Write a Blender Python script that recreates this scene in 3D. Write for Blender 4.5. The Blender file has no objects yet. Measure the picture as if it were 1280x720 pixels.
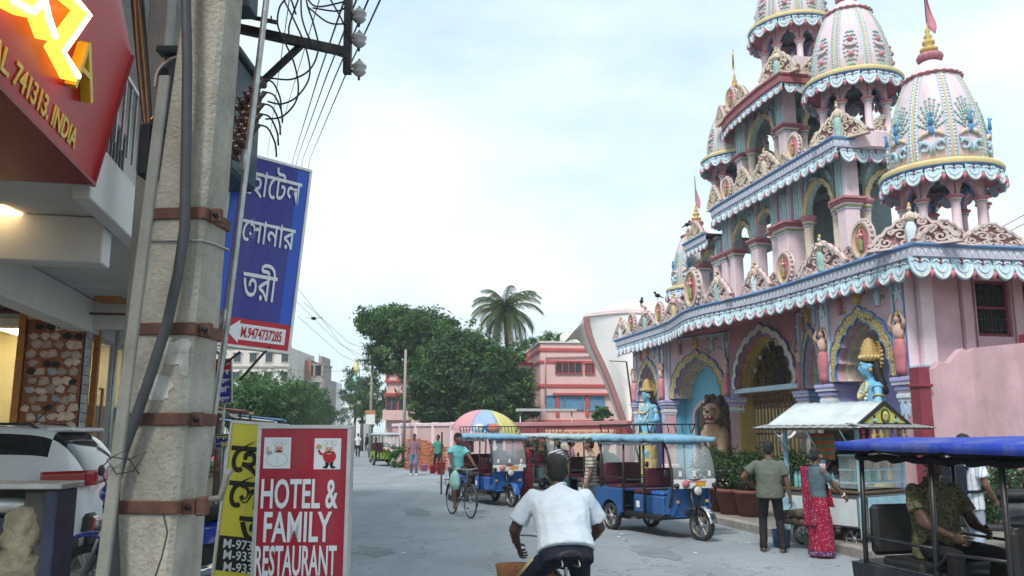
import bpy, bmesh, math, random
import numpy as np
from mathutils import Vector, Matrix, Euler

# ---------------------------------------------------------------- camera, sky, sun, exposure
SC = bpy.context.scene
COL = SC.collection
FPX, CX, CY, HOR, EYE = 1050.0, 640.0, 360.0, 540.0, 1.8
PITCH = math.atan((HOR - CY) / FPX)
cam = bpy.data.objects.new('camera', bpy.data.cameras.new('camera'))
COL.objects.link(cam)
cam.location = (0, 0, EYE)
cam.rotation_euler = (math.pi / 2 + PITCH, 0, 0)
cam.data.sensor_width = 36.0
cam.data.lens = 36.0 * FPX / 1280.0
cam.data.clip_start = 0.05
cam.data.clip_end = 5000
SC.camera = cam

SUN_EL, SUN_AZ = math.radians(52), math.radians(205)     # behind and a little to one side of the photographer
W = bpy.data.worlds.new('World')
SC.world = W
W.use_nodes = True
wn, wl = W.node_tree.nodes, W.node_tree.links
wn.clear()
w_out = wn.new('ShaderNodeOutputWorld')
w_bg = wn.new('ShaderNodeBackground')
w_bg.inputs[1].default_value = 0.10
w_sky = wn.new('ShaderNodeTexSky')
w_sky.sky_type = 'NISHITA'
w_sky.sun_disc = False
w_sky.sun_elevation = SUN_EL
w_sky.sun_rotation = SUN_AZ
w_tc = wn.new('ShaderNodeTexCoord')
w_map = wn.new('ShaderNodeMapping')
w_map.inputs['Scale'].default_value = (1.0, 1.0, 2.6)
w_noise = wn.new('ShaderNodeTexNoise')
w_noise.inputs['Scale'].default_value = 1.7
w_noise.inputs['Detail'].default_value = 7
w_noise.inputs['Roughness'].default_value = 0.55
w_ramp = wn.new('ShaderNodeValToRGB')
w_ramp.color_ramp.elements[0].position = 0.36
w_ramp.color_ramp.elements[0].color = (2.7, 3.85, 4.45, 1)
w_ramp.color_ramp.elements[1].position = 0.66
w_ramp.color_ramp.elements[1].color = (5.2, 5.75, 5.9, 1)
w_mix = wn.new('ShaderNodeMix')
w_mix.data_type = 'RGBA'
w_mix.inputs[0].default_value = 0.90
wl.new(w_tc.outputs['Generated'], w_map.inputs[0])
wl.new(w_map.outputs[0], w_noise.inputs['Vector'])
wl.new(w_noise.outputs['Fac'], w_ramp.inputs[0])
wl.new(w_sky.outputs[0], w_mix.inputs[6])
wl.new(w_ramp.outputs[0], w_mix.inputs[7])
wl.new(w_mix.outputs[2], w_bg.inputs[0])
wl.new(w_bg.outputs[0], w_out.inputs[0])

sun = bpy.data.objects.new('sun', bpy.data.lights.new('sun', 'SUN'))
COL.objects.link(sun)
sun.data.energy = 1.5
sun.data.angle = math.radians(12)
sun.data.color = (1.0, 0.96, 0.9)
sd = Vector((math.sin(SUN_AZ) * math.cos(SUN_EL), math.cos(SUN_AZ) * math.cos(SUN_EL), math.sin(SUN_EL)))
sun.rotation_euler = sd.to_track_quat('Z', 'Y').to_euler()

SC.view_settings.view_transform = 'Standard'
SC.view_settings.look = 'None'
SC.view_settings.gamma = 1
SC.view_settings.exposure = 1.1
SC.render.engine = 'CYCLES'
SC.cycles.max_bounces = 5
SC.cycles.diffuse_bounces = 3
SC.cycles.glossy_bounces = 3
SC.cycles.transmission_bounces = 4
SC.cycles.transparent_max_bounces = 8
SC.cycles.use_denoising = True
SC.cycles.use_adaptive_sampling = True
SC.cycles.caustics_reflective = False
SC.cycles.caustics_refractive = False

from math import cos, sin, pi as PI
TRN, ROT4, VE = Matrix.Translation, Matrix.Rotation, Vector
# ---------------------------------------------------------------- helpers: places in the world
CT, ST = cos(PITCH), sin(PITCH)
def ray(px, py):
 x, y, z = px - CX, CY - py, FPX
 return VE((x, z * CT - y * ST, z * ST + y * CT))
EYEP = VE((0, 0, EYE))
def G(px, py, z=0.0):                       # where a sight line meets the level z
 r = ray(px, py)
 return EYEP + r * ((z - EYE) / r.z)
def D(px, py, d):                           # where a sight line is d metres down the road
 r = ray(px, py)
 return EYEP + r * (d / r.y)
def PLN(px, py, p0, n):                     # where a sight line meets a plane
 r = ray(px, py)
 return EYEP + r * ((p0 - EYEP).dot(n) / r.dot(n))
STREET = math.radians(11.7)                 # the street runs this far to the left of the view axis
U = VE((-sin(STREET), cos(STREET), 0))
V = VE((cos(STREET), sin(STREET), 0))
R = random.Random(7)
Z3 = VE((0, 0, 1))

# ---------------------------------------------------------------- helpers: mesh building
class MB:
 def __init__(self):
  self.v, self.f, self.m, self.s, self.mats = [], [], [], [], []
  self.xf = Matrix()
 def mi(self, m):
  if m not in self.mats:
   self.mats.append(m)
  return self.mats.index(m)
 def add(self, vs, fs, m, smooth=False, xf=None):
  o = len(self.v)
  x = self.xf if xf is None else self.xf @ xf
  self.v += [x @ Vector(p) for p in vs]
  k = self.mi(m)
  for q in fs:
   self.f.append([o + i for i in q]); self.m.append(k); self.s.append(smooth)
  return self
 def box(self, c, d, m, b=0.0, xf=None):
  cx, cy, cz = c; x, y, z = d[0] / 2, d[1] / 2, d[2] / 2
  if b <= 0:
   vs = [(cx + i * x, cy + j * y, cz + k * z) for i in (-1, 1) for j in (-1, 1) for k in (-1, 1)]
   fs = [(0, 1, 3, 2), (4, 6, 7, 5), (0, 4, 5, 1), (2, 3, 7, 6), (0, 2, 6, 4), (1, 5, 7, 3)]
   return self.add(vs, fs, m, False, xf)
  b = min(b, x * .9, y * .9, z * .9)
  bm = bmesh.new()
  for i in (-1, 1):
   for j in (-1, 1):
    for k in (-1, 1):
     bm.verts.new((cx + i * x, cy + j * y, cz + k * (z - b)))if False else None
     bm.verts.new((cx + i * x, cy + j * (y - b), cz + k * (z - b)))
     bm.verts.new((cx + i * (x - b), cy + j * y, cz + k * (z - b)))
     bm.verts.new((cx + i * (x - b), cy + j * (y - b), cz + k * z))
  bmesh.ops.convex_hull(bm, input=bm.verts)
  bmesh.ops.dissolve_limit(bm, angle_limit=.02, verts=bm.verts, edges=bm.edges)
  bm.verts.index_update()
  vs = [v.co[:] for v in bm.verts]; fs = [[v.index for v in f.verts] for f in bm.faces]
  bm.free()
  return self.add(vs, fs, m, False, xf)
 def between(self, p, q, w, h, m, up=Z3, b=0.0):         # a bar from p to q
  p, q = Vector(p), Vector(q); d = q - p; L = d.length; d = d.normalized()
  s = d.cross(up)
  if s.length < 1e-4: s = d.cross(VE((1, 0, 0)))
  s.normalize(); t = s.cross(d)
  M = Matrix((( d.x, s.x, t.x, p.x), (d.y, s.y, t.y, p.y), (d.z, s.z, t.z, p.z), (0, 0, 0, 1)))
  return self.box((L / 2, 0, 0), (L, w, h), m, b, xf=M)
 def lathe(self, prof, m, n=16, c=(0, 0, 0), xf=None, smooth=True, ax=1.0, ay=1.0, cap=True):
  vs, fs = [], []
  for r, z in prof:
   for i in range(n):
    a = 2 * PI * i / n
    vs.append((c[0] + r * ax * cos(a), c[1] + r * ay * sin(a), c[2] + z))
  for k in range(len(prof) - 1):
   for i in range(n):
    j = (i + 1) % n
    fs.append((k * n + i, k * n + j, (k + 1) * n + j, (k + 1) * n + i))
  if cap:
   if prof[0][0] > 1e-4: fs.append(tuple(reversed(range(n))))
   if prof[-1][0] > 1e-4: fs.append(tuple(range((len(prof) - 1) * n, len(prof) * n)))
  return self.add(vs, fs, m, smooth, xf)
 def ball(self, c, r, m, n=10, k=7, xf=None):
  rx, ry, rz = (r, r, r) if isinstance(r, (int, float)) else r
  prof = [(max(1e-5, sin(PI * i / k)), -cos(PI * i / k)) for i in range(k + 1)]
  M = TRN(c) @ Matrix.Diagonal((rx, ry, rz, 1))
  return self.lathe(prof, m, n, xf=M if xf is None else xf @ M, cap=False)
 def tube(self, pts, r, m, n=8, closed=False, smooth=True, flat=1.0):
  pts = [Vector(p) for p in pts]; N = len(pts)
  rr = r if isinstance(r, (list, tuple)) else [r] * N
  vs, fs = [], []
  t0 = (pts[1] - pts[0]).normalized()
  nrm = t0.orthogonal().normalized() if abs(t0.z) > .95 else t0.cross(Z3).normalized()
  for i, p in enumerate(pts):
   if closed: t = pts[(i + 1) % N] - pts[i - 1]
   else: t = pts[min(i + 1, N - 1)] - pts[max(i - 1, 0)]
   if t.length < 1e-9: t = t0
   t.normalize()
   nrm = nrm - t * nrm.dot(t)
   if nrm.length < 1e-5: nrm = t.orthogonal()
   nrm.normalize(); bn = t.cross(nrm)
   for j in range(n):
    a = 2 * PI * j / n
    vs.append(p + nrm * cos(a) * rr[i] + bn * sin(a) * rr[i] * flat)
  for i in range(N if closed else N - 1):
   for j in range(n):
    k = (j + 1) % n; i2 = (i + 1) % N
    fs.append((i * n + j, i * n + k, i2 * n + k, i2 * n + j))
  if not closed:
   fs.append(tuple(reversed(range(n)))); fs.append(tuple(range((N - 1) * n, N * n)))
  return self.add(vs, fs, m, smooth)
 def prism(self, poly, h, m, xf=None, top=None, smooth=False):      # polygon in xy pushed from z=0 to h
  n = len(poly)
  vs = [(p[0], p[1], 0) for p in poly] + [(p[0], p[1], h) for p in poly]
  fs = [tuple(reversed(range(n)))] + [(i, (i + 1) % n, n + (i + 1) % n, n + i) for i in range(n)]
  self.add(vs, fs, m, smooth, xf)
  return self.add(vs[n:], [tuple(range(n))], top or m, False, xf)
 def strip(self, A, B, h, m, xf=None):         # ribbon between two outlines A,B in xy, pushed from z=0 to h
  n = len(A)
  vs = [(p[0], p[1], 0) for p in A] + [(p[0], p[1], 0) for p in B] + [(p[0], p[1], h) for p in A] + [(p[0], p[1], h) for p in B]
  fs = []
  for i in range(n - 1):
   fs += [(2 * n + i, 2 * n + i + 1, 3 * n + i + 1, 3 * n + i), (i, n + i, n + i + 1, i + 1),
                   (i, i + 1, 2 * n + i + 1, 2 * n + i), (n + i, 3 * n + i, 3 * n + i + 1, n + i + 1)]
  fs += [(0, 2 * n, 3 * n, n), (n - 1, 2 * n - 1, 4 * n - 1, 3 * n - 1)]
  return self.add(vs, fs, m, False, xf)
 def quad(self, a, b, c, d, m):
  return self.add([a, b, c, d], [(0, 1, 2, 3)], m)
 def grid(self, fn, nu, nv, m, smooth=True, thick=None):
  vs = [Vector(fn(i / nu, j / nv)) for i in range(nu + 1) for j in range(nv + 1)]
  w = nv + 1
  fs = [(i * w + j, (i + 1) * w + j, (i + 1) * w + j + 1, i * w + j + 1) for i in range(nu) for j in range(nv)]
  if thick:
   o = len(vs); t = Vector(thick)
   vs2 = vs + [p + t for p in vs]
   f2 = list(fs) + [tuple(reversed([o + q for q in f])) for f in fs]
   edge = [i * w for i in range(nu + 1)] + [nu * w + j for j in range(1, nv + 1)] + [i * w + nv for i in range(nu - 1, -1, -1)] + [j for j in range(nv - 1, 0, -1)]
   E = len(edge)
   f2 += [(edge[(i + 1) % E], edge[i], o + edge[i], o + edge[(i + 1) % E]) for i in range(E)]
   return self.add(vs2, f2, m, smooth)
  return self.add(vs, fs, m, smooth)
 def mesh(self, name):
  me = bpy.data.meshes.new(name)
  me.from_pydata([tuple(p) for p in self.v], [], self.f)
  for m in self.mats: me.materials.append(m)
  me.polygons.foreach_set('material_index', self.m)
  me.polygons.foreach_set('use_smooth', self.s)
  me.update()
  return me
 def build(self, name, parent=None, loc=None, rotz=0.0):
  return link(name, self.mesh(name), parent, loc, rotz)

def link(name, me, parent=None, loc=None, rotz=0.0):
 o = bpy.data.objects.new(name, me)
 COL.objects.link(o)
 o.parent = parent
 if loc is not None: o.location = loc
 o.rotation_euler.z = rotz
 return o
def tag(o, label, cat, group=None):
 o['label'] = label; o['category'] = cat
 if group: o['group'] = group
 return o
def thing(name, label, cat, loc=(0, 0, 0), rotz=0.0, group=None):
 o = bpy.data.objects.new(name, None)
 COL.objects.link(o)
 o.empty_display_size = .2
 o.location = loc; o.rotation_euler.z = rotz
 return tag(o, label, cat, group)
def structure(name, mb):
 o = mb.build(name); o['kind'] = 'structure'; return o
KIDS = {}
def copy_tree(o, parent=None):
 c = o.copy(); COL.objects.link(c); c.parent = parent
 for ch in list(o.children): copy_tree(ch, c)
 return c
def XF(loc=(0, 0, 0), rz=0.0, rx=0.0, ry=0.0, s=1.0):
 M = TRN(loc) @ ROT4(rz, 4, 'Z') @ ROT4(ry, 4, 'Y') @ ROT4(rx, 4, 'X')
 return M @ Matrix.Scale(s, 4) if s != 1.0 else M
def frame(p, x, y):                          # matrix with origin p, x axis along x, y axis near y
 x = Vector(x).normalized(); z = x.cross(Vector(y)).normalized(); y = z.cross(x)
 return Matrix(((x.x, y.x, z.x, p[0]), (x.y, y.y, z.y, p[1]), (x.z, y.z, z.z, p[2]), (0, 0, 0, 1)))

# ---------------------------------------------------------------- helpers: materials
MATS = {}
def mat(name, col, rough=.7, var=.14, sc=5.0, bump=.12, bsc=60.0, metal=0.0, grime=0.0, gcol=(.10, .085, .07), gsc=1.6, isl=0.0, emit=0.0, coat=0.0, rnd=0.0, spec=.4, trans=0.0, uv='Object'):
 if name in MATS: return MATS[name]
 m = bpy.data.materials.new(name); m.use_nodes = True
 n, l = m.node_tree.nodes, m.node_tree.links
 b = n['Principled BSDF']
 b.inputs['Roughness'].default_value = rough
 b.inputs['Metallic'].default_value = metal
 b.inputs['Specular IOR Level'].default_value = spec
 if coat: b.inputs['Coat Weight'].default_value = coat; b.inputs['Coat Roughness'].default_value = .08
 tc = n.new('ShaderNodeTexCoord')
 no = n.new('ShaderNodeTexNoise'); no.inputs['Scale'].default_value = sc; no.inputs['Detail'].default_value = 6; no.inputs['Roughness'].default_value = .6
 l.new(tc.outputs[uv], no.inputs['Vector'])
 mr = n.new('ShaderNodeMapRange'); mr.inputs[1].default_value = .3; mr.inputs[2].default_value = .7
 mr.inputs[3].default_value = 1 - var; mr.inputs[4].default_value = 1 + var
 l.new(no.outputs['Fac'], mr.inputs[0])
 val = mr.outputs[0]
 def mul(a, lo, hi):
  q = n.new('ShaderNodeMapRange'); q.inputs[3].default_value = lo; q.inputs[4].default_value = hi
  l.new(a, q.inputs[0])
  w = n.new('ShaderNodeMath'); w.operation = 'MULTIPLY'
  l.new(val, w.inputs[0]); l.new(q.outputs[0], w.inputs[1])
  return w.outputs[0]
 if isl:
  g = n.new('ShaderNodeNewGeometry'); val = mul(g.outputs['Random Per Island'], 1 - isl, 1 + isl)
 if rnd:
  oi = n.new('ShaderNodeObjectInfo'); val = mul(oi.outputs['Random'], 1 - rnd, 1 + rnd)
 vm = n.new('ShaderNodeVectorMath'); vm.operation = 'SCALE'
 vm.inputs[0].default_value = col[:3]
 l.new(val, vm.inputs['Scale'])
 out = vm.outputs[0]
 if grime:
  g2 = n.new('ShaderNodeTexNoise'); g2.inputs['Scale'].default_value = gsc; g2.inputs['Detail'].default_value = 9; g2.inputs['Roughness'].default_value = .68
  mp = n.new('ShaderNodeMapping'); mp.inputs['Scale'].default_value = (1.7, 1.7, .32)
  l.new(tc.outputs[uv], mp.inputs[0]); l.new(mp.outputs[0], g2.inputs['Vector'])
  rp = n.new('ShaderNodeMapRange'); rp.inputs[1].default_value = .47; rp.inputs[2].default_value = .72; rp.inputs[4].default_value = grime
  l.new(g2.outputs['Fac'], rp.inputs[0])
  mx = n.new('ShaderNodeMix'); mx.data_type = 'RGBA'
  l.new(rp.outputs[0], mx.inputs[0]); l.new(out, mx.inputs[6]); mx.inputs[7].default_value = (*gcol, 1)
  out = mx.outputs[2]
 l.new(out, b.inputs['Base Color'])
 if bump:
  n2 = n.new('ShaderNodeTexNoise'); n2.inputs['Scale'].default_value = bsc; n2.inputs['Detail'].default_value = 5
  l.new(tc.outputs[uv], n2.inputs['Vector'])
  bp = n.new('ShaderNodeBump'); bp.inputs['Strength'].default_value = bump; bp.inputs['Distance'].default_value = .02
  l.new(n2.outputs['Fac'], bp.inputs['Height']); l.new(bp.outputs[0], b.inputs['Normal'])
 if emit:
  l.new(out, b.inputs['Emission Color']); b.inputs['Emission Strength'].default_value = emit
 if trans:
  t = n.new('ShaderNodeBsdfTranslucent'); l.new(out, t.inputs[0])
  ms = n.new('ShaderNodeMixShader'); ms.inputs[0].default_value = trans
  l.new(b.outputs[0], ms.inputs[1]); l.new(t.outputs[0], ms.inputs[2])
  l.new(ms.outputs[0], n['Material Output'].inputs[0])
 MATS[name] = m
 return m
def pattern(name, kind, c1, c2, scale=20.0, axis=(0, 0, 1), width=.5, rough=.85, c3=None, uv='Object'):   # printed or woven cloth
 if name in MATS: return MATS[name]
 m = bpy.data.materials.new(name); m.use_nodes = True
 n, l = m.node_tree.nodes, m.node_tree.links
 b = n['Principled BSDF']; b.inputs['Roughness'].default_value = rough; b.inputs['Specular IOR Level'].default_value = .2
 tc = n.new('ShaderNodeTexCoord')
 def stripe(ax, sc, wd):
  d = n.new('ShaderNodeVectorMath'); d.operation = 'DOT_PRODUCT'; d.inputs[1].default_value = ax
  l.new(tc.outputs[uv], d.inputs[0])
  a = n.new('ShaderNodeMath'); a.operation = 'MULTIPLY'; a.inputs[1].default_value = sc; l.new(d.outputs['Value'], a.inputs[0])
  f = n.new('ShaderNodeMath'); f.operation = 'FRACT'; l.new(a.outputs[0], f.inputs[0])
  g = n.new('ShaderNodeMath'); g.operation = 'LESS_THAN'; g.inputs[1].default_value = wd; l.new(f.outputs[0], g.inputs[0])
  return g.outputs[0]
 def mix(fac, a, bb):
  x = n.new('ShaderNodeMix'); x.data_type = 'RGBA'
  l.new(fac, x.inputs[0])
  for i, q in ((6, a), (7, bb)):
   if isinstance(q, tuple): x.inputs[i].default_value = (*q, 1)
   else: l.new(q, x.inputs[i])
  return x.outputs[2]
 if kind == 'stripe': out = mix(stripe(axis, scale, width), c1, c2)
 elif kind == 'plaid':
  out = mix(stripe((1, 0, 0), scale, width), c1, c2); out = mix(stripe((0, 0, 1), scale, width * .8), out, c3 or c1)
 else:
  vo = n.new('ShaderNodeTexVoronoi'); vo.inputs['Scale'].default_value = scale
  if kind == 'tile': vo.feature = 'DISTANCE_TO_EDGE'
  l.new(tc.outputs[uv], vo.inputs['Vector'])
  g = n.new('ShaderNodeMath'); g.operation = 'LESS_THAN'; g.inputs[1].default_value = width; l.new(vo.outputs['Distance'], g.inputs[0])
  out = mix(g.outputs[0], c1, c2)
  if c3:
   no = n.new('ShaderNodeTexNoise'); no.inputs['Scale'].default_value = scale * .35; l.new(tc.outputs[uv], no.inputs['Vector'])
   g3 = n.new('ShaderNodeMath'); g3.operation = 'GREATER_THAN'; g3.inputs[1].default_value = .58; l.new(no.outputs['Fac'], g3.inputs[0])
   out = mix(g3.outputs[0], out, c3)
 l.new(out, b.inputs['Base Color'])
 n2 = n.new('ShaderNodeTexNoise'); n2.inputs['Scale'].default_value = 14; l.new(tc.outputs[uv], n2.inputs['Vector'])
 bp = n.new('ShaderNodeBump'); bp.inputs['Strength'].default_value = .25; bp.inputs['Distance'].default_value = .03
 l.new(n2.outputs['Fac'], bp.inputs['Height']); l.new(bp.outputs[0], b.inputs['Normal'])
 MATS[name] = m
 return m
def glass(name, col=(.8, .9, .9), rough=.05, alpha=.35):
 if name in MATS: return MATS[name]
 m = bpy.data.materials.new(name); m.use_nodes = True
 n, l = m.node_tree.nodes, m.node_tree.links
 b = n['Principled BSDF']; b.inputs['Base Color'].default_value = (*col, 1); b.inputs['Roughness'].default_value = rough
 no = n.new('ShaderNodeTexNoise'); no.inputs['Scale'].default_value = 3.0
 mr = n.new('ShaderNodeMapRange'); mr.inputs[3].default_value = alpha * .85; mr.inputs[4].default_value = min(1, alpha * 1.15)
 l.new(no.outputs['Fac'], mr.inputs[0]); l.new(mr.outputs[0], b.inputs['Alpha'])
 MATS[name] = m
 return m

# ---------------------------------------------------------------- helpers: lettering
def text_mesh(body, mt, size=1.0, ext=.002, bold=0.0, xs=1.0, align='CENTER', gap=1.0, width=None, bev=0.0):
 c = bpy.data.curves.new('lettering', 'FONT')
 c.body = body; c.size = size; c.extrude = ext; c.offset = bold; c.align_x = align; c.space_character = gap
 c.resolution_u = 3
 if bev: c.bevel_depth = bev; c.bevel_resolution = 0
 o = bpy.data.objects.new('lettering', c); COL.objects.link(o)
 me = bpy.data.meshes.new_from_object(o.evaluated_get(bpy.context.evaluated_depsgraph_get()))
 bpy.data.objects.remove(o); bpy.data.curves.remove(c)
 if len(me.vertices) == 0: return me
 co = np.empty(len(me.vertices) * 3); me.vertices.foreach_get('co', co); co = co.reshape(-1, 3)
 if width: xs = width / max(1e-6, np.ptp(co[:, 0]))
 co[:, 0] *= xs
 if align == 'CENTER': co[:, 0] -= (co[:, 0].max() + co[:, 0].min()) / 2
 me.vertices.foreach_set('co', co.ravel())
 me.materials.clear(); me.materials.append(mt)
 me.name = 'lettering'
 return me
def text(body, M, mt, parent=None, name='lettering', **kw):
 o = link(name, text_mesh(body, mt, **kw), parent)
 o.matrix_local = M
 return o

# ---------------------------------------------------------------- paints
M_pink = mat('pink paint', (.60, .385, .425), .75, .10, 3, .1, 40, grime=.42, gcol=(.30, .19, .19), gsc=1.0)
M_pinkl = mat('pale pink paint', (.76, .60, .645), .7, .08, 4, .08, 50, grime=.34, gcol=(.36, .28, .28), gsc=1.4)
M_pinkd = mat('rose paint', (.47, .20, .23), .7, .14, 5, .1, 50, grime=.2, gcol=(.2, .08, .08))
M_maroon = mat('maroon paint', (.23, .035, .055), .7, .2, 4, .1, 50)
M_cream = mat('cream plaster', (.68, .58, .47), .75, .14, 9, .25, 60, grime=.35, gcol=(.30, .22, .17), gsc=3)
M_stone = mat('pinkish carved plaster', (.66, .54, .51), .8, .16, 9, .25, 60, rnd=.12, grime=.45, gcol=(.30, .22, .21), gsc=3)
M_blue = mat('pale blue paint', (.45, .62, .73), .65, .13, 9, .15, 60, rnd=.13, grime=.25, gcol=(.2, .25, .28), gsc=4)
M_bluew = mat('bluish white paint', (.66, .75, .80), .65, .10, 12, .2, 80, rnd=.12, grime=.2, gcol=(.3, .33, .36), gsc=5)
M_blued = mat('strong blue paint', (.11, .22, .42), .6, .15, 9, .1, 60)
M_sky = mat('sky blue wall paint', (.20, .55, .74), .75, .08, 4, .08, 50)
M_lav = mat('lavender wall paint', (.42, .42, .72), .75, .08, 3, .08, 50)
M_teal = mat('teal green paint', (.34, .53, .50), .7, .18, 9, .2, 60)
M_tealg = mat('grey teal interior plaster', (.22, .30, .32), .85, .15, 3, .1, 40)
M_gold = mat('gold ochre paint', (.58, .40, .13), .5, .2, 10, .25, 60)
M_gold2 = mat('soft yellow paint', (.66, .54, .26), .6, .12, 10, .2, 60)
M_bud = mat('pink bud paint', (.62, .20, .24), .6, .15, 10, .1, 60, rnd=.25)
M_roof = mat('rose fascia paint', (.36, .12, .14), .7, .2, 6, .1, 50, grime=.35, gcol=(.12, .06, .06))
M_white = mat('white paint', (.76, .76, .74), .65, .06, 4, .08, 50, grime=.2, gcol=(.4, .37, .33))
M_yel = mat('yellow ochre wall', (.50, .36, .12), .75, .15, 4, .1, 50)
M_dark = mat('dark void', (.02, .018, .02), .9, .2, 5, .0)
M_iron = mat('dark iron', (.025, .025, .028), .5, .3, 12, .1, 80, metal=.5)
M_rust = mat('rusted iron', (.11, .05, .035), .8, .35, 9, .3, 50)
M_skin = mat('brown skin', (.15, .075, .048), .55, .12, 9, .06, 90)
M_skinp = mat('painted pale skin', (.68, .44, .36), .6, .1, 9, .05, 60)
M_hair = mat('black hair', (.012, .010, .010), .6, .3, 30, .5, 120)
M_pea = mat('peacock blue paint', (.10, .32, .60), .55, .12, 9, .1, 60)
M_lav2 = mat('lavender band paint', (.55, .53, .65), .7, .15, 12, .2, 80)
M_green = mat('moss green paint', (.24, .33, .12), .7, .15, 10, .1, 60)

# ---------------------------------------------------------------- ground
def asphalt():
 m = mat('dusty asphalt', (.262, .290, .322), .82, .13, .35, .35, 90, grime=.30, gcol=(.115, .12, .125), gsc=.22)
 n, l = m.node_tree.nodes, m.node_tree.links
 b = n['Principled BSDF']
 src = b.inputs['Base Color'].links[0].from_socket
 tc = n.new('ShaderNodeTexCoord')
 no = n.new('ShaderNodeTexNoise'); no.inputs['Scale'].default_value = 38; no.inputs['Detail'].default_value = 4
 l.new(tc.outputs['Object'], no.inputs['Vector'])
 mr = n.new('ShaderNodeMapRange'); mr.inputs[1].default_value = .3; mr.inputs[2].default_value = .7; mr.inputs[3].default_value = .78; mr.inputs[4].default_value = 1.2
 l.new(no.outputs['Fac'], mr.inputs[0])
 vm = n.new('ShaderNodeVectorMath'); vm.operation = 'SCALE'
 l.new(src, vm.inputs[0]); l.new(mr.outputs[0], vm.inputs['Scale'])
 # long faint wheel tracks along the street
 mp = n.new('ShaderNodeMapping'); mp.inputs['Rotation'].default_value = (0, 0, -STREET); mp.inputs['Scale'].default_value = (.9, .03, 1)
 l.new(tc.outputs['Object'], mp.inputs[0])
 n3 = n.new('ShaderNodeTexNoise'); n3.inputs['Scale'].default_value = 1.0; n3.inputs['Detail'].default_value = 5
 l.new(mp.outputs[0], n3.inputs['Vector'])
 m3 = n.new('ShaderNodeMapRange'); m3.inputs[1].default_value = .3; m3.inputs[2].default_value = .7; m3.inputs[3].default_value = .86; m3.inputs[4].default_value = 1.12
 l.new(n3.outputs['Fac'], m3.inputs[0])
 v2 = n.new('ShaderNodeVectorMath'); v2.operation = 'SCALE'
 l.new(vm.outputs[0], v2.inputs[0]); l.new(m3.outputs[0], v2.inputs['Scale'])
 vo = n.new('ShaderNodeTexVoronoi'); vo.feature = 'DISTANCE_TO_EDGE'; vo.inputs['Scale'].default_value = .55
 nw = n.new('ShaderNodeTexNoise'); nw.inputs['Scale'].default_value = 2.5; nw.inputs['Detail'].default_value = 6; l.new(tc.outputs['Object'], nw.inputs['Vector'])
 va = n.new('ShaderNodeVectorMath'); va.operation = 'ADD'; l.new(tc.outputs['Object'], va.inputs[0]); l.new(nw.outputs['Color'], va.inputs[1]); l.new(va.outputs[0], vo.inputs['Vector'])
 m4 = n.new('ShaderNodeMapRange'); m4.inputs[1].default_value = 0; m4.inputs[2].default_value = .012; m4.inputs[3].default_value = .55; m4.inputs[4].default_value = 1; l.new(vo.outputs['Distance'], m4.inputs[0])
 v5 = n.new('ShaderNodeVectorMath'); v5.operation = 'SCALE'; l.new(v2.outputs[0], v5.inputs[0]); l.new(m4.outputs[0], v5.inputs['Scale'])
 l.new(v5.outputs[0], b.inputs['Base Color'])
 return m
M_asph = asphalt()
M_soil = mat('dry earth', (.20, .165, .125), .95, .25, 1.2, .5, 30, grime=.4, gcol=(.12, .11, .09))
M_conc = mat('grey concrete', (.30, .28, .25), .9, .15, 4, .35, 45, grime=.5, gcol=(.13, .12, .10), gsc=2)
mb = MB(); mb.quad((-900, -300, -.02), (900, -300, -.02), (900, 2500, -.02), (-900, 2500, -.02), M_soil); structure('ground', mb)
def st(p, q): return V * q + U * p            # street frame: p along the street, q across it
# road sheet: left edge about q=-4.0 behind the shop fronts, right edge at the temple kerb
K0 = VE((4.42, 15.51, 0)); KQ = K0.dot(V)                 # kerb line
mb = MB()
def P3(p, q, z): w = st(p, q); return (w.x, w.y, z)
mb.quad(P3(-30, -2.5, 0), P3(-30, KQ, 0), P3(260, KQ, 0), P3(260, -2.5, 0), M_asph)
structure('road', mb)
M_ptch = mat('tar patch', (.19, .208, .228), .85, .2, 1.5, .4, 80, grime=.5, gcol=(.2, .21, .22), gsc=1.5)
for (px, py, a, b) in ((820, 690, .9, .35), (520, 640, 1.1, .4), (905, 664, .5, .25), (470, 690, .6, .3), (700, 620, 1.2, .35), (560, 604, 1.5, .4)):
 w = G(px, py); mb = MB(); mb.add([(w.x + V.x * b * c_ - U.x * -a * s_, w.y + V.y * b * c_ + U.y * a * s_, .004) for c_, s_ in [(cos(t) * R.uniform(.6, 1.1), sin(t) * R.uniform(.7, 1.1)) for t in [2 * PI * i / 18 for i in range(18)]]], [tuple(range(18))], M_ptch); structure('road_patch', mb)
M_dust = mat('dusty verge', (.22, .20, .175), .95, .2, 1.5, .4, 35, grime=.35, gcol=(.13, .12, .11), gsc=1.2)
mb = MB(); mb.quad(P3(-30, -7.0, .004), P3(-30, -1.9, .004), P3(260, -1.9, .004), P3(260, -7.0, .004), M_dust); structure('verge', mb)
mb = MB()
for i in range(24):                                            # kerb stones
 p0 = 6 + i * 1.25
 mb.between(P3(p0, KQ + .09, .06), P3(p0 + 1.235, KQ + .09, .06 + R.uniform(-.01, .01)), .18, .17 + R.uniform(-.01, .01), M_conc, b=.02)
mb.build('kerb')['kind'] = 'structure'
mb = MB()
mb.add([P3(6, KQ + .18, .13), P3(36, KQ + .18, .13), P3(36, KQ + 14, .13), P3(6, KQ + 14, .13)], [(0, 3, 2, 1)], M_dust)
structure('pavement', mb)
mb = MB()
M_grav = mat('road grit', (.24, .22, .19), .95, .3, 9, 0, isl=.5)
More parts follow.
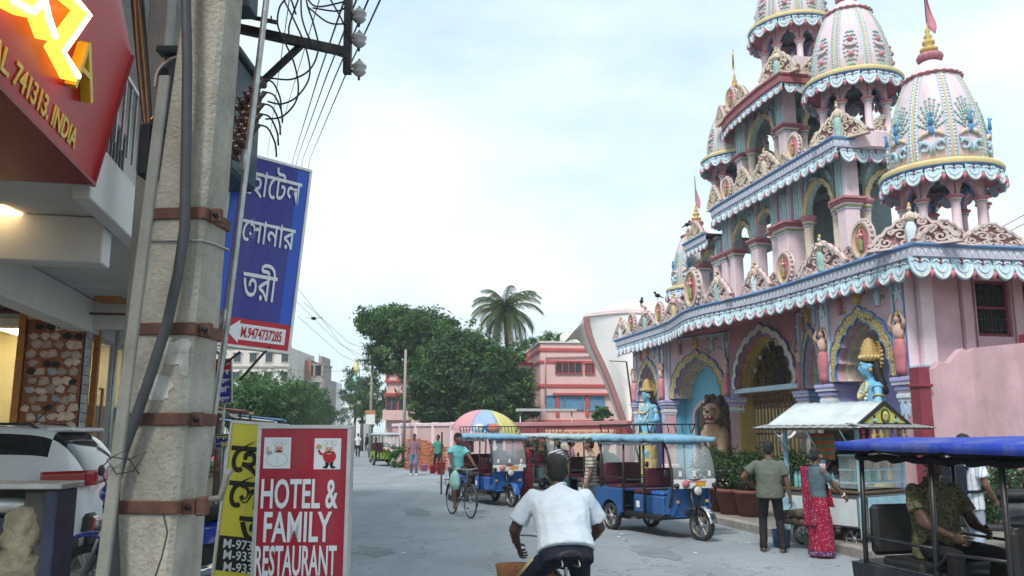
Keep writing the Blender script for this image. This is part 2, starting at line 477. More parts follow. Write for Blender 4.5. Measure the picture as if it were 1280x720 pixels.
for k in range(1500):
 p0 = R.uniform(7, 40); q0 = KQ - abs(R.gauss(0, .28)) if k % 3 else R.uniform(-2.6, -1.4); r = R.uniform(.008, .03); w = st(p0, q0)
 mb.add([(w.x + r * cos(a), w.y + r * sin(a), .002) for a in (.3, 1.8, 3.4, 5)] + [(w.x, w.y, r * R.uniform(.5, .9))], [(0, 1, 4), (1, 2, 4), (2, 3, 4), (3, 0, 4)], M_grav)
o = mb.build('gravel'); o['kind'] = 'stuff'

# ---------------------------------------------------------------- temple
TE0 = D(1142, 307, 16.0)
TO = VE((TE0.x, TE0.y, 0))
TROOT = thing('temple', 'pink and pale blue temple gateway with tiers of arcades and egg shaped domes', 'temple', TO, STREET)
def part(mb, name, parent=None): return mb.build(name, parent or TROOT)

def arc_pts(n, a0, a1, rx, ry, cx=0, cy=0):
 return [(cx + rx * cos(a0 + (a1 - a0) * i / n), cy + ry * sin(a0 + (a1 - a0) * i / n)) for i in range(n + 1)]
def cusped(w, rise, cusps=7, depth=.07, point=.10, off=0.0, n=6):       # half-width from spring to spring, left to right
 out = []
 for k in range(cusps):
  for i in range(n if k < cusps - 1 else n + 1):
   u = (k + i / n) / cusps
   a = PI * (1 - u)
   sc = 1 - depth + depth * sin(PI * (i / n)) ** .6
   x = (w / 2 + off) * sc * cos(a); y = (rise + off) * sc * sin(a)
   y += point * max(0, 1 - abs(x) / (w * .16)) ** 1.5
   out.append((x, y))
 return out
def arch_panel(mb, w, zs, rise, ztop, M, wall, trim, edge, th=.18, cusps=7, jamb=None, inner=.86, band=.12):
 # local x along the wall, y up, z outward; opening of width w*inner, springs at zs, panel reaches ztop
 wi = w * inner
 o = cusped(wi, rise, cusps)
 left = [(-w / 2, zs)] + ([(-wi / 2, zs)] if inner < 1 else [])
 poly = [(-w / 2, ztop), (-w / 2, zs)] + [(x, zs + y) for x, y in o] + [(w / 2, zs), (w / 2, ztop)]
 mb.prism(poly, th, wall, M)
 o2 = cusped(wi, rise, cusps, off=band, depth=.04)
 n = TRN((0, 0, th))
 mb.strip([(x, zs + y) for x, y in o], [(x, zs + y) for x, y in o2], .05, trim, M @ n)
 o3 = cusped(wi, rise, cusps, off=band + .035, depth=.04)
 mb.strip([(x, zs + y) for x, y in o2], [(x, zs + y) for x, y in o3], .07, edge, M @ n)
 o4 = cusped(wi, rise, cusps, off=-.001); o5 = cusped(wi, rise, cusps, off=.03)
 mb.strip([(x, zs + y) for x, y in o4], [(x, zs + y) for x, y in o5], .065, edge, M @ n)
def side_frame(p, q, z=0.0):          # wall frame in temple space from p=(t,s) to q, x along, y up, z toward the outside (left of travel)
 d = VE((q[0] - p[0], q[1] - p[1], 0)).normalized()
 mid = ((p[0] + q[0]) / 2, (p[1] + q[1]) / 2, z)
 return Matrix(((d.x, 0, d.y, mid[0]), (d.y, 0, -d.x, mid[1]), (0, 1, 0, mid[2]), (0, 0, 0, 1)))
# travel from far to near along -s at the front gives outward -t:  d=(0,-1): (x,z)->(d.y,-d.x)=(-1,0). good

# shared small pieces -------------------------------------------------------------------
def scallop_mesh():
 mb = MB()
 h = ROT4(PI / 2, 4, 'X')            # polygon xy -> xz, pushed toward -y
 pl = [(-.5, .0), (.5, .0), (.5, -.34)] + arc_pts(10, 0, -PI, .5, .62, 0, -.34)[1:-1] + [(-.5, -.34)]
 mb.prism([(x * .94, y) for x, y in reversed(pl)], .07, M_blue, h)
 f = TRN((0, -.07, 0)) @ h
 mb.strip(arc_pts(10, .1, -PI - .1, .47, .58, 0, -.34), arc_pts(10, .1, -PI - .1, .36, .45, 0, -.34), .05, M_bluew, f)
 mb.strip(arc_pts(8, 0, -PI, .25, .30, 0, -.36), arc_pts(8, 0, -PI, .15, .18, 0, -.36), .05, M_bluew, f)
 for s in (-1, 1):
  mb.strip(arc_pts(6, PI * .1, PI * .95, .19, .16, s * .22, -.24), arc_pts(6, PI * .1, PI * .95, .12, .09, s * .22, -.24), .06, M_bluew, f)
 mb.box((0, -.085, -.16), (.10, .05, .24), M_maroon)
 mb.lathe([(.0, 0), (.085, .015), (.055, .05), (0, .06)], M_gold, 7, xf=TRN((0, -.07, -.80)) @ h)
 return mb.mesh('scallop')
SCALLOP = scallop_mesh()
def bud_mesh():
 mb = MB()
 mb.lathe([(0, -.30), (.05, -.26), (.075, -.18), (.05, -.10), (.02, -.08), (.02, 0)], M_bud, 6)
 mb.lathe([(.06, -.12), (.05, -.05), (.03, 0)], M_teal, 6)
 return mb.mesh('bud')
BUD = bud_mesh()
def hang_scallops(path, z, w, parent, tilt=.16, closed=False, buds=True, sub=None):
 pts = [VE((p[0], p[1], 0)) for p in path]
 if closed: pts.append(pts[0])
 L = [0]
 for a, b in zip(pts, pts[1:]): L.append(L[-1] + (b - a).length)
 n = max(1, round(L[-1] / w)); w = L[-1] / n
 for i in range(n):
  d = (i + .5) * w; k = 0
  while k < len(L) - 2 and L[k + 1] < d: k += 1
  t = (pts[k + 1] - pts[k]).normalized()
  c = pts[k] + t * (d - L[k])
  a = math.atan2(t.y, t.x)
  o = link('scallop', SCALLOP, parent, (c.x, c.y, z)); o.rotation_euler = (-tilt + R.uniform(-.05, .05), R.uniform(-.035, .035), a + R.uniform(-.04, .04)); o.scale = (w * R.uniform(.96, 1.02), w * .9, w * R.uniform(.94, 1.05))
  if buds:
   e = c + t * (w / 2)
   b = link('bud', BUD, parent, (e.x + sin(a) * .05, e.y - cos(a) * .05, z - .30 * w)); b.rotation_euler = (0, 0, a); b.scale = (w * 2.0,) * 3
# (outside of the path must lie on its right hand: -y of the scallop frame)
def offset_path(path, d, closed=False):          # shift to the right of travel
 P = [VE((p[0], p[1])) for p in path]; out = []; N = len(P)
 for i in range(N):
  a = P[i - 1] if (i > 0 or closed) else None
  b = P[(i + 1) % N] if (i < N - 1 or closed) else None
  n1 = None if a is None else VE(((P[i] - a).y, -(P[i] - a).x)).normalized()
  n2 = None if b is None else VE(((b - P[i]).y, -(b - P[i]).x)).normalized()
  if n1 is None: n = n2
  elif n2 is None: n = n1
  else:
   n = (n1 + n2).normalized(); n = n / max(.35, n.dot(n2))
  out.append((P[i].x + n.x * d, P[i].y + n.y * d))
 return out
def sweep(mb, path, prof, m, closed=False, smooth=False):      # prof: (offset to the right, z)
 rows = [offset_path(path, o, closed) for o, z in prof]
 N = len(path)
 vs = [(rows[k][i][0], rows[k][i][1], prof[k][1]) for k in range(len(prof)) for i in range(N)]
 fs = [(k * N + i, k * N + (i + 1) % N, (k + 1) * N + (i + 1) % N, (k + 1) * N + i) for k in range(len(prof) - 1) for i in range(N if closed else N - 1)]
 mb.add(vs, fs, m, smooth)
def scroll(mb, c, r, m, M, turns=1.6, start=0, hand=1, w=.035, th=.05):
 A, B = [], []; n = int(12 * turns)
 for i in range(n + 1):
  f = i / n; rad = r * (1 - .86 * f); a = start + hand * turns * 2 * PI * f; ww = w * (1 - .3 * f)
  A.append((c[0] + (rad + ww) * cos(a), c[1] + (rad + ww) * sin(a)))
  B.append((c[0] + max(0, rad - ww) * cos(a), c[1] + max(0, rad - ww) * sin(a)))
 mb.strip(A, B, th, m, M)
def flower(mb, c, r, m, M, n=8, th=.07):
 for i in range(n):
  a = 2 * PI * i / n
  mb.ball((0, 0, 0), (r * .42, r * .22, th), m, 6, 4, xf=M @ TRN((c[0] + r * .6 * cos(a), c[1] + r * .6 * sin(a), 0)) @ ROT4(a, 4, 'Z'))
 mb.ball((0, 0, 0), (r * .3, r * .3, th * 1.4), m, 8, 4, xf=M @ TRN((c[0], c[1], 0)))
H_ = ROT4(PI / 2, 4, 'X')
def figurine(mb, c, h, cloth, skin=M_skinp, arms='namaste', M=None):        # small painted plaster figure, facing -y, h tall
 X = (M or Matrix()) @ TRN(c) @ Matrix.Scale(h, 4)
 mb2 = MB(); mb2.xf = X
 mb2.lathe([(.11, 0), (.10, .10), (.12, .28), (.135, .42), (.10, .52), (.085, .58)], cloth, 9, ay=.75)
 mb2.lathe([(.085, .57), (.10, .66), (.12, .74), (.085, .80), (.035, .83), (.032, .86)], skin, 9, ay=.7)
 mb2.ball((0, -.005, .915), (.055, .06, .07), skin, 8, 6)
 mb2.ball((0, .018, .935), (.063, .06, .07), M_hair, 8, 6)
 mb2.lathe([(.055, .965), (.04, 1.0), (.012, 1.06), (0, 1.07)], M_gold, 7)
 for s in (-1, 1):
  if arms == 'up': pts = [(s * .11, 0, .76), (s * .19, -.03, .86), (s * .10, -.02, 1.02)]
  elif arms == 'flute': pts = [(s * .11, 0, .76), (s * .19, -.06, .66), (s * .05 - .06, -.13, .80)]
  elif arms == 'down': pts = [(s * .11, 0, .76), (s * .16, -.03, .62), (s * .15, -.10, .50)]
  else: pts = [(s * .11, 0, .76), (s * .17, -.05, .63), (s * .01, -.13, .68)]
  mb2.tube(pts, [.035, .03, .022], skin, 6)
 o = len(mb.v); mb.v += mb2.v
 for f, k, sm in zip(mb2.f, mb2.m, mb2.s):
  mb.f.append([o + i for i in f]); mb.m.append(mb.mi(mb2.mats[k])); mb.s.append(sm)

def crest_outline(w, h, n=18):
 pts = []
 for i in range(n + 1):
  x = -w / 2 + w * i / n; u = abs(x) / (w / 2)
  y = h * (.16 + .84 * (1 - u ** 1.25) ** .9 if u < 1 else .16)
  y += .035 * h * cos(i * PI)
  pts.append((x, y))
 return pts
M_back = mat('pinkish brown plaster', (.34, .17, .18), .85, .2, 8, .2, 50)  # pinkish brown backing behind the raised scrollwork
def crest_meshes(w, h, pal, fig=None):
 back = MB(); ol = crest_outline(w, h)
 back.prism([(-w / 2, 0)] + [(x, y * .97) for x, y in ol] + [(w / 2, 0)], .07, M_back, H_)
 F = TRN((0, -.06, 0)) @ H_
 sc = MB()
 inn = [(x * .93, max(0.02, y - .075)) for x, y in ol]
 sc.strip(ol, inn, .09, pal, F)
 sc.strip([(-w / 2, .06), (w / 2, .06)], [(-w / 2, 0), (w / 2, 0)], .10, pal, F)
 for s in (-1, 1):
  for (x, y, r, t, hd) in ((.13, .42, .17, 0, 1), (.29, .22, .145, 1.2, -1), (.12, .70, .10, 2, 1), (.40, .13, .085, .4, 1), (.22, .50, .085, 3, -1), (.08, .17, .11, 3.1, 1), (.05, .86, .07, .5, 1), (.21, .08, .07, 2.2, 1), (.36, .36, .06, 1, -1), (.455, .05, .05, 1, 1), (.05, .33, .07, .3, -1)):
   scroll(sc, (s * x * w, y * h), r * min(w * .62, h), pal, F, 1.35, t if s > 0 else PI - t, hd * s, w=.030, th=.075)
 flower(sc, (0, .5 * h), .11 * h, pal, F)
 return back.mesh('crest_panel'), sc.mesh('scrollwork')
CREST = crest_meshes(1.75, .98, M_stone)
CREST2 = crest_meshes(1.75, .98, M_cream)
def place_crest(c, ang, sx=1.0, sz=1.0, fig=None, parent=None, k=CREST):
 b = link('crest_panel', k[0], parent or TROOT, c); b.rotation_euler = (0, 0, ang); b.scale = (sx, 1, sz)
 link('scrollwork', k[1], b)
 if fig:
  mb = MB(); figurine(mb, (0, -.13, .02), .92, fig[0], M_skinp if fig[0] is not M_teal else M_cream, fig[1])
  f = mb.build('figurine', b); f.scale = (1 / sx, 1, 1 / sz * fig[2])
def medallion_mesh():
 mb = MB(); F = TRN((0, -.02, .52)) @ H_
 e = lambda r: [(r * .40 * cos(a), r * .50 * sin(a)) for a in [2 * PI * i / 24 for i in range(24)]]
 mb.prism(e(1.0), .12, M_stone, F)
 G1 = TRN((0, -.14, .52)) @ H_
 a, b, c = e(.99), e(.86), e(.72)
 mb.strip(a + a[:1], b + b[:1], .07, M_stone, G1)
 mb.strip(b + b[:1], c + c[:1], .03, M_gold2, G1)
 mb.prism(e(.72), .012, M_bud, G1)
 for i in range(22):
  q = 2 * PI * i / 22
  mb.ball((.42 * cos(q), -.14, .52 + .525 * sin(q)), .045, M_stone, 6, 4)
 figurine(mb, (0, -.20, .22), .56, M_green, M_skinp, 'flute')
 for s in (-1, 1):
  scroll(mb, (s * .52, .16), .17, M_stone, TRN((0, -.04, 0)) @ H_, 1.5, 0 if s < 0 else PI, s, .032, .07)
 return mb.mesh('medallion')
MEDAL = medallion_mesh()
def place_medal(c, ang, s=1.0):
 o = link('medallion', MEDAL, TROOT, c); o.rotation_euler = (0, 0, ang); o.scale = (s, s, s); return o

# columns --------------------------------------------------------------------------------
def column_mesh(kind, h, w):
 mb = MB(); a = w / 2
 if kind == 'square':
  mb.box((0, 0, h * .44), (w, w, h * .88), M_pinkl, .02)
  for i, (zz, k, mm) in enumerate(((.86, 1.12, M_lav2), (.885, 1.2, M_green), (.91, 1.3, M_pinkl), (.945, 1.55, M_roof), (.98, 1.75, M_pinkd))):
   mb.box((0, 0, h * zz), (w * k, w * k, h * .036), mm, .01)
  mb.box((0, 0, h * .03), (w * 1.35, w * 1.35, h * .06), M_pinkd, .01)
 elif kind == 'round':
  mb.lathe([(a * 1.3, 0), (a * 1.3, h * .06), (a, h * .08), (a * .92, h * .84), (a, h * .86)], M_pinkl, 14)
  for zz, k, mm in ((.86, 1.1, M_lav2), (.885, 1.18, M_green), (.91, 1.25, M_pinkl)):
   mb.lathe([(a * k, h * (zz - .014)), (a * k * 1.06, h * zz), (a * k, h * (zz + .014))], mm, 14)
  mb.lathe([(a * 1.2, h * .925), (a * 1.7, h * .955), (a * 1.75, h), (a * .9, h)], M_pinkd, 8)
 else:                                            # twisted cream shaft
  vs, fs = [], []; n, k = 16, 26
  for j in range(k + 1):
   z = h * (.06 + .78 * j / k)
   for i in range(n):
    t = 2 * PI * i / n; r = a * (.84 + .16 * abs(cos(2.5 * t - j * .55)))
    vs.append((r * cos(t), r * sin(t), z))
  fs = [(j * n + i, j * n + (i + 1) % n, (j + 1) * n + (i + 1) % n, (j + 1) * n + i) for j in range(k) for i in range(n)]
  mb.add(vs, fs, M_cream, True)
  mb.lathe([(a * 1.35, 0), (a * 1.35, h * .05), (a, h * .065)], M_pinkd, 12)
  for zz, kk, mm in ((.86, 1.1, M_lav2), (.885, 1.18, M_green), (.91, 1.25, M_cream)):
   mb.lathe([(a * kk, h * (zz - .016)), (a * kk * 1.06, h * zz), (a * kk, h * (zz + .016))], mm, 12)
  mb.lathe([(a * 1.2, h * .925), (a * 1.8, h * .96), (a * 1.85, h), (a * .9, h)], M_pinkd, 8)
 return mb.mesh('column')
CM = {}
def column(kind, t, s, z0, h, w, parent=None):
 k = (kind, round(h, 2), round(w, 2))
 if k not in CM: CM[k] = column_mesh(*k)
 return link('column', CM[k], parent or TROOT, (t, s, z0))

# eaves ----------------------------------------------------------------------------------
def eave(path, z, wall_in, sw, rose=False, hband=.20, soff=.16):
 mb = MB()
 top = M_roof if rose else M_lav2
 sweep(mb, path, [(-wall_in, z + .02), (-.02, z + .02), (.03, z - .01), (.03, z - hband), (-.10, z - hband - .02)], top)
 sweep(mb, path, [(-.10, z - hband - .02), (-.55, z - hband + soff * .4), (-wall_in, z - hband + soff)], M_roof)
 part(mb, 'eave')
 mb = MB()
 op = offset_path(path, .045)
 mb.tube([(p[0], p[1], z + .03) for p in op], .045, M_blued if not rose else M_roof, 6, smooth=False)
 if not rose:                                     # row of small leaf marks along the fascia
  P = offset_path(path, .032); acc = 0
  for a, b in zip(P, P[1:]):
   d = VE((b[0] - a[0], b[1] - a[1], 0)); L = d.length; d.normalize(); an = math.atan2(d.y, d.x)
   n = max(1, int(L / .16))
   for i in range(n):
    c = VE((a[0], a[1], z - .10)) + d * (L * (i + .5) / n)
    M = TRN(c) @ ROT4(an, 4, 'Z') @ H_
    mb.prism([(-.055, .07), (0, -.07), (.055, .07), (0, .03)], .015, M_bluew, M)
 part(mb, 'eave_moulding')
 hang_scallops(offset_path(path, -.06), z - hband - .01, sw, TROOT)

# path runs so that the outside is on the right: coming from far along the front (-s), then turning the near corner to +t
Z1 = 5.38
def bow(s): return -.62 * math.exp(-((s - 9.2) / 2.3) ** 2)
front1 = [(bow(18 - .5 * i), 18 - .5 * i) for i in range(36)] + [(0, 0)]
path1 = front1 + [(2, -.05), (5, -.15), (9.5, -.3)]
eave(path1, Z1, .95, .46)
mb = MB()                                             # flat roof over the ground storey
mb.prism([(p[0] + .5, p[1]) for p in front1 if p[1] > .6] + [(.5, .6), (9.5, .6), (9.5, 18)], .12, M_conc, TRN((0, 0, Z1 - .12)))
part(mb, 'roof')

# wall decoration under the eave ----------------------------------------------------------
def pillar_low(t, s, w, ztop, ang=0.0, fig=True):
 mb = MB(); X = TRN((t, s, 0)) @ ROT4(ang, 4, 'Z'); mb.xf = X
 mb.box((0, 0, 1.25), (w, w, 2.5), M_pink, .02)
 mb.box((0, 0, .35), (w * 1.25, w * 1.25, .7), M_pinkl, .03)
 for zz, k, mm in ((2.44, 1.1, M_lav2), (2.52, 1.2, M_bluew), (2.60, 1.12, M_pinkl), (2.68, 1.3, M_lav), (2.78, 1.5, M_lav2), (2.86, 1.6, M_lav)):
  mb.box((0, 0, zz), (w * k, w * k, .085), mm, .01)
 for sy in (-1, 1):                                # painted leaf on the shaft
  pass
 mb.prism([(-w * .42, .18), (-w * .2, .30), (0, .12), (w * .2, .30), (w * .42, .18), (w * .3, -.05), (w * .12, .02), (0, -.22), (-w * .12, .02), (-w * .3, -.05)], .02, M_blue,
             TRN((-w / 2 - .001, 0, 2.15)) @ ROT4(-PI / 2, 4, 'Z') @ H_)
 mb.box((0, 0, (2.9 + ztop) / 2), (w * .92, w * .92, ztop - 2.9), M_pinkl, .01)
 for sy in (-1, 1):
  mb.box((-w * .46, sy * w * .40, (2.9 + ztop) / 2), (.04, .035, ztop - 2.92), M_blued)
 mb.prism([(0, .2), (.06, .07), (.16, .1), (.08, 0), (.12, -.14), (0, -.06), (-.12, -.14), (-.08, 0), (-.16, .1), (-.06, .07)], .03, M_bluew,
             TRN((-w * .46, 0, ztop - .45)) @ ROT4(-PI / 2, 4, 'Z') @ H_)
 mb.xf = Matrix()
 o = part(mb, 'pillar')
 if fig:
  m2 = MB(); figurine(m2, (0, 0, 0), 1.25, M_bud, M_skinp, 'up', X @ TRN((-w * .62, 0, 2.95)) @ ROT4(-PI / 2, 4, 'Z'))
  f = m2.build('relief_figure', o)
 return o
def relief_panel(p, q, z0, z1, n=2):                  # carved scene above an arch
 mb = MB(); M = side_frame(p, q)
 w = (Vector(q) - Vector(p)).length
 for i in range(n):
  x = w * (-.28 + .56 * i / max(1, n - 1)); mf = MB()
  figurine(mf, (0, 0, 0), .66, (M_bud, M_blue, M_gold2)[i % 3], (M_skinp, M_blue)[i % 2], 'flute', M @ TRN((x, z0 + .02, .22)) @ ROT4(-PI / 2, 4, 'X')); part(mf, 'relief_figure')
 mb.lathe([(.06, 0), (.12, .1), (.08, .2), (.14, .3), (.05, .42), (0, .46)], M_gold, 8, xf=M @ TRN((0, z0 + .18, .22)) @ ROT4(-PI / 2, 4, 'X'))
 part(mb, 'relief_vase')
 for i in range(14):
  x = w * R.uniform(-.42, .42); mb = MB()
  mb.ball((0, 0, 0), (.08, .06, .03), R.choice([M_teal, M_green, M_bud]), 6, 4, xf=M @ TRN((x, z0 + R.uniform(.0, .5), .20))); part(mb, 'relief_leaf')
M_arab = pattern('gold arabesque on dark ground', 'tile', (.60, .45, .19), (.12, .085, .06), 11, width=.05)
def bay(p, q, back, depth, trim=M_arab, cusps=9, rise=1.25, zs=2.95, figs=2, inner=.80, ztop=5.05, wall=M_pink):
 M = side_frame(p, q)
 w = (Vector(q) - Vector(p)).length
 mb = MB(); arch_panel(mb, w, zs, rise, ztop, M, wall, trim, M_blued, .20, cusps, inner=inner, band=.25)
 for sx in (-1, 1): mb.box((0, 0, 0), (.05, ztop - zs, .06), M_blue, xf=M @ TRN((sx * (w / 2 - .05), (zs + ztop) / 2, .23)))
 mb.box((0, 0, 0), (w, .06, .06), M_blue, xf=M @ TRN((0, ztop - .06, .23)))
 part(mb, 'arch_panel')
 mb = MB()
 # stepped cream reveals behind the arch
 for k in range(3):
  o = cusped(w * inner * (1 - .035 * (k + 1)), rise * (1 - .035 * (k + 1)), cusps)
  o2 = cusped(w * inner, rise, cusps, off=.05)
  mb.strip([(x, zs + y) for x, y in o], [(x, zs + y) for x, y in o2], .16, M_cream, M @ TRN((0, 0, -.17 * (k + 1))))
 part(mb, 'arch_reveal')
 mb = MB()
 mb.box((0, 0, 0), (w, 5.0, .1), back, xf=M @ TRN((0, 2.5, -depth)))
 for sx in (-1, 1): mb.box((0, 0, 0), (.1, 5.0, depth), back, xf=M @ TRN((sx * w / 2, 2.5, -depth / 2 + .03)))
 part(mb, 'niche')
 if figs: relief_panel(p, q, zs + rise + .24, ztop, figs)
# near bay with the tall crowned statue, far bay, two splayed bays and the gate between them
bay((.6, 3.72), (.6, 1.22), M_lav, .9)
bay((.6, 16.8), (.6, 14.35), M_lav, .9)
bay((.75, 14.0), (1.70, 11.45), M_sky, 1.3)
bay((1.70, 6.75), (.75, 4.2), M_sky, .9)
for (t, s, a) in ((.58, 1.1, 0), (.6, 3.95, .1), (.6, 14.15, -.1), (.6, 17.0, 0), (1.72, 11.3, -.2), (1.72, 6.9, .2)):
 pillar_low(t, s, .40, 5.05, a)
mb = MB()                                             # inner arched recess behind the lion
Ml = side_frame((.75, 14.0), (1.70, 11.45))
o = arc_pts(14, PI, 0, .95, .50, .15, 2.35)
mb.prism([(-1.3, 4.6), (-1.3, 0), (-.8, 0)] + o + [(1.1, 0), (1.3, 0), (1.3, 4.6)], .06, M_sky, Ml @ TRN((0, 0, -.55)))
o2 = arc_pts(14, PI, 0, 1.07, .62, .15, 2.35)
mb.strip([(-.8, 0)] + o + [(1.1, 0)], [(-.92, 0)] + o2 + [(1.22, 0)], .08, M_pinkl, Ml @ TRN((0, 0, -.48)))
part(mb, 'inner_arch')
# gate
Mg = side_frame((1.75, 11.1), (1.75, 7.1)); gw = 4.0
mb = MB(); arch_panel(mb, gw, 3.15, 1.55, 5.3, Mg, M_pinkd, M_cream, M_blued, .2, 11, inner=.88, band=.22); part(mb, 'gate_arch')
mb = MB()
for k in range(2):
 o = cusped(gw * .88 * (1 - .035 * (k + 1)), 1.55 * (1 - .04 * (k + 1)), 11); o2 = cusped(gw * .88, 1.55, 11, off=.05)
 mb.strip([(x, 3.15 + y) for x, y in o], [(x, 3.15 + y) for x, y in o2], .15, M_yel, Mg @ TRN((0, 0, -.16 * (k + 1))))
mb.box((0, 0, 0), (gw, .14, .25), M_blue, xf=Mg @ TRN((0, 3.08, .02)))
part(mb, 'gate_beam')
mb = MB()                                             # wrought fan of the tympanum
T0 = Mg @ TRN((0, 3.15, -.42))
for i in range(9):
 a = PI * (i + .5) / 9
 for s in (-1, 1):
  pts = []
  for j in range(9):
   f = j / 8; r = 1.35 * f; b = a + s * .24 * sin(PI * f)
   pts.append(T0 @ VE((r * 1.12 * cos(b), r * sin(b), 0)))
  mb.tube(pts, .018, M_iron, 4)
 mb.tube([T0 @ VE((0, 0, 0)), T0 @ VE((1.5 * cos(a), 1.36 * sin(a), 0))], .014, M_iron, 4)
for r in (.45, .9, 1.36):
 mb.tube([T0 @ VE((r * 1.12 * cos(PI * i / 18), r * sin(PI * i / 18), 0)) for i in range(19)], .02, M_iron, 4)
part(mb, 'tympanum_grille')
mb = MB(); mb.box((0, 0, 0), (gw, 5.2, .1), M_yel, xf=Mg @ TRN((0, 2.6, -1.5)))
for sx in (-1, 1): mb.box((0, 0, 0), (.1, 5.2, 1.5), M_yel, xf=Mg @ TRN((sx * gw / 2, 2.6, -.75)))
part(mb, 'gate_porch')
M_gate = mat('cream gate paint', (.62, .50, .27), .6, .2, 8, .1, 60, grime=.4, gcol=(.12, .08, .05))
for i in range(17):                                   # upright bars of the folding gate
 mb = MB(); x = -gw / 2 + .3 + i * (gw - .6) / 16
 mb.box((0, 0, 0), (.055, 2.5, .05), M_gate, xf=Mg @ TRN((x, 1.4, -.45)))
 part(mb, 'gate_bar')
mb = MB()
for zz in (.35, 1.05, 1.75, 2.55): mb.box((0, 0, 0), (gw - .5, .06, .03), M_rust, xf=Mg @ TRN((0, zz, -.43)))
for i in range(14):                                   # hanging lace over the bars
 x = -gw / 2 + .35 + i * (gw - .7) / 13
 mb.strip(arc_pts(6, PI, 2 * PI, .13, .26, 0, 0), arc_pts(6, PI, 2 * PI, .09, .19, 0, 0), .02, M_rust, Mg @ TRN((x, 2.85, -.40)))
mb.box((0, 0, 0), (gw - .4, .08, .05), M_rust, xf=Mg @ TRN((0, 2.9, -.41)))
part(mb, 'gate_rail')
for i, ch in enumerate('শরীমনদির'.replace('ি', '')):    # small white letters along the arch (only faintly legible)
 a = PI * (.86 - .72 * i / 6)
 o = text(ch, Mg @ TRN((1.42 * cos(a), 3.15 + 1.22 * sin(a), -.30)) @ ROT4(a - PI / 2, 4, 'Z'), M_white, TROOT, 'lettering', size=.26, ext=.006, bold=.004)
# lintel wall between the bays and the soffit, side wall of pink plaster with its windows
mb = MB()
mb.between((.95, 17.3, 5.16), (.95, .95, 5.16), .7, .22, M_roof)
for t0, t1 in ((.62, 1.62), (2.0, 2.02), (2.86, 3.18), (4.05, 9.5)):
 mb.box(((t0 + t1) / 2, 1.0, 2.5), (t1 - t0, .3, 5.0), M_pink)
for t0, t1 in ((1.62, 2.0), (2.02, 2.86), (3.18, 4.05)):
 z0, z1 = (0, 5.0) if t0 == 1.62 else (3.75, 4.93)
 if t0 == 1.62: mb.box(((t0 + t1) / 2, 1.06, 2.5), (t1 - t0, .3, 5.0), M_pink)
 else:
  mb.box(((t0 + t1) / 2, 1.0, z0 / 2), (t1 - t0, .3, z0), M_pink)
  mb.box(((t0 + t1) / 2, 1.0, 4.965), (t1 - t0, .3, .07), M_pink)
mb.box((1.75, .82, 2.5), (.22, .12, 5.0), M_pink, .01); mb.box((2.97, .84, 2.5), (.16, .1, 5.0), M_pink, .01); mb.box((.78, .80, 2.5), (.3, .12, 5.0), M_pinkl, .01)
mb.box((1.1, .72, 3.02), (1.2, .4, .10), M_pinkl, .01); mb.box((1.05, .70, 3.09), (1.3, .45, .04), M_blue)
mb.box((9.4, 9.3, 2.5), (.2, 16.5, 5.0), M_pink); mb.box((5, 17.3, 2.5), (8.8, .2, 5.0), M_pink)
part(mb, 'side_wall')
for t0, t1 in ((2.02, 2.86), (3.18, 4.05)):
 fm = MB(); c = (t0 + t1) / 2
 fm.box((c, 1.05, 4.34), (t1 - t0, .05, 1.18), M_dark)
 for x in (t0 + .03, t1 - .03): fm.box((x, .98, 4.34), (.06, .1, 1.18), M_maroon)
 for zz in (3.79, 4.36, 4.9): fm.box((c, .975, zz), (t1 - t0, .09, .05), M_maroon)
 w_ = part(fm, 'window')
 g = MB()
 for i in range(9): g.box((t0 + .09 + i * (t1 - t0 - .18) / 8, .955, 4.34), (.018, .018, 1.12), M_iron)
 for i in range(5): g.box((c, .94, 3.9 + i * .22), (t1 - t0 - .1, .012, .018), M_iron)
 g.build('grille', w_)

# crest of roof 1 -----------------------------------------------------------------------
FR = -PI / 2                                     # faces the street (-t)
def tb(s): return bow(s) + .16
for s in (1.65, 4.85, 9.05, 13.3, 16.2): place_medal((tb(s), s, Z1 + .05), FR, .84 if s != 9.05 else 1.15)
figs = [(M_teal, 'flute', .95), (M_bluew, 'down', .9), (M_teal, 'down', .95), (M_gold2, 'namaste', .9)]
for i, s in enumerate((3.25, 6.25, 7.85, 11.5, 14.75, 17.5)): place_crest((tb(s), s, Z1 + .04), FR, 1.15 if s not in (6.25, 7.85) else .95, .80, figs[i % 4])
for s in (1.0, 2.3, 4.1, 5.5, 10.0, 10.75, 12.4, 14.0, 15.5, 16.9): place_crest((tb(s) + .1, s, Z1 + .04), FR, .62, .50)
place_crest((.30, .35, Z1 + .04), FR + .70, 1.0, .72, None)
place_crest((.70, .10, Z1 + .04), .03, .8, .55)
m2 = MB(); figurine(m2, (0, -.14, .02), .82, M_bluew, M_cream, 'namaste'); f = part(m2, 'corner_figure'); f.location = (.22, .28, Z1 + .04); f.rotation_euler.z = FR + .70
for i, (t, w, h) in enumerate(((1.75, 1.0, .52), (3.1, .9, .50), (4.5, .9, .55), (5.9, .9, .55))): place_crest((t, .06, Z1 + .04), .03, w, h)

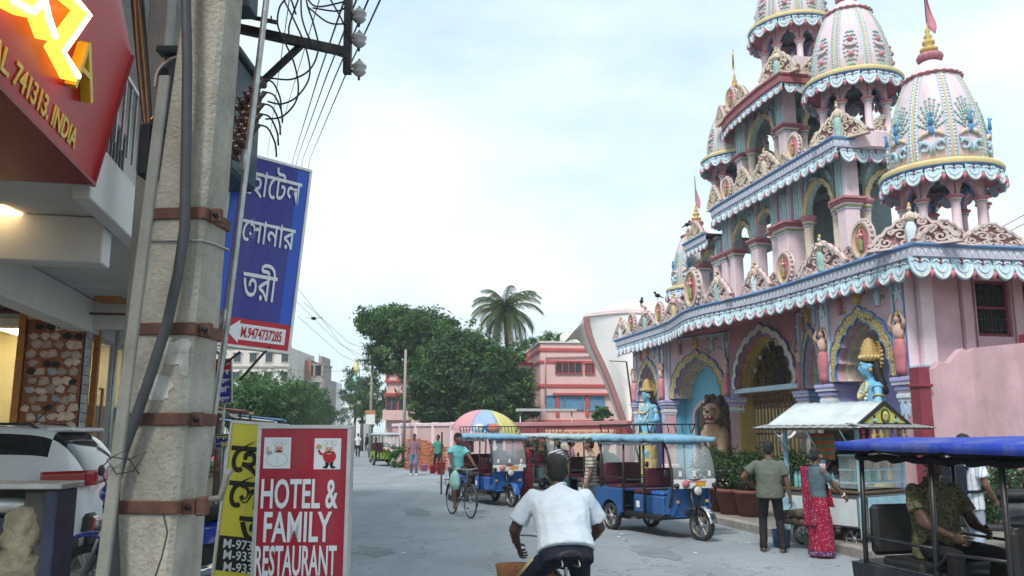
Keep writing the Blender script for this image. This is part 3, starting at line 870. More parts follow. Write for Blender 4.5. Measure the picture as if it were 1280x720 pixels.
# chhatris -------------------------------------------------------------------------------
DOMEP = [(.745, 0), (.79, .12), (.80, .28), (.775, .50), (.72, .74), (.645, .98), (.55, 1.20), (.44, 1.40), (.33, 1.54), (.22, 1.64), (.14, 1.69)]
def dome_r(z):
 for (r0, z0), (r1, z1) in zip(DOMEP, DOMEP[1:]):
  if z0 <= z <= z1: return r0 + (r1 - r0) * (z - z0) / (z1 - z0)
 return .14
def chhatri(t, s, zring, zbase, R0, motif, flag=None, hd=1.0, n_arch=8, rot=0.0, pink=None):
 pink = pink or M_pinkl
 root = bpy.data.objects.new('chhatri', None); COL.objects.link(root); root.parent = TROOT; root.location = (t, s, 0); root.rotation_euler.z = rot
 sub = lambda mb, nm: mb.build(nm, root)
 rc = R0 * .66; zc = zbase + (zring - zbase) * .60; zt = zring - .08
 mb = MB(); mb.lathe([(R0 * .74, zbase - .4), (R0 * .74, zbase), (R0 * .72, zbase + .06), (0, zbase + .06)], M_pinkl, 24, smooth=False); sub(mb, 'drum')
 for i in range(n_arch):
  a = 2 * PI * (i + .5) / n_arch
  column('round', rc * cos(a), rc * sin(a), zbase + .05, zc - zbase - .05, R0 * .155, root)
  b0, b1 = 2 * PI * (i - .5) / n_arch, 2 * PI * (i + .5) / n_arch
  # arches between the columns
  p, q = (rc * cos(b1), rc * sin(b1)), (rc * cos(b0), rc * sin(b0))
  M = side_frame(p, q); w = (Vector(p) - Vector(q)).length
  mb = MB(); arch_panel(mb, w, zc, (zt - zc) * .62, zt, M @ TRN((0, 0, -.05)), M_pink, M_cream, M_blued, .10, 5, inner=.74, band=.05); sub(mb, 'arch_panel')
 mb = MB()                                         # ring eave
 mb.lathe([(rc * .95, zt - .02), (R0 * .82, zt - .12), (R0 * .93, zt - .10), (R0 * .93, zring - .06)], M_roof, 40)
 mb.lathe([(R0 * .93, zring - .09), (R0 * .99, zring - .08), (R0, zring - .03)], M_blued, 40, cap=False)
 mb.lathe([(R0, zring - .035), (R0 * 1.02, zring + .03), (R0 * .98, zring + .09), (R0 * .80, zring + .10), (R0 * .745, zring + .10), (.01, zring + .11)], M_gold2, 40, cap=False)
 mb.lathe([(rc * 1.02, zt - .06), (0, zt - .05)], M_tealg, 20)
 sub(mb, 'ring_eave')
 ring = [(R0 * .95 * cos(2 * PI * i / 40), R0 * .95 * sin(2 * PI * i / 40)) for i in range(40)]
 hang_scallops(ring, zring - .07, R0 * .30, root, .10, True)
 k = R0 * hd; zd = zring + .09
 mb = MB(); mb.lathe([(r * R0, zd + z * k) for r, z in DOMEP], pink, 40); dome = sub(mb, 'dome')
 nr = 8
 for i in range(nr):                               # yellow ribs with blue and white plaited borders
  a = 2 * PI * (i + .5) / nr
  rb = MB()
  for off, hw, mm, pr in ((0, .014, M_gold2, .028), (-.05, .022, M_bluew, .016), (.05, .022, M_bluew, .016), (-.085, .008, M_blue, .018), (.085, .008, M_blue, .018)):
   def fn(u, v, off=off, hw=hw, pr=pr):
    z = .04 + 1.36 * u; r = dome_r(z); sc = .45 + .55 * r / .8
    aa = a + (off + hw * (2 * v - 1)) * sc / max(.2, r)
    rr = (r + pr * (1 - abs(2 * v - 1) * .6)) * R0
    return (rr * cos(aa), rr * sin(aa), zd + z * k)
   rb.grid(fn, 14, 2, mm)
  for j in range(26):                           # plaits
   z = .08 + 1.28 * j / 25; r = dome_r(z); sc = .45 + .55 * r / .8
   for off in (-.05, .05):
    aa = a + off * sc / max(.2, r); rr = (r + .018) * R0
    rb.ball((rr * cos(aa), rr * sin(aa), zd + z * k), (.022 * R0 * sc, .022 * R0 * sc, .012 * R0), M_blue if j % 2 else M_bluew, 5, 3)
  sub(rb, 'dome_rib')
  # motif between ribs
  a2 = 2 * PI * i / nr
  mo = MB()
  def Q(x, z, pr=.03):
   r = dome_r(z); aa = a2 + x / max(.2, r); rr = (r + pr) * R0
   return (rr * cos(aa), rr * sin(aa), zd + z * k)
  if motif == 'peacock':
   for row in range(4):
    for j in range(-4, 5):
     ph = j * .31; rad = .15 + row * .085
     x = rad * sin(ph) * .58; z = .44 + rad * cos(ph) * (.95 + .3 * cos(ph))
     mo.ball(Q(x, z, .008), (.026 * R0,) * 3, M_teal, 6, 4)
     mo.tube([Q(x * .8, .44 + (z - .44) * .8, .006), Q(x, z, .012)], .012 * R0, M_teal, 4)
   mo.ball(Q(0, .46, .03), (.046 * R0, .046 * R0, .10 * R0), M_pea, 8, 6)
   mo.tube([Q(0, .52, .06), Q(0, .62, .09), Q(.01, .68, .10), Q(.03, .67, .14)], [.04 * R0, .026 * R0, .03 * R0, .012 * R0], M_pea, 6)
   for sgn in (-1, 1):
    mo.tube([Q(sgn * .05, .42), Q(sgn * .13, .40), Q(sgn * .22, .33)], [.045 * R0, .035 * R0, .01], M_cream, 6)
    mo.tube([Q(sgn * (.12 + .07 * cos(q)), .22 + .065 * sin(q)) for q in [x * .7 for x in range(9)]], .026 * R0, M_blue, 5)
    mo.tube([Q(sgn * .02, .10), Q(sgn * .04, .24), Q(sgn * .2, .30)], .028 * R0, M_blue, 5)
  else:
   for row in range(9):
    z = .10 + row * .085; wd = .11 * sin(PI * (row + 1.2) / 10.5) + .02
    for j in range(-2, 3):
     mo.ball(Q(wd * j / 2, z + .015 * (abs(j) % 2), .006), (.026 * R0,) * 3, M_teal, 6, 4)
   for z in (.30, .62): mo.ball(Q(0, z, .015), (.05 * R0, .05 * R0, .06 * R0), M_bud, 7, 5)
   mo.tube([Q(-.11, .50, .03), Q(0, .47, .05), Q(.11, .50, .03)], .03 * R0, M_pinkl, 5)
  sub(mo, 'peacock_relief' if motif == 'peacock' else 'leaf_relief')
 mb = MB()                                         # rosy rim, lotus and gilt finial
 zt = zd + 1.40 * k
 for i in range(24):
  a = 2 * PI * i / 24; mb.ball((.46 * R0 * cos(a), .46 * R0 * sin(a), zt), (.07 * R0, .07 * R0, .03 * R0), M_pinkd, 6, 4)
 sub(mb, 'dome_rim')
 mb = MB(); z = zd + 1.69 * k
 for i in range(12):
  a = 2 * PI * i / 12; mb.ball((.15 * R0 * cos(a), .15 * R0 * sin(a), z + .08 * R0), (.09 * R0, .09 * R0, .085 * R0), M_pinkd, 6, 4)
 mb.lathe([(.10 * R0, z - .02), (.12 * R0, z + .05 * R0), (.08 * R0, z + .14 * R0)], M_pinkd, 12)
 sub(mb, 'lotus')
 mb = MB(); z += .13 * R0; q = R0
 mb.lathe([(.05 * q, z), (.15 * q, z + .06 * q), (.16 * q, z + .12 * q), (.06 * q, z + .17 * q), (.11 * q, z + .22 * q), (.11 * q, z + .27 * q), (.045 * q, z + .31 * q), (.08 * q, z + .36 * q), (.03 * q, z + .42 * q), (.05 * q, z + .47 * q), (.012 * q, z + .55 * q), (0, z + .85 * q)], M_gold, 14)
 sub(mb, 'finial')
 if flag:
  mb = MB(); mb.tube([(0, 0, z + .5 * q), (0, 0, z + 1.5 * q)], .012, M_iron, 5)
  mb.grid(lambda u, v: (.02 + .10 * u * sin(5 * v) + .05 * u, -.05 * u * cos(6 * v) - .10 * u, z + (.55 + .85 * v) * q - .22 * u), 4, 8, flag, thick=(.004, .006, 0))
  sub(mb, 'flag')
 return root
M_flag = mat('faded pink cloth', (.55, .22, .27), .85, .15, 6, .2, 30)
M_flagy = mat('yellow cloth', (.62, .52, .14), .85, .15, 6, .2, 30)
chhatri(1.66, 1.12, 7.20, 5.64, 1.21, 'peacock', M_flag, hd=1.25)
chhatri(2.75, 5.5, 11.20, 9.56, 1.30, 'leaf', rot=.2, hd=1.10)
chhatri(3.3, 9.3, 14.75, 13.0, 1.37, 'leaf', rot=.1)
chhatri(2.75, 12.3, 11.25, 9.7, 1.30, 'leaf')
chhatri(2.7, 15.9, 7.20, 5.64, 1.25, 'peacock', M_flag, hd=1.18)

# upper storeys --------------------------------------------------------------------------
def arcade(cols, arches, tfront, z0, zcap, ztop, side=None):
 for kind, t, s, w in cols: column(kind, t, s, z0, zcap - z0, w)
 for p, q in arches:
  M = side_frame(p, q); w = (Vector(p) - Vector(q)).length
  mb = MB(); arch_panel(mb, w, zcap, min((ztop - zcap) * .72, w * .55), ztop, M @ TRN((0, 0, -.09)), M_teal, M_cream, M_gold2, .16, 7, inner=.92, band=.10)
  for sx in (-1, 1):                            # painted leaves in the spandrels
   mb.ball((0, 0, 0), (.09, .22, .03), M_blue, 8, 5, xf=M @ TRN((sx * w * .40, ztop - .38, .10)) @ ROT4(sx * .5, 4, 'Z'))
   mb.ball((0, 0, 0), (.06, .10, .03), M_bud, 8, 5, xf=M @ TRN((sx * w * .30, ztop - .18, .10)))
  part(mb, 'arch_panel')
def pier(t, s, z0, z1, w, wt=None):
 mb = MB(); wt = wt or w
 mb.box((t, s, (z0 + z1) / 2), (wt, w, z1 - z0), M_pinkl, .01)
 for sy in (-1, 1):
  mb.box((t - wt / 2 - .012, s + sy * w * .36, (z0 + z1) / 2), (.024, w * .12, z1 - z0), M_blue)
 mb.box((t - wt / 2 - .012, s, (z0 + z1) / 2), (.022, w * .34, (z1 - z0) * .98), M_teal)
 part(mb, 'pier')
# storey 2
z0, zc, zt = 5.9, 7.95, 9.22
arcade([('square', 2.3, 5.4, .42), ('twist', 2.3, 5.92, .26), ('twist', 2.82, 5.4, .26), ('twist', 2.3, 7.36, .26), ('square', 2.3, 8.3, .62), ('square', 2.3, 9.0, .36), ('square', 2.3, 10.3, .36),
  ('round', 2.3, 10.62, .26), ('square', 2.3, 11.9, .34), ('square', 2.3, 12.5, .36), ('square', 2.3, 13.2, .34), ('square', 2.3, 14.6, .36), ('twist', 4.2, 5.4, .26), ('square', 4.6, 5.4, .42)],
       [((2.3, 7.36), (2.3, 5.92)), ((2.3, 10.3), (2.3, 9.0)), ((2.3, 11.9), (2.3, 10.62)), ((2.82, 5.4), (4.2, 5.4))], 2.3, z0, zc, zt)
arcade([], [((2.3, 14.6), (2.3, 13.2))], 2.3, z0, 7.6, 8.5)
for s, w in ((5.42, .44), (8.3, .62), (10.3, .36), (12.2, .7), (8.98, .34)): pier(2.32, s, zc, zt, w, .4)
pier(2.32, 7.62, zc, zt, .4, .36); pier(2.32, 12.95, 7.6, 8.5, .4, .4)
eave([(1.9, 14.9), (1.72, 14.9), (1.7, 12.9)], 8.72, .9, .36)
eave([(2.3, 12.75), (1.85, 12.62), (1.65, 12.3), (1.6, 11.8), (1.6, 8.6), (1.6, 4.8), (3.2, 4.78), (5.1, 4.75)], 9.37, 1.0, .42, hband=.2)
mb = MB()
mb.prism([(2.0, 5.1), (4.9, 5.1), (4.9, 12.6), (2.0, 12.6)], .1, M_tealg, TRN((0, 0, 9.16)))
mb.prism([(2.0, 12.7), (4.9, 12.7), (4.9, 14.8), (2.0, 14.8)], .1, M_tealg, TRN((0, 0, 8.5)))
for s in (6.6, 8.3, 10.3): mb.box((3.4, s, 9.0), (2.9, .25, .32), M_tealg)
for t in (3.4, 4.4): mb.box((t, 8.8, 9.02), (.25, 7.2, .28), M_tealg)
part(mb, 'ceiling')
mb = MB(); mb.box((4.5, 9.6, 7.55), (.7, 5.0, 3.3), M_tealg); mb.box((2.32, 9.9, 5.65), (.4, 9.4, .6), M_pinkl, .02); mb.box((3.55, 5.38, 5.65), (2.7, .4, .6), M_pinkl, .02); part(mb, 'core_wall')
mb = MB(); mb.tube([(2.9, 5.6, 6.9), (4.5, 5.6, 6.9)], .04, M_rust, 6); part(mb, 'railing')
# crest of roof 2
for s in (5.7, 7.5, 9.15, 10.4, 11.5): place_crest((1.8, s, 9.40), FR, .5, .5, k=CREST2)
for s in (6.75, 11.0): place_medal((1.72, s, 9.40), FR, .78)
for i, (s, w) in enumerate(((8.4, .95), (9.9, .7), (12.0, .6))): place_crest((1.72, s, 9.40), FR, w, .85, (M_cream, 'flute', .95) if i == 0 else None, k=CREST2)
place_crest((1.95, 5.0, 9.40), FR + .55, .9, .82, (M_teal, 'down', 1.1), k=CREST2)
place_crest((3.1, 4.85, 9.40), .03, .8, .75, k=CREST2)
place_crest((1.85, 13.9, 8.75), FR, .7, .7, k=CREST2); place_medal((1.85, 14.55, 8.75), FR, .55)
# storey 3
z0, zc, zt = 9.4, 10.95, 12.0
arcade([('square', 2.2, 8.05, .40), ('twist', 2.2, 8.62, .24), ('twist', 2.75, 8.05, .24), ('twist', 2.2, 10.3, .24), ('square', 2.2, 10.85, .36), ('round', 2.4, 11.15, .24), ('twist', 4.2, 8.05, .24), ('square', 4.7, 8.05, .4)],
       [((2.2, 10.3), (2.2, 8.62)), ((2.75, 8.05), (4.2, 8.05))], 2.2, z0, zc, zt)
pier(2.22, 8.1, zc, zt, .46, .42); pier(2.22, 10.72, zc, zt, .6, .4)
eave([(2.4, 11.75), (1.95, 11.62), (1.70, 11.3), (1.55, 10.6), (1.46, 9.4), (1.44, 8.2), (1.5, 7.1), (3.2, 7.05), (5.0, 7.0)], 12.15, .95, .34, rose=True, hband=.22)
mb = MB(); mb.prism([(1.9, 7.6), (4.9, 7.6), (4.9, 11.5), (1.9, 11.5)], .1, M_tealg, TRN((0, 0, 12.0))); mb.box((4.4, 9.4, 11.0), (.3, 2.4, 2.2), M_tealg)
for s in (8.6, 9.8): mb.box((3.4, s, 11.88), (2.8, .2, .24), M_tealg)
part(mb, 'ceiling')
mb = MB(); mb.prism([(2.0, 5.2), (4.9, 5.2), (4.9, 12.5), (2.0, 12.5)], .1, M_conc, TRN((0, 0, 9.27))); mb.prism([(1.9, 7.5), (4.9, 7.5), (4.9, 11.5), (1.9, 11.5)], .9, M_pinkl, TRN((.35, 0, 12.11))); part(mb, 'roof')
place_crest((1.75, 7.5, 12.20), FR + .35, .85, .92, (M_teal, 'namaste', 1.0), k=CREST2)
place_crest((2.7, 7.18, 12.20), .03, .7, .7, k=CREST2)
place_medal((1.62, 10.2, 12.20), FR, .82); place_crest((1.55, 9.4, 12.2), FR, .45, .6, k=CREST2); place_crest((1.75, 11.3, 12.2), FR, .4, .7, k=CREST2)
mb = MB(); c = (1.66, 10.2, 13.05)
mb.lathe([(.09, 0), (.12, .08), (.04, .16), (.09, .22), (.03, .32), (.05, .38), (.01, .5), (0, .62)], M_gold, 10, c=c)
mb.tube([(c[0], c[1], c[2] + .6), (c[0], c[1], c[2] + 1.35)], .01, M_iron, 5)
mb.grid(lambda u, v: (c[0] - .1 * u, c[1] - .08 * u + .02 * sin(6 * v), c[2] + .75 + .55 * v - .2 * u), 3, 6, M_flagy, thick=(.004, .004, 0)); part(mb, 'finial')

# ---------------------------------------------------------------- the white shop building beside the street
M_wallw = mat('white lime wash', (.66, .64, .61), .85, .07, 2, .12, 40, grime=.25, gcol=(.38, .35, .31), gsc=1.2)
M_soff = mat('grey white soffit', (.55, .53, .51), .85, .08, 2, .1, 40, grime=.3, gcol=(.3, .28, .25))
M_brown = mat('reddish brown mosaic ground', (.26, .085, .035), .55, .4, 18, .3, 60)
M_stw = mat('pale mosaic stone', (.55, .42, .34), .5, .25, 20, .2, 80, rnd=.35)
M_tileg = mat('grey patterned tile', (.34, .36, .38), .35, .35, 30, .1, 80, rnd=.25)
M_orange = mat('orange varnished wood', (.44, .17, .035), .45, .25, 12, .1, 60)
M_steel = mat('galvanised steel', (.42, .43, .42), .42, .25, 14, .12, 70, metal=.75, grime=.3, gcol=(.2, .17, .14))
M_alu = mat('dull aluminium', (.62, .62, .60), .4, .12, 14, .08, 70, metal=.55, grime=.25, gcol=(.28, .24, .2))
M_creamw = mat('cream shop wall', (.72, .62, .36), .8, .06, 3, .05, 40)
M_shut = mat('brown rolling shutter', (.10, .06, .045), .6, .25, 10, .1, 60)
M_tin = mat('corrugated tin', (.36, .37, .37), .5, .2, 6, .1, 60, metal=.5, grime=.4, gcol=(.17, .12, .09))
M_glassc = glass('shop glass', (.75, .85, .82), .05, .22)
M_lampw = mat('warm lamp', (1.0, .72, .35), .5, .02, 3, 0, emit=2.6)
M_lampc = mat('cool lamp', (1.0, .93, .75), .5, .02, 3, 0, emit=7.0)
q_face = -3.56
Bf = G(116, 231, 3.70); q_slab = Bf.dot(V) - .02; p_sg = Bf.dot(U)
OR = ('first', 'second', 'third', 'fourth', 'fifth', 'sixth', 'seventh', 'eighth', 'ninth')
BR = thing('shop_building', 'white shop building with a deep overhanging slab and a mosaic pillar by the parked car', 'building')
def bp(mb, name, parent=None): return mb.build(name, parent or BR)
def bbox(mb, p, q, z, m, b=0.0):       # box between ranges along / across the street
 c = st(sum(p) / 2, sum(q) / 2)
 mb.box((0, 0, 0), (abs(q[1] - q[0]), abs(p[1] - p[0]), z[1] - z[0]), m, b, xf=TRN((c.x, c.y, sum(z) / 2)) @ ROT4(STREET, 4, 'Z'))
pK = st(0, 0)
K = VE((-6.12, 12.0, 0)); pk = K.dot(U)
mb = MB(); bbox(mb, (2.0, p_sg + .03), (-9, q_slab - 1.0), (3.70, 3.86), M_soff); bbox(mb, (p_sg + .03, 19), (-9, q_slab), (3.70, 3.86), M_soff); bbox(mb, (p_sg + .04, 19), (q_slab - .14, q_slab), (3.60, 4.10), M_wallw, .01); bbox(mb, (2.0, p_sg), (q_slab - 1.14, q_slab - 1.02), (3.62, 4.9), M_wallw); bp(mb, 'slab')
mb = MB()
for p in (7.9, pk + .1): bbox(mb, (p, p + .28), (-9, q_slab - .15), (3.28, 3.695), M_wallw, .01)
bbox(mb, (5.2, 5.48), (-9, q_slab - 1.15), (3.28, 3.695), M_wallw, .01)
bbox(mb, (2, 18.9), (q_face - .22, q_face + .06), (3.22, 3.69), M_wallw, .01)
bp(mb, 'beam')
mb = MB(); bbox(mb, (2, 19), (-9, q_face), (4.36, 14), M_wallw); bp(mb, 'wall')
mb = MB(); bbox(mb, (2, 19), (q_face, q_slab - .1), (7.2, 7.38), M_wallw); bbox(mb, (2, 19), (q_slab - .2, q_slab - .05), (7.1, 8.1), M_wallw); bp(mb, 'upper_slab')
for i in range(4):
 p0 = 5.2 + i * 2.6
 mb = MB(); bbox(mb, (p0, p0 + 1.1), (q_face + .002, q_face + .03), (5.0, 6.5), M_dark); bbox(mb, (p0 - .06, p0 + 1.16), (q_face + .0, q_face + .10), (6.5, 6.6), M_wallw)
 w_ = bp(mb, 'window')
 g = MB()
 for k in range(6): bbox(g, (p0 + .1 + k * .18, p0 + .12 + k * .18), (q_face + .05, q_face + .07), (5.0, 6.5), M_steel)
 bp(g, 'window_bars', w_)
mb = MB()
for k in range(50):
 w = st(4 + k * .22, q_slab - .08); mb.box((w.x, w.y, 4.7), (.02, .02, .7), M_steel)
w0, w1 = st(3.9, q_slab - .08), st(15.1, q_slab - .08); mb.between((w0.x, w0.y, 5.06), (w1.x, w1.y, 5.06), .04, .04, M_steel)
bp(mb, 'balcony_railing')
# forecourt plinth
mb = MB(); bbox(mb, (4.5, 19), (-14, -2.75), (-.02, .28), M_conc, .02); structure('forecourt', mb)
# mosaic pillar at the corner, tile face toward the street
def pm(x, y, z): return K + V * x * 1.176 + U * y + Z3 * (1.8 + (z - 1.8) * 1.176)
mb = MB(); c = pm(-.33, .21, 1.7); mb.box((0, 0, 0), (.75, .46, 3.75), M_brown, .005, xf=TRN(c) @ ROT4(STREET, 4, 'Z'))
mb.box((0, 0, 0), (.79, .50, .14), M_gold, .01, xf=TRN(pm(-.33, .21, 3.2)) @ ROT4(STREET, 4, 'Z'))
pil = bp(mb, 'mosaic_pillar')
stones = []
for k in range(6):
 s_ = MB(); n = R.randint(5, 7)
 s_.prism([(.062 * R.uniform(.75, 1.25) * cos(2 * PI * i / n), .048 * R.uniform(.75, 1.25) * sin(2 * PI * i / n)) for i in range(n)], .02, (M_stw, M_stw, M_stw, M_stw, M_tileg, M_iron)[k], H_)
 stones.append(s_.mesh('stone'))
for i in range(5):
 for j in range(26):
  w = pm(-.58 + i * .125 + R.uniform(-.02, .02) + (.05 if j % 2 else 0) - (.06 if i == 4 and j % 2 else 0), -.002, .35 + j * .108 + R.uniform(-.015, .015))
  o = link('stone', stones[R.choice((0, 1, 2, 3, 0, 1, 4, 5))], pil, w); o.rotation_euler = (0, R.uniform(-.5, .5), STREET); o.scale = (R.uniform(.95, 1.35), 1, R.uniform(.95, 1.4))
tl = MB(); tl.box((0, 0, 0), (.012, .15, .125), M_tileg, .004); tlm = tl.mesh('tile')
for i in range(2):
 for j in range(26):
  o = link('tile', tlm, pil, pm(.01, .06 + i * .16, .28 + j * .113)); o.rotation_euler = (0, 0, STREET)
mb = MB()
for (x, y) in ((-.70, -.02), (.03, .50)): mb.box((0, 0, 0), (.09, .09, 3.6), M_orange, .008, xf=TRN(pm(x, y, 1.75)) @ ROT4(STREET, 4, 'Z'))
bp(mb, 'door_frame')
# lit shop to the left of the pillar
def shop(x0, x1, y0, y1, name, lamp):
 mb = MB()
 a, b, c, d = pm(x0, y0, .22), pm(x1, y0, .22), pm(x1, y1, .22), pm(x0, y1, .22); h = Z3 * 3.45
 mb.quad(d, c, c + h, d + h, M_creamw); mb.quad(a, d, d + h, a + h, M_creamw); mb.quad(b + h, c + h, c, b, M_creamw); mb.quad(a, b, c, d, M_conc); mb.quad(a + h, d + h, c + h, b + h, M_creamw)
 bp(mb, name)
 mb = MB(); c = pm((x0 + x1) / 2, (y0 + y1) / 2, 3.1); mb.box((0, 0, 0), (min(1.2, (x1 - x0) * .5), .25, .05), lamp, .01, xf=TRN(c) @ ROT4(STREET, 4, 'Z')); bp(mb, 'ceiling_lamp')
shop(-3.6, -.72, .05, 2.4, 'shop_interior', M_lampc)
mb = MB(); mb.lathe([(.15, 0), (.15, .03), (.13, .05)], M_brown, 20, xf=frame(pm(-.95, 2.33, 2.55), V, Z3)); mb.lathe([(.12, .045), (0, .05)], M_white, 20, xf=frame(pm(-.95, 2.33, 2.55), V, Z3))
for a in (1.2, 2.6): mb.between(pm(-.95, 2.27, 2.55), pm(-.95, 2.27, 2.55) + V * .09 * cos(a) + Z3 * .09 * sin(a), .008, .004, M_iron)
tag(mb.build('wall_clock'), 'round wall clock on the cream wall inside the lit shop', 'clock')
mb = MB(); mb.box((0, 0, 0), (.34, .02, .10), M_orange, .005, xf=TRN(pm(-1.2, 2.36, 2.05)) @ ROT4(STREET, 4, 'Z')); tag(mb.build('name_board'), 'small wooden board on the cream wall under the shop clock', 'board')
mb = MB()
for k in range(9): mb.between(pm(-3.5, .02, 3.22 + k * .045), pm(-.72, .02, 3.22 + k * .045), .06, .03, M_shut, b=.008)
mb.between(pm(-3.5, -.12, 3.68), pm(-.72, -.12, 3.68), .4, .03, M_shut); bp(mb, 'rolling_shutter')
mb = MB(); mb.box((0, 0, 0), (.05, .42, .46), M_orange, .015, xf=TRN(pm(-.64, -.08, 3.44)) @ ROT4(STREET, 4, 'Z')); bp(mb, 'shutter_bracket')
# glazed shop front along the street
mb = MB()
a, b = pm(-.1, .5, 0), pm(-.1, 4.6, 0)
mb.quad(pm(-2.4, .5, .22), pm(-2.4, 4.6, .22), pm(-2.4, 4.6, 3.2), pm(-2.4, .5, 3.2), M_creamw); mb.quad(pm(-2.4, 4.6, .22), pm(-.1, 4.6, .22), pm(-.1, 4.6, 3.2), pm(-2.4, 4.6, 3.2), M_creamw); mb.quad(pm(-2.4, .5, 3.18), pm(-.1, .5, 3.18), pm(-.1, 4.6, 3.18), pm(-2.4, 4.6, 3.18), M_creamw)
bp(mb, 'shop_interior')
for y in (1.2, 2.5, 3.8): mb = MB(); mb.box((0, 0, 0), (.25, .8, .05), M_lampc, .01, xf=TRN(pm(-1.1, y, 3.1)) @ ROT4(STREET, 4, 'Z')); bp(mb, 'ceiling_lamp')
for k in range(3):
 y0 = .52 + k * 1.36
 mb = MB(); mb.box((0, 0, 0), (.012, 1.28, 3.3), M_glassc, xf=TRN(pm(-.08, y0 + .68, 1.68)) @ ROT4(STREET, 4, 'Z')); bp(mb, 'glass_pane')
 mb = MB(); mb.box((0, 0, 0), (.06, .05, 3.4), M_alu, xf=TRN(pm(-.08, y0 + 1.36, 1.7)) @ ROT4(STREET, 4, 'Z')); bp(mb, 'glass_post')
mb = MB(); mb.tube([pm(.02, .85, 1.2), pm(.06, .85, 1.2), pm(.06, .85, 2.35), pm(.02, .85, 2.35)], .022, M_orange, 8); bp(mb, 'door_handle')
cols = [(.5, .08, .05), (.5, .42, .08), (.12, .35, .12), (.6, .3, .1), (.1, .3, .45)]
for k in range(10):                                   # goods behind the glass
 mb = MB(); c = pm(-.5 - R.random() * .3, .8 + k * .3, .9 + .5 * (k % 3)); mb.lathe([(.09, 0), (.13, .10), (.12, .24), (.05, .32), (.0, .33)], mat('goods paint %d' % (k % 5), cols[k % 5], .5, .3, 20), 9, c=c)
 tag(mb.build('packet'), OR[min(k, 8)] + ' display packet behind the lit shop glass counted from the tiled pillar' if k < 9 else 'last display packet behind the lit shop glass farthest from the tiled pillar', 'packet', 'packets behind the shop glass')
mb = MB(); mb.between(pm(-.45, .55, .55), pm(-.45, 4.4, .55), .6, .7, M_sky, b=.03); tag(mb.build('glass_counter'), 'pale blue display counter behind the lit shop glass', 'counter')
mb = MB()
n = 30                                                # corrugated awning over the glazed front
def aw(u, v): w = pm(.05 + 1.0 * v, .5 + 4.6 * u, 3.42 - .30 * v); return w + Z3 * .022 * sin(u * 110)
mb.grid(aw, 150, 2, M_tin, thick=(0, 0, .01)); bp(mb, 'awning')
mb = MB(); mb.box((0, 0, 0), (.36, .62, .30), M_orange, .02, xf=TRN(pm(.28, -.02, 3.50)) @ ROT4(STREET, 4, 'Z')); tag(mb.build('awning_case'), 'small orange casing at the end of the tin awning above the tiled pillar', 'casing')
mb = MB(); mb.tube([pm(.30, .3, .3), pm(.30, .3, 3.9)], .028, M_steel, 8); mb.tube([pm(-3, -.12, 3.22), pm(1.6, -.12, 3.22)], .02, M_rust, 6); mb.tube([pm(-.2, -.4, 3.0), pm(-.2, -.4, 4.28), pm(1.6, -.2, 4.28)], .022, M_iron, 6); bp(mb, 'conduit')
mb = MB(); c = G(8, 268, 3.66); mb.box((c.x - .1, c.y, 3.685), (.35, .35, .02), M_lampw, .005); bp(mb, 'soffit_lamp')

# ---------------------------------------------------------------- big red overhead shop sign
M_redp = mat('glossy red sign sheet', (.42, .012, .012), .3, .08, 3, .03, 30, spec=.12)
M_redd = mat('deep red sign sheet', (.22, .010, .010), .35, .1, 3, .03, 30, spec=.15)
M_yell = mat('yellow sign paint', (.72, .48, .03), .4, .1, 10, .05, 50)
M_neon = mat('lit yellow letter', (1.0, .50, .04), .4, .03, 5, 0, emit=1.5)
M_neonw = mat('lit letter tube', (1.0, .88, .45), .4, .03, 5, 0, emit=3.2)
SG = thing('shop_sign', 'large glossy red overhead shop sign with glowing yellow letters', 'sign')
Bf = G(116, 231, 3.70); qb = Bf.dot(V); pf = Bf.dot(U)
Mf = PLN(165, 70, V * (qb + .16), V); pm_, zm = Mf.dot(U), Mf.z
zt_ = zm + 1.0
def S3(p, q, z): w = st(p, q); return VE((w.x, w.y, z))
P0 = 2.2
B0, M0 = S3(P0, qb, 3.70), S3(P0, qb + .16, zm)
T0_, Tf = S3(P0, qb - .05, zt_), S3(pm_ - .25, qb - .05, zt_)
I0, If = S3(P0, qb - 1.0, 3.70), S3(pf, qb - 1.0, 3.70)
J0, Jf = S3(P0, qb - 1.0, zt_), S3(pm_ - .25, qb - 1.0, zt_)
mb = MB(); mb.add([B0, Bf, Mf, M0], [(0, 1, 2, 3)], M_redp); mb.add([M0, Mf, Tf, T0_], [(0, 1, 2, 3)], M_redp); mb.build('sign_face', SG)
mb = MB(); mb.add([I0, If, Bf, B0], [(0, 1, 2, 3)], M_redd); mb.add([Bf, If, Jf, Tf, Mf], [(0, 1, 2, 3, 4)], M_redd); mb.add([J0, Jf, If, I0], [(0, 1, 2, 3)], M_redd); mb.add([B0, M0, T0_, J0, I0], [(0, 1, 2, 3, 4)], M_redd); mb.add([T0_, Tf, Jf, J0], [(0, 1, 2, 3)], M_redd); mb.build('sign_box', SG)
fx = (Bf - B0).normalized(); fn = fx.cross(M0 - B0).normalized()
fup = fn.cross(fx)
if fn.dot(EYEP - B0) < 0: fn = -fn
def onface(px, py): return PLN(px, py, B0 + fn * .004, fn)
FM = Matrix(((fx.x, fup.x, fn.x, B0.x), (fx.y, fup.y, fn.y, B0.y), (fx.z, fup.z, fn.z, B0.z), (0, 0, 0, 1))); FMI = FM.inverted()
def fl(px, py): w = FMI @ onface(px, py); return (w.x, w.y)
mb = MB(); e = .02
mb.between(B0 + fn * .01, Bf + fn * .01, .03, .03, M_redd); mb.between(Bf, Mf, .03, .03, M_redd); mb.build('sign_edge', SG)
xe, ye = fl(93, 187); hA = abs(fl(88, 160)[1] - ye)
me = text_mesh('GAL. 741313. INDIA', M_yell, size=hA * 1.9, ext=.003, bold=.004, align='RIGHT', xs=1.0)
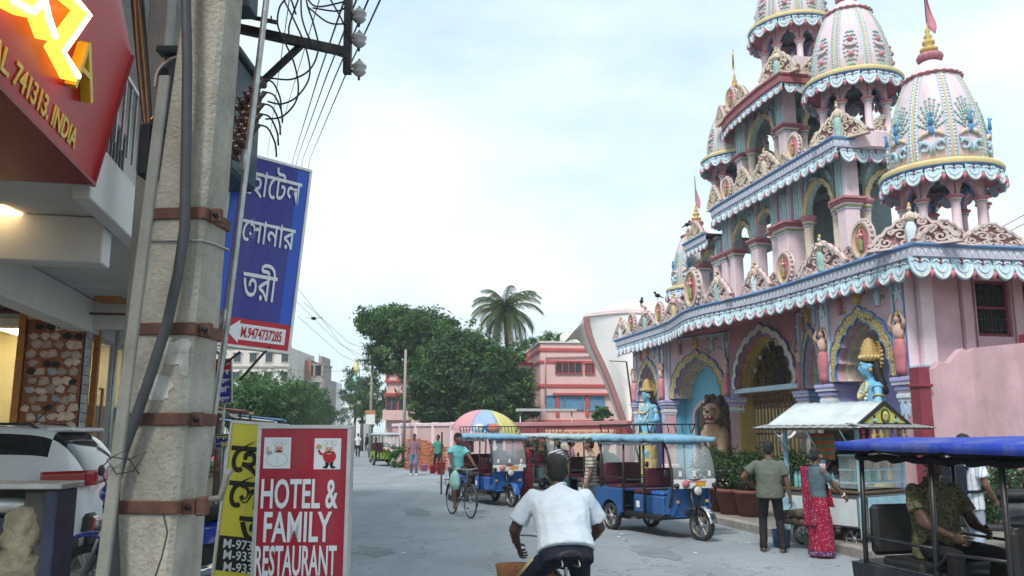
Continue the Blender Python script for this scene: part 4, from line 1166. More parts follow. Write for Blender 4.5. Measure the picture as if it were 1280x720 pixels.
o = link('lettering', me, SG); o.matrix_local = FM @ TRN((xe - .02, ye, .006))
def stroke(pxs, w, dep, m, name, lift=.0):
 mb = MB(); pts = [Vector(fl(*q)) for q in pxs]; A, B = [], []
 for i, p in enumerate(pts):
  t = (pts[min(i + 1, len(pts) - 1)] - pts[max(i - 1, 0)]).normalized(); nn = VE((-t.y, t.x))
  A.append(p + nn * w / 2); B.append(p - nn * w / 2)
 mb.strip(A, B, dep, m, FM @ TRN((0, 0, lift)))
 return mb.build(name, SG)
for path in ([(-12, -6), (18, 10), (34, -8)], [(30, -14), (38, 18), (47, 42)], [(66, -14), (92, 14), (58, 60), (78, 92)]):
 stroke(path, .075, .10, M_neon, 'lit_letter'); stroke(path, .026, .02, M_neonw, 'letter_tube', .10)
stroke([(100, 52), (103, 126)], .045, .07, M_yell, 'letter_stroke'); stroke([(99, 54), (82, 106)], .045, .071, M_yell, 'letter_stroke'); stroke([(88, 80), (103, 96)], .035, .069, M_yell, 'letter_stroke')

# ---------------------------------------------------------------- utility pole, transformer, cross arm, wires
M_pole = mat('weathered concrete', (.35, .322, .27), .9, .24, 5, .55, 55, grime=.8, gcol=(.17, .145, .115), gsc=2.2)
M_tr = mat('dark teal transformer paint', (.035, .06, .072), .5, .2, 6, .12, 60, grime=.35, gcol=(.03, .03, .03))
M_rub = mat('black rubber', (.018, .018, .02), .6, .2, 12, .15, 60)
M_post = mat('grey weathered iron', (.17, .165, .145), .75, .2, 6, .2, 60, grime=.5, gcol=(.09, .08, .07), gsc=3)
M_cable = mat('grey black cable', (.045, .048, .055), .55, .25, 10, .1, 60, grime=.3, gcol=(.12, .11, .1))
M_paper = mat('torn paper', (.50, .48, .44), .9, .3, 14, .2, 60, grime=.6, gcol=(.28, .25, .2), gsc=9)
M_insul = mat('brown glazed porcelain', (.05, .03, .028), .2, .2, 8, .05, 50)
M_insulw = mat('grey porcelain', (.35, .36, .36), .25, .15, 8, .05, 50)
PB, PT = D(191.5, 720, 3.6), D(268, 0, 3.6)
pdir = (PT - PB) / (PT.z - PB.z)
def pole_at(z): return PB + pdir * (z - PB.z)
def pole_w(z): return .286 + (1.22 - z) * .0353 if z < 3.8 else .195 - (z - 3.8) * .008
POLE = thing('utility_pole', 'tapering weathered concrete utility pole with rusty iron straps beside the shop', 'utility pole', (pole_at(0).x, pole_at(0).y, 0))
def pl_build(mb, name): mb.xf = Matrix(); o = mb.build(name, POLE); o.matrix_parent_inverse = TRN(-POLE.location); return o
ROT = -.10
mb = MB(); zs = [0, .6, 1.2, 2, 2.8, 3.8, 5, 6.5, 8]; vs = []
for z in zs:
 c = pole_at(z); w = pole_w(z) / 2; b = .018
 for (x, y) in ((-w + b, -w), (w - b, -w), (w, -w + b), (w, w - b), (w - b, w), (-w + b, w), (-w, w - b), (-w, -w + b)):
  vs.append((c.x + x * cos(ROT) - y * sin(ROT), c.y + x * sin(ROT) + y * cos(ROT), z))
fs = [(i * 8 + k, i * 8 + (k + 1) % 8, i * 8 + 8 + (k + 1) % 8, i * 8 + 8 + k) for i in range(len(zs) - 1) for k in range(8)] + [tuple(range(len(vs) - 8, len(vs)))]
mb.add(vs, fs, M_pole); pl_build(mb, 'shaft')
def pz(px, py): return PLN(px, py, pole_at(2) + VE((0, -.13, 0)), VE((0, 1, 0)))
for py in (266, 411, 524, 634):
 c = pz(215, py); z = c.z; a = pole_at(z); w = pole_w(z) + .022
 mb = MB(); mb.box((0, 0, 0), (w, w, .052), M_rust, .004, xf=TRN(a) @ ROT4(ROT, 4, 'Z'))
 for sx in (-1, 1):
  mb.box((0, 0, 0), (.05, .03, .06), M_rust, .004, xf=TRN(a) @ ROT4(ROT, 4, 'Z') @ TRN((sx * (w / 2 + .02), -w / 2 + .06, 0)))
  mb.lathe([(.012, -.03), (.012, .03)], M_iron, 6, xf=TRN(a) @ ROT4(ROT, 4, 'Z') @ TRN((sx * (w / 2 + .025), -w / 2 + .06, 0)) @ ROT4(PI / 2, 4, 'X'))
 pl_build(mb, 'strap')
for (px, py, w, h) in ((225, 440, .13, .12), (200, 484, .16, .11), (236, 450, .05, .16), (186, 490, .07, .07)):
 z = pz(px, py).z; a = pole_at(z); hw = pole_w(z) / 2 + .001
 poly = []
 for i in range(14):
  t = 2 * PI * i / 14; r = R.uniform(.62, 1.0); poly.append((w / 2 * r * max(-1, min(1, 1.3 * cos(t))), h / 2 * r * max(-1, min(1, 1.3 * sin(t)))))
 cx_ = (pz(px, py).x - a.x)
 mb = MB(); mb.prism(poly, .003, M_paper, TRN(a) @ ROT4(ROT, 4, 'Z') @ TRN((cx_, -hw, 0)) @ H_); pl_build(mb, 'poster_scrap')
mb = MB(); a = pole_at(pz(215, 300).z); hw = pole_w(a.z) / 2
ring = [a + ROT4(ROT, 3, 'Z') @ VE((x * (hw + .008), y * (hw + .008), .012 * sin(3 * x + i))) for i, (x, y) in enumerate([(-1, -1), (-.3, -1), (.4, -1), (1, -1), (1, 0), (1, 1), (-1, 1), (-1, 0)])]
mb.tube(ring, .005, M_steel, 5, closed=True); pl_build(mb, 'wire_tie')
mb = MB(); c = pz(238, 634); mb.tube([c + VE((.02, .06, .02)), c + VE((.09, .08, .03)), c + VE((.105, .08, .08)), c + VE((.110, .08, .12)), c + VE((.125, .09, .145))], .014, M_post, 8); mb.box(tuple(c + VE((.03, .05, 0))), (.04, .06, .075), M_rust, .006); pl_build(mb, 'bracket_arm')
# thick service cable hanging down the pole
mb = MB(); pts = [pz(*q) + VE((0, -.055, 0)) for q in ((238, -120), (238, 0), (240, 90), (239, 180), (237, 290), (229, 345), (216, 405), (197, 465), (178, 520), (163, 560), (152, 600), (149, 650), (152, 740))]
mb.tube(pts, .022, M_cable, 10); tag(mb.build('cable'), 'thick black cable strapped down the face of the concrete pole', 'cable')
mb = MB(); pts = [pz(*q) + VE((0, -.02, 0)) for q in ((206, 640), (212, 665), (205, 695), (190, 740))]; mb.tube(pts, .004, M_cable, 5); tag(mb.build('cable'), 'thin slack wire low on the concrete pole below the last strap', 'cable')
# slanted flat iron post and pale conduit either side
A, B = D(128, 720, 3.05), D(206, 95, 3.35); d_ = (B - A) / (B.z - A.z); A0 = A - d_ * A.z
mb = MB(); mb.between(A0, B, .044, .02, M_post, up=VE((0, 1, 0)), b=.004); o = mb.build('iron_post'); tag(o, 'thin leaning grey flat iron post left of the concrete pole', 'post')
mb = MB(); w_pts = [A + (B - A) * .19 + VE((x, -.035, z)) for x, z in ((-.03, 0), (.0, .03), (.06, .02), (.12, .05), (.08, -.02), (.02, -.03), (-.02, .02), (.04, .05), (.10, -.03))]; mb.tube(w_pts, .0022, M_iron, 4); mb.build('wire_tie', o)
A, B = D(243, 690, 3.95), D(334, -20, 3.75); d_ = (B - A) / (B.z - A.z); A0 = A - d_ * A.z; B = A + d_ * 3.6
mb = MB(); mb.tube([A0, A, A + d_ * 1.0 + VE((.015, 0, 0)), B], .015, M_steel, 10)
for f in (.35, 1.05, 1.8): c = A + d_ * f; mb.tube([c - d_ * .05, c + d_ * .05], .020, M_steel, 10)
tag(mb.build('conduit'), 'pale steel conduit pipe rising between the concrete pole and the blue sign', 'pipe')
# transformer
TRF = thing('transformer', 'dark teal pole transformer with black ribbed bushings behind the concrete pole', 'transformer')
c = D(288, 150, 4.35)
mb = MB(); mb.box((c.x - .19, c.y + .22, c.z + .05), (.42, .46, .66), M_tr, .02); mb.box((c.x - .19, c.y + .22, c.z + .40), (.47, .52, .04), M_tr, .01); mb.build('tank', TRF)
for i in range(5): mb = MB(); mb.box((c.x - .02 - .07 * i, c.y - .06, c.z - .02), (.014, .10, .52), M_tr, .003); mb.build('cooling_fin', TRF)
mb = MB()
for i in range(7): mb.box((c.x - .08 + .02 * (i % 2), c.y - .10, c.z - .38 - i * .075), (.15, .16, .05), M_iron if i % 2 else M_rub, .012)
mb.build('fuse_stack', TRF)
BUSH = []
for i, (px, py) in enumerate(((316, 118), (317, 134), (314, 149), (311, 162), (308, 176))):
 b = D(px - 10, py + 10, 4.25 - .13 * i * .3); ax = VE((.55, -.15, .62)).normalized()
 mb = MB(); M = frame(b - ax * .06, ax.orthogonal(), ax.cross(ax.orthogonal()))
 prof = []
 for k in range(4): prof += [(.022, k * .042), (.058 - .006 * k, k * .042 + .012), (.024, k * .042 + .03)]
 mb.lathe(prof + [(.014, .18), (.014, .22), (0, .222)], M_insul, 14, xf=M); o = mb.build('bushing', TRF); BUSH.append(b + ax * .16)
mb = MB(); mb.box((c.x - .02, c.y + .1, c.z + .95), (.16, .16, .55), M_tr, .01); mb.build('mast', TRF)
# cross arm
XA = thing('cross_arm', 'black steel cross arm with porcelain insulators above the blue sign', 'cross arm')
dX = 4.7
mb = MB(); mb.between(D(300, 36, dX), D(437, 66, dX), .045, .05, M_iron); mb.build('arm', XA)
mb = MB(); mb.between(D(437, -60, dX - .03), D(434, 92, dX - .03), .045, .045, M_iron); mb.build('upright', XA)
mb = MB(); mb.between(D(376, 57, dX + .03), D(322, 108, dX + .03), .04, .03, M_iron); mb.build('brace', XA)
mb = MB(); mb.between(D(296, 18, dX - .1), D(346, 28, dX - .1), .02, .02, M_iron)
for px in (328, 333, 339): mb.between(D(px, 20, dX - .1), D(px, 29, dX - .1), .008, .008, M_iron)
mb.build('rod', XA)
INS = []
for py in (-28, 20, 50, 86):
 b = D(449, py, dX - .03); mb = MB(); mb.lathe([(.01, -.05), (.03, -.035), (.042, -.02), (.03, -.005), (.044, .008), (.044, .02), (.028, .03), (.02, .045), (0, .046)], M_insulw, 12, c=b); mb.between(b + VE((0, 0, -.07)), b + VE((0, 0, .06)), .012, .012, M_iron); mb.between(b + VE((-.06, 0, -.02)), b, .014, .014, M_iron); mb.build('insulator', XA); INS.append(b)
def wire(pts, r, label, n=5, name='wire', m=None, group=None):
 mb = MB(); mb.tube(pts, r, m or M_rub, n); return tag(mb.build(name), label, 'wire', group)
def curve3(pp, n=8):
 P = [Vector(p) for p in pp]; P = [P[0] * 2 - P[1]] + P + [P[-1] * 2 - P[-2]]; out = []
 for i in range(1, len(P) - 2):
  for k in range(n):
   t = k / n; a, b, c, d = P[i - 1:i + 3]
   out.append(.5 * ((2 * b) + (-a + c) * t + (2 * a - 5 * b + 4 * c - d) * t * t + (-a + 3 * b - 3 * c + d) * t ** 3))
 return out + [P[-2]]
OR = ('first', 'second', 'third', 'fourth', 'fifth', 'sixth', 'seventh', 'eighth', 'ninth')
for i, (x0, x1) in enumerate(((432, 367), (447, 372), (462, 379), (477, 388))):
 a, b = D(x0, -4, 5.2), D(x1, 197, 24); m_ = D((x0 + x1) / 2 - 2, 97, 8.3)
 e = D(x1 - 22, 300, 60)
 wire([a + (a - m_) * .5, a, m_, b, e], .007, OR[i] + ' overhead line from the pole side running down behind the blue sign', 4, group='overhead lines above the blue sign')
for i, (x0, y0, x1, y1) in enumerate(((362, -3, 334, 195), (400, -3, 342, 190))): wire([D(x0, y0, 9), D((x0 + x1) / 2, (y0 + y1) / 2, 14), D(x1, y1, 30)], .006, ('thin distant line above the middle of the blue sign', 'thin distant line beside the conduit above the blue sign')[i], 4, group='distant lines above the blue sign')
jl = ('widest loop from the top bushing up over the cross arm', 'middle loop from the second bushing over the cross arm', 'lowest loop from the third bushing crossing under the arm', 'jumper wire sagging to the foot of the upright', 'short jumper wire to the middle insulator', 'jumper wire curving to the top insulator', 'jumper wire dropping from above to the upright', 'nearly level jumper wire to the upright', 'short hanging jumper wire tail left of the loops')
for jj, pp in enumerate(([(338, 98), (365, 99), (388, 86), (398, 60), (392, 30), (384, 5), (382, -20)], [(335, 127), (352, 130), (372, 120), (387, 95), (383, 62), (370, 30), (356, 2)], [(332, 149), (352, 146), (368, 130), (373, 110), (368, 80), (355, 50), (347, 30), (350, 8), (362, -2), (370, 18)],
           [(376, -5), (378, 25), (392, 55), (420, 68), (434, 72)], [(384, 8), (410, 28), (434, 30)], [(380, -10), (395, 8), (432, 2)], [(410, -6), (425, 20), (434, 40)], [(391, 10), (420, 14), (434, 8)], [(374, -4), (362, 30), (361, 45)])):
 wire(curve3([D(x, y, dX - .06 - .04 * (k % 3)) for k, (x, y) in enumerate(pp)]), .0055, jl[jj], 5, 'jumper_wire', group='jumper wires of the transformer')
for i, b in enumerate(BUSH):
 wire(curve3([b, b + VE((.05, 0, -.02)), b + VE((.09, 0, -.10)), b + VE((.10, 0, -.17))], 4), .005, 'short bent lead hanging from the ' + OR[i] + ' transformer bushing from the top', 5, 'lead_wire', group='leads of the transformer bushings')
for k in range(7):                                    # bundle of coloured house cables
 pp = [D(162 + k * 2.5 + 3 * sin(k), -30, 4.0), D(170 + k * 2.2, 60, 4.0), D(177 + k * 1.8, 130, 3.95), D(183 + k * 1.0, 180, 3.9), D(185 + k * .6, 214, 3.9)]
 wire(curve3(pp, 4), .007, OR[k] + ' cable from the shop side in the bundle of service cables', 5, 'service_cable', (M_rub, M_orange, M_shut)[k % 3], group='bundle of service cables')
FB = thing('fuse_box', 'small dark fuse gear on the wall end of the service cables', 'fuse box')
mb = MB(); b = D(186, 190, 3.8); mb.box(tuple(b), (.06, .1, .26), M_iron, .01); mb.build('case', FB)
for z in (-.1, .13): mb = MB(); mb.lathe([(.02, -.05), (.035, -.02), (.035, .02), (.02, .05)], M_insul, 10, c=tuple(b + VE((.03, 0, z)))); mb.build('fuse_holder', FB)
mb = MB(); b = D(204, 125, 3.75); mb.box(tuple(b), (.05, .06, .32), M_iron, .01); mb.build('bracket', FB)
wire(curve3([D(193, 110, 3.7), D(197, 90, 3.7), D(210, 76, 3.7), D(228, 69, 3.65)]), .007, 'grey lead arching from the fuse gear to the concrete pole', 5, 'lead_wire', M_steel)
# stained grey column of the building beyond
mb = MB(); a_ = D(187, 100, 6.8); mb.box((a_.x, a_.y + .15, 5.0), (.17, .17, 10), M_conc, .01); tag(mb.build('column'), 'stained grey concrete column behind the bundle of service cables', 'column')

# ---------------------------------------------------------------- signs on the left
M_sblue = mat('royal blue sign sheet', (.018, .022, .26), .38, .12, 3, .10, 5, coat=.15, grime=.25, gcol=(.14, .15, .28), gsc=2.5)
M_sblue2 = mat('brighter blue edge', (.03, .10, .52), .35, .06, 3, .03, 30)
M_sred = mat('crimson sign sheet', (.40, .012, .035), .38, .10, 3, .10, 5, coat=.1, grime=.28, gcol=(.30, .16, .16), gsc=2.5)
M_sred2 = mat('bright red strip', (.52, .015, .03), .35, .06, 3, .03, 30)
M_syel = mat('yellow sign sheet', (.78, .70, .06), .42, .1, 3, .1, 5, grime=.3, gcol=(.45, .38, .12), gsc=3)
M_ink = mat('black print', (.012, .012, .012), .5, .05, 5, 0)
M_wprint = mat('white print', (.78, .80, .82), .5, .03, 5, 0)
M_rprint = mat('red print', (.5, .015, .03), .5, .03, 5, 0)
def board(root, BL, BRc, TL, thick, m, rim=M_alu, rw=.018):
 yv = (TL - BL).normalized(); x = BRc - BL; x = x - yv * x.dot(yv); w = x.length; M = frame(BL, x, TL - BL); h = (TL - BL).dot(VE((M[0][1], M[1][1], M[2][1])))
 mb = MB(); mb.box((w / 2, h / 2, -thick / 2), (w, h, thick), rim, .004, xf=M); mb.build('sign_case', root)
 mb = MB(); mb.box((w / 2, h / 2, .001), (w - 2 * rw, h - 2 * rw, .006), m, xf=M); mb.build('sign_panel', root)
 mb = MB()
 for (cx_, cy_, a, b) in ((w / 2, rw / 2, w, rw), (w / 2, h - rw / 2, w, rw), (rw / 2, h / 2, rw, h - 2 * rw), (w - rw / 2, h / 2, rw, h - 2 * rw)): mb.box((cx_, cy_, .004), (a, b, .014), rim, .002, xf=M)
 mb.build('sign_rim', root)
 return M, w, h
def patch(root, M, x, y, w, h, m, z=.0045, name='print_panel'):
 mb = MB(); mb.box((x, y, z), (w, h, .002), m, xf=M); return mb.build(name, root)
def put(root, M, s, x, y, z, mt, **k): return text(s, M @ TRN((x, y, z)), mt, root, **k)
BS = thing('hotel_sign', 'tall blue hanging sign with white Bengali lettering and a red phone strip', 'sign')
M, w, h = board(BS, D(257, 430, 4.80), D(362, 442, 5.12), D(291, 186, 4.80), .09, M_sblue)
patch(BS, M, w - .055, h * .56, .075, h * .84, M_sblue2); patch(BS, M, .04, h * .56, .05, h * .84, M_sblue2); patch(BS, M, w / 2, .095, w - .036, .16, M_sred2, .0052)
aw_ = MB(); aw_.prism([(.10, .10), (.18, .165), (.18, .145), (w - .045, .145), (w - .045, .05), (.18, .05), (.18, .03)], .002, M_wprint, M @ TRN((0, 0, .0065))); aw_.build('arrow_print', BS)
put(BS, M, 'M.9474737285', .175 + (w - .225) / 2, .068, .010, M_rprint, size=.085, ext=.001, bold=.0018, width=w - .26)
put(BS, M, 'েহােটল', w * .53, h * .79, .010, M_wprint, size=.22, ext=0, bev=.0035, width=w * .72)
put(BS, M, 'েসানার', w * .55, h * .545, .010, M_wprint, size=.2, ext=0, bev=.0035, width=w * .66)
put(BS, M, 'তরী', w * .52, h * .255, .010, M_wprint, size=.24, ext=0, bev=.004, width=w * .42)
mb = MB()
for f in (.25, .8): a = M @ VE((0, h * f, -.05)); mb.between(a, VE((-1.45, 3.75, a.z + .02)), .025, .025, M_iron)
mb.build('bracket', BS)
mb = MB()
for (px0, py0, px1, py1) in ((340, 430, 300, 475), (300, 440, 262, 470)): mb.tube([D(px0, py0, 5.05), D(px1, py1, 4.9)], .008, M_iron, 5)
mb.build('stay', BS)
HS = thing('restaurant_sign', 'tall crimson board reading hotel and family restaurant with two chef pictures', 'sign')
a, b, t = D(313, 722, 5.0), D(433, 722, 5.03), D(323, 531, 5.0)
dn = (a - t) / (t.z - a.z)
a2 = a + dn * (a.z - .12); b2 = b + (a2 - a)
M, w, h = board(HS, a2, b2, t, .16, M_sred, M_alu, .022)
ppm = h / (t.z - .12) * 1.0
def vy(py): return (D(375, py, 5.02).z - .12) * ppm
def vx(px, py): c = M.inverted() @ D(px, py, 5.02); return c.x
for s_, py, x0, x1 in (('HOTEL &', 634, 327, 422), ('FAMILY', 676, 330, 414), ('RESTAURANT', 718, 319, 420)):
 put(HS, M, s_, (vx(x0, py) + vx(x1, py)) / 2, vy(py), .011, M_wprint, size=.2, ext=.001, bold=.004, width=(vx(x1, py) - vx(x0, py)))
for o in HS.children:
 if o.name.startswith('lettering'):
  zz = [v.co.y for v in o.data.vertices]; k = .170 / (max(zz) - min(zz)); 
  for v in o.data.vertices: v.co.y *= k
M_skc = mat('printed skin', (.72, .42, .30), .5, .03, 5, 0)
def chef(x, y, s, coat, dish):
 ro = patch(HS, M, x, y, s, s * 1.15, M_wprint, .0052, 'chef_picture')
 mb = MB(); X = M @ TRN((x, y, .0066)) @ Matrix.Scale(s, 4)
 def disc(cx_, cy_, rx, ry, m, z=0.0, n=18): mb.prism([(cx_ + rx * cos(2 * PI * i / n), cy_ + ry * sin(2 * PI * i / n)) for i in range(n)], .004, m, X @ TRN((0, 0, z)))
 G_ = mat('grey print', (.35, .33, .32), .5, .03, 5, 0)
 if dish:
  disc(.08, -.1, .25, .24, M_rprint, .004); disc(.0, -.36, .07, .14, M_ink, .003); disc(.16, -.36, .07, .14, M_ink, .003); disc(-.06, -.5, .10, .045, M_ink, .004); disc(.22, -.5, .10, .045, M_ink, .004)
  mb.strip([(-.1, -.02), (-.25, .05), (-.30, .16)], [(-.06, -.10), (-.30, -.03), (-.38, .14)], .004, M_rprint, X @ TRN((0, 0, .005)))
  disc(-.33, .22, .14, .03, G_, .006); disc(-.33, .28, .10, .07, M_gold, .007)
 else:
  disc(.0, -.24, .40, .26, G_, .002, 26); disc(.0, -.24, .385, .245, M_wprint, .005, 26); disc(-.36, .12, .05, .12, M_skc, .005); disc(-.30, .0, .11, .08, G_, .003)
  for k in range(3): disc(.02, -.12 - k * .1, .018, .018, G_, .010)
 disc(.06, .14, .15, .16, M_skc, .010); disc(.06, .06, .15, .03, M_ink, .014); disc(.0, .17, .018, .025, M_ink, .014); disc(.12, .17, .018, .025, M_ink, .014); disc(.06, .12, .035, .03, M_rprint, .0145)
 for k, (dx, r) in enumerate(((-.08, .11), (.06, .13), (.20, .10))): disc(.0 + dx + .02, .40, r + .012, .095, G_, .006); disc(.0 + dx + .02, .40, r, .085, M_wprint, .012)
 disc(.07, .30, .165, .06, G_, .013); disc(.07, .30, .15, .048, M_wprint, .0175)
 mb.build('chef_figure', ro)
sc_ = vx(364, 566) - vx(331, 566)
chef((vx(331, 566) + vx(364, 566)) / 2, vy(566), sc_, None, False); chef((vx(393, 566) + vx(426, 566)) / 2, vy(567), sc_, None, True)
YS = thing('hotel_board', 'narrow yellow board with black Bengali letters leaning behind the crimson sign', 'sign')
a, b, t = D(264, 722, 5.30), D(336, 722, 5.24), D(289, 525, 5.30)
dn = (a - t) / (t.z - a.z); a2 = a + dn * (a.z - .10); b2 = b + (a2 - a)
M, w, h = board(YS, a2, b2, t, .05, M_syel, M_alu, .018)
Mi = M.inverted()
def yp(px, py): c = Mi @ PLN(px, py, a2, VE((M[0][2], M[1][2], M[2][2]))); return c.x, c.y
for s_, px, py in (('েহা', 288, 588), ('েসা', 285, 632), ('ত', 298, 677)):
 x, y = yp(px, py); me_ = put(YS, M, s_, x, y, .009, M_ink, size=.235, ext=.0, bev=.006, align='LEFT', xs=.85 if len(s_) > 1 else 1.0)
x0, y0 = yp(268, 712); x1, y1 = yp(268, 668)
patch(YS, M, x0 + w * .45, (y0 + y1) / 2, w * .85, y1 - y0, M_ink, .006)
for s_, py in (('M-9733', 684), ('M-9333', 698), ('M-9333', 713)):
 x, y = yp(279, py); put(YS, M, s_, x, y, .010, M_wprint, size=.075, ext=.0008, bold=.0012, align='LEFT')

# ---------------------------------------------------------------- open iron cabinet with a wrapped pipe at the lower left
M_cab = mat('dark blue cabinet steel', (.025, .032, .065), .45, .3, 6, .12, 60, grime=.35, gcol=(.06, .05, .04))
M_sack = mat('dirty plastic wrapping', (.25, .21, .14), .55, .4, 11, .9, 16, grime=.5, gcol=(.12, .10, .07), gsc=5)
M_cabd = mat('dark mottled concrete', (.10, .092, .08), .9, .3, 5, .4, 30, grime=.5, gcol=(.03, .028, .025), gsc=3)  # dark concrete colour with near-black blotches for the cabinet back
CB = thing('meter_cabinet', 'dark open fronted iron cabinet below the parked car', 'cabinet')
ct = D(84, 606, 3.5); zc = ct.z; x1 = ct.x; x0 = x1 - .95; y0 = 3.42
mb = MB(); mb.box(((x0 + x1) / 2, y0 + .08, zc), (x1 - x0 + .05, .19, .025), M_steel, .004); mb.build('top_plate', CB)
mb = MB(); mb.box((x1 - .02, y0 + .08, zc / 2), (.05, .16, zc - .03), M_cab, .005); mb.build('side_panel', CB)
mb = MB(); mb.box(((x0 + x1) / 2 - .03, y0 + .20, zc / 2), (x1 - x0 - .08, .06, zc - .03), M_cabd); mb.box((x1 - .10, y0 + .10, zc / 2), (.10, .12, zc - .04), M_cabd, .01); mb.box(((x0 + x1) / 2, y0 + .12, zc - .16), (x1 - x0 - .2, .10, .06), M_cab); mb.build('back_wall', CB)
PIPE = thing('wrapped_pipe', 'bent grey pipe with its standpipe wrapped in dirty plastic sheet inside the iron cabinet', 'pipe')
p0 = D(-20, 632, 3.5); p1 = D(26, 632, 3.5); p2 = D(36, 650, 3.5); p3 = D(30, 760, 3.5)
mb = MB(); mb.tube(curve3([p0, p1, p1 + VE((.035, 0, -.012)), p2, p2 + (p3 - p2) * .4, VE((p3.x, p3.y, .0))], 6), .033, M_steel, 12); mb.build('pipe', PIPE)
mb = MB(); prof = [(.03, .035), (.06, .02), (.08, -.01), (.092, -.05), (.085, -.09), (.084, -.12), (.082, -.14), (.086, -.17), (.092, -.21), (.095, -.27), (.085, -.33), (.092, -.40), (.10, -.5), (.09, -.62), (.05, -.75)]
vs = []; n = 20
c = p2 + VE((-.005, -.0, .03))
for k, (r, z) in enumerate(reversed(prof)):
 for i in range(n):
  a = 2 * PI * i / n; rr = r * (1 + .16 * sin(3 * a + 2.3 * k) + .10 * sin(7 * a + 5 * k) + .06 * sin(11 * a + 3 * k)); vs.append((c.x + rr * cos(a), c.y + rr * sin(a) * .8, c.z + z))
mb.add(vs, [(k * n + i, k * n + (i + 1) % n, (k + 1) * n + (i + 1) % n, (k + 1) * n + i) for k in range(len(prof) - 1) for i in range(n)], M_sack, True); mb.build('wrapping', PIPE)

# ---------------------------------------------------------------- foliage
def leaf_mat(name, col, isl=.45, tr=.25):
 return mat(name, col, .6, .25, .8, 0, isl=isl, trans=tr, spec=.25)
L_dark = leaf_mat('dark mango leaf', (.034, .088, .030), .6)
L_mid = leaf_mat('mid green leaf', (.046, .125, .028))
L_light = leaf_mat('young light green leaf', (.085, .17, .045))
L_far = leaf_mat('distant green leaf', (.060, .105, .055))
L_palm = leaf_mat('palm leaflet', (.055, .095, .028), .35)
L_palmd = leaf_mat('drying palm leaflet', (.16, .17, .06), .35)
L_pot = leaf_mat('potted shrub leaf', (.035, .075, .022))
M_bark = mat('brown bark', (.10, .075, .055), .95, .3, 6, .6, 25)
def leaf_cloud(blobs, size, m, seed=1, name='crown', parent=None, clump=.12, per=64, flat=.62):
 rg = np.random.default_rng(seed); C, N = [], []
 for (c, r, n) in blobs:
  c = np.array(c); r = np.array(r if hasattr(r, '__len__') else (r, r, r)); k = max(1, n // per)
  d = rg.normal(size=(k, 3)); d /= np.linalg.norm(d, axis=1)[:, None]
  rad = rg.uniform(.45, 1.02, size=(k, 1)) ** .6 * (1 + .18 * np.sin(3.1 * d[:, :1] * 2 + 2 * d[:, 1:2]) * np.cos(4 * d[:, 2:3] + seed))
  cc = c + d * r * rad
  pts = cc[:, None, :] + rg.normal(size=(k, per, 3)) * (r.mean() * clump) * np.array([1.1, 1.1, .75])
  nn = d[:, None, :] * .8 + rg.normal(size=(k, per, 3)) * .65 + np.array([0, 0, .35])
  C.append(pts.reshape(-1, 3)); N.append(nn.reshape(-1, 3))
 C = np.concatenate(C); N = np.concatenate(N); N /= np.linalg.norm(N, axis=1)[:, None] + 1e-9
 n = len(C); T = np.cross(N, rg.normal(size=(n, 3))); T /= np.linalg.norm(T, axis=1)[:, None] + 1e-9; B = np.cross(N, T)
 s = size * rg.uniform(.6, 1.25, size=(n, 1))
 a, b, c_, d_ = C - T * s, C - B * s * flat * .5 + N * s * .1, C + T * s, C + B * s * flat * .5 + N * s * .1
 vs = np.stack([a, b, c_, d_], 1).reshape(-1, 3)
 me = bpy.data.meshes.new(name); me.vertices.add(4 * n); me.vertices.foreach_set('co', vs.ravel())
 me.loops.add(4 * n); me.loops.foreach_set('vertex_index', np.arange(4 * n, dtype=np.int32))
 me.polygons.add(n); me.polygons.foreach_set('loop_start', np.arange(0, 4 * n, 4, dtype=np.int32)); me.polygons.foreach_set('loop_total', np.full(n, 4, dtype=np.int32))
 me.materials.append(m); me.update(calc_edges=True)
 return link(name, me, parent)
def tree(base, trunk_h, tr, blobs, size, m, label, seed, group=None, name='broadleaf_tree', lean=(0, 0), cat='tree'):
 t = thing(name, label, cat, base, 0, group)
 top = VE((lean[0], lean[1], trunk_h))
 mb = MB(); mb.tube([(0, 0, -.2), (lean[0] * .2, lean[1] * .2, trunk_h * .4), top], [tr * 1.35, tr, tr * .75], M_bark, 9); mb.build('trunk', t)
 rr = random.Random(seed)
 for (c, r, n) in blobs[:6]:
  c = Vector(c); rv = r[2] if hasattr(r, '__len__') else r
  mb = MB(); mid = top.lerp(c, .5) + VE((rr.uniform(-.3, .3), rr.uniform(-.3, .3), rr.uniform(0, .3))) * rv * .3
  mb.tube([top - VE((0, 0, trunk_h * .15)), mid, c], [tr * .6, tr * .4, tr * .15], M_bark, 7)
  for k in range(4):
   e = c + VE((rr.uniform(-1, 1), rr.uniform(-1, 1), rr.uniform(-.3, 1))) * rv * .7
   mb.tube([mid.lerp(c, .5), mid.lerp(e, .7), e], [tr * .22, tr * .14, tr * .05], M_bark, 5)
  mb.build('limb', t)
 leaf_cloud(blobs, size, m, seed, 'crown', t)
 leaf_cloud([(c, [q * 1.05 for q in (r if hasattr(r, '__len__') else (r,) * 3)], n // 4) for c, r, n in blobs], size * 1.05, L_light, seed + 500, 'crown', t, clump=.10, per=40)
 return t
def rel(px, py, d, base): w = D(px, py, d); return tuple(w - Vector(base))
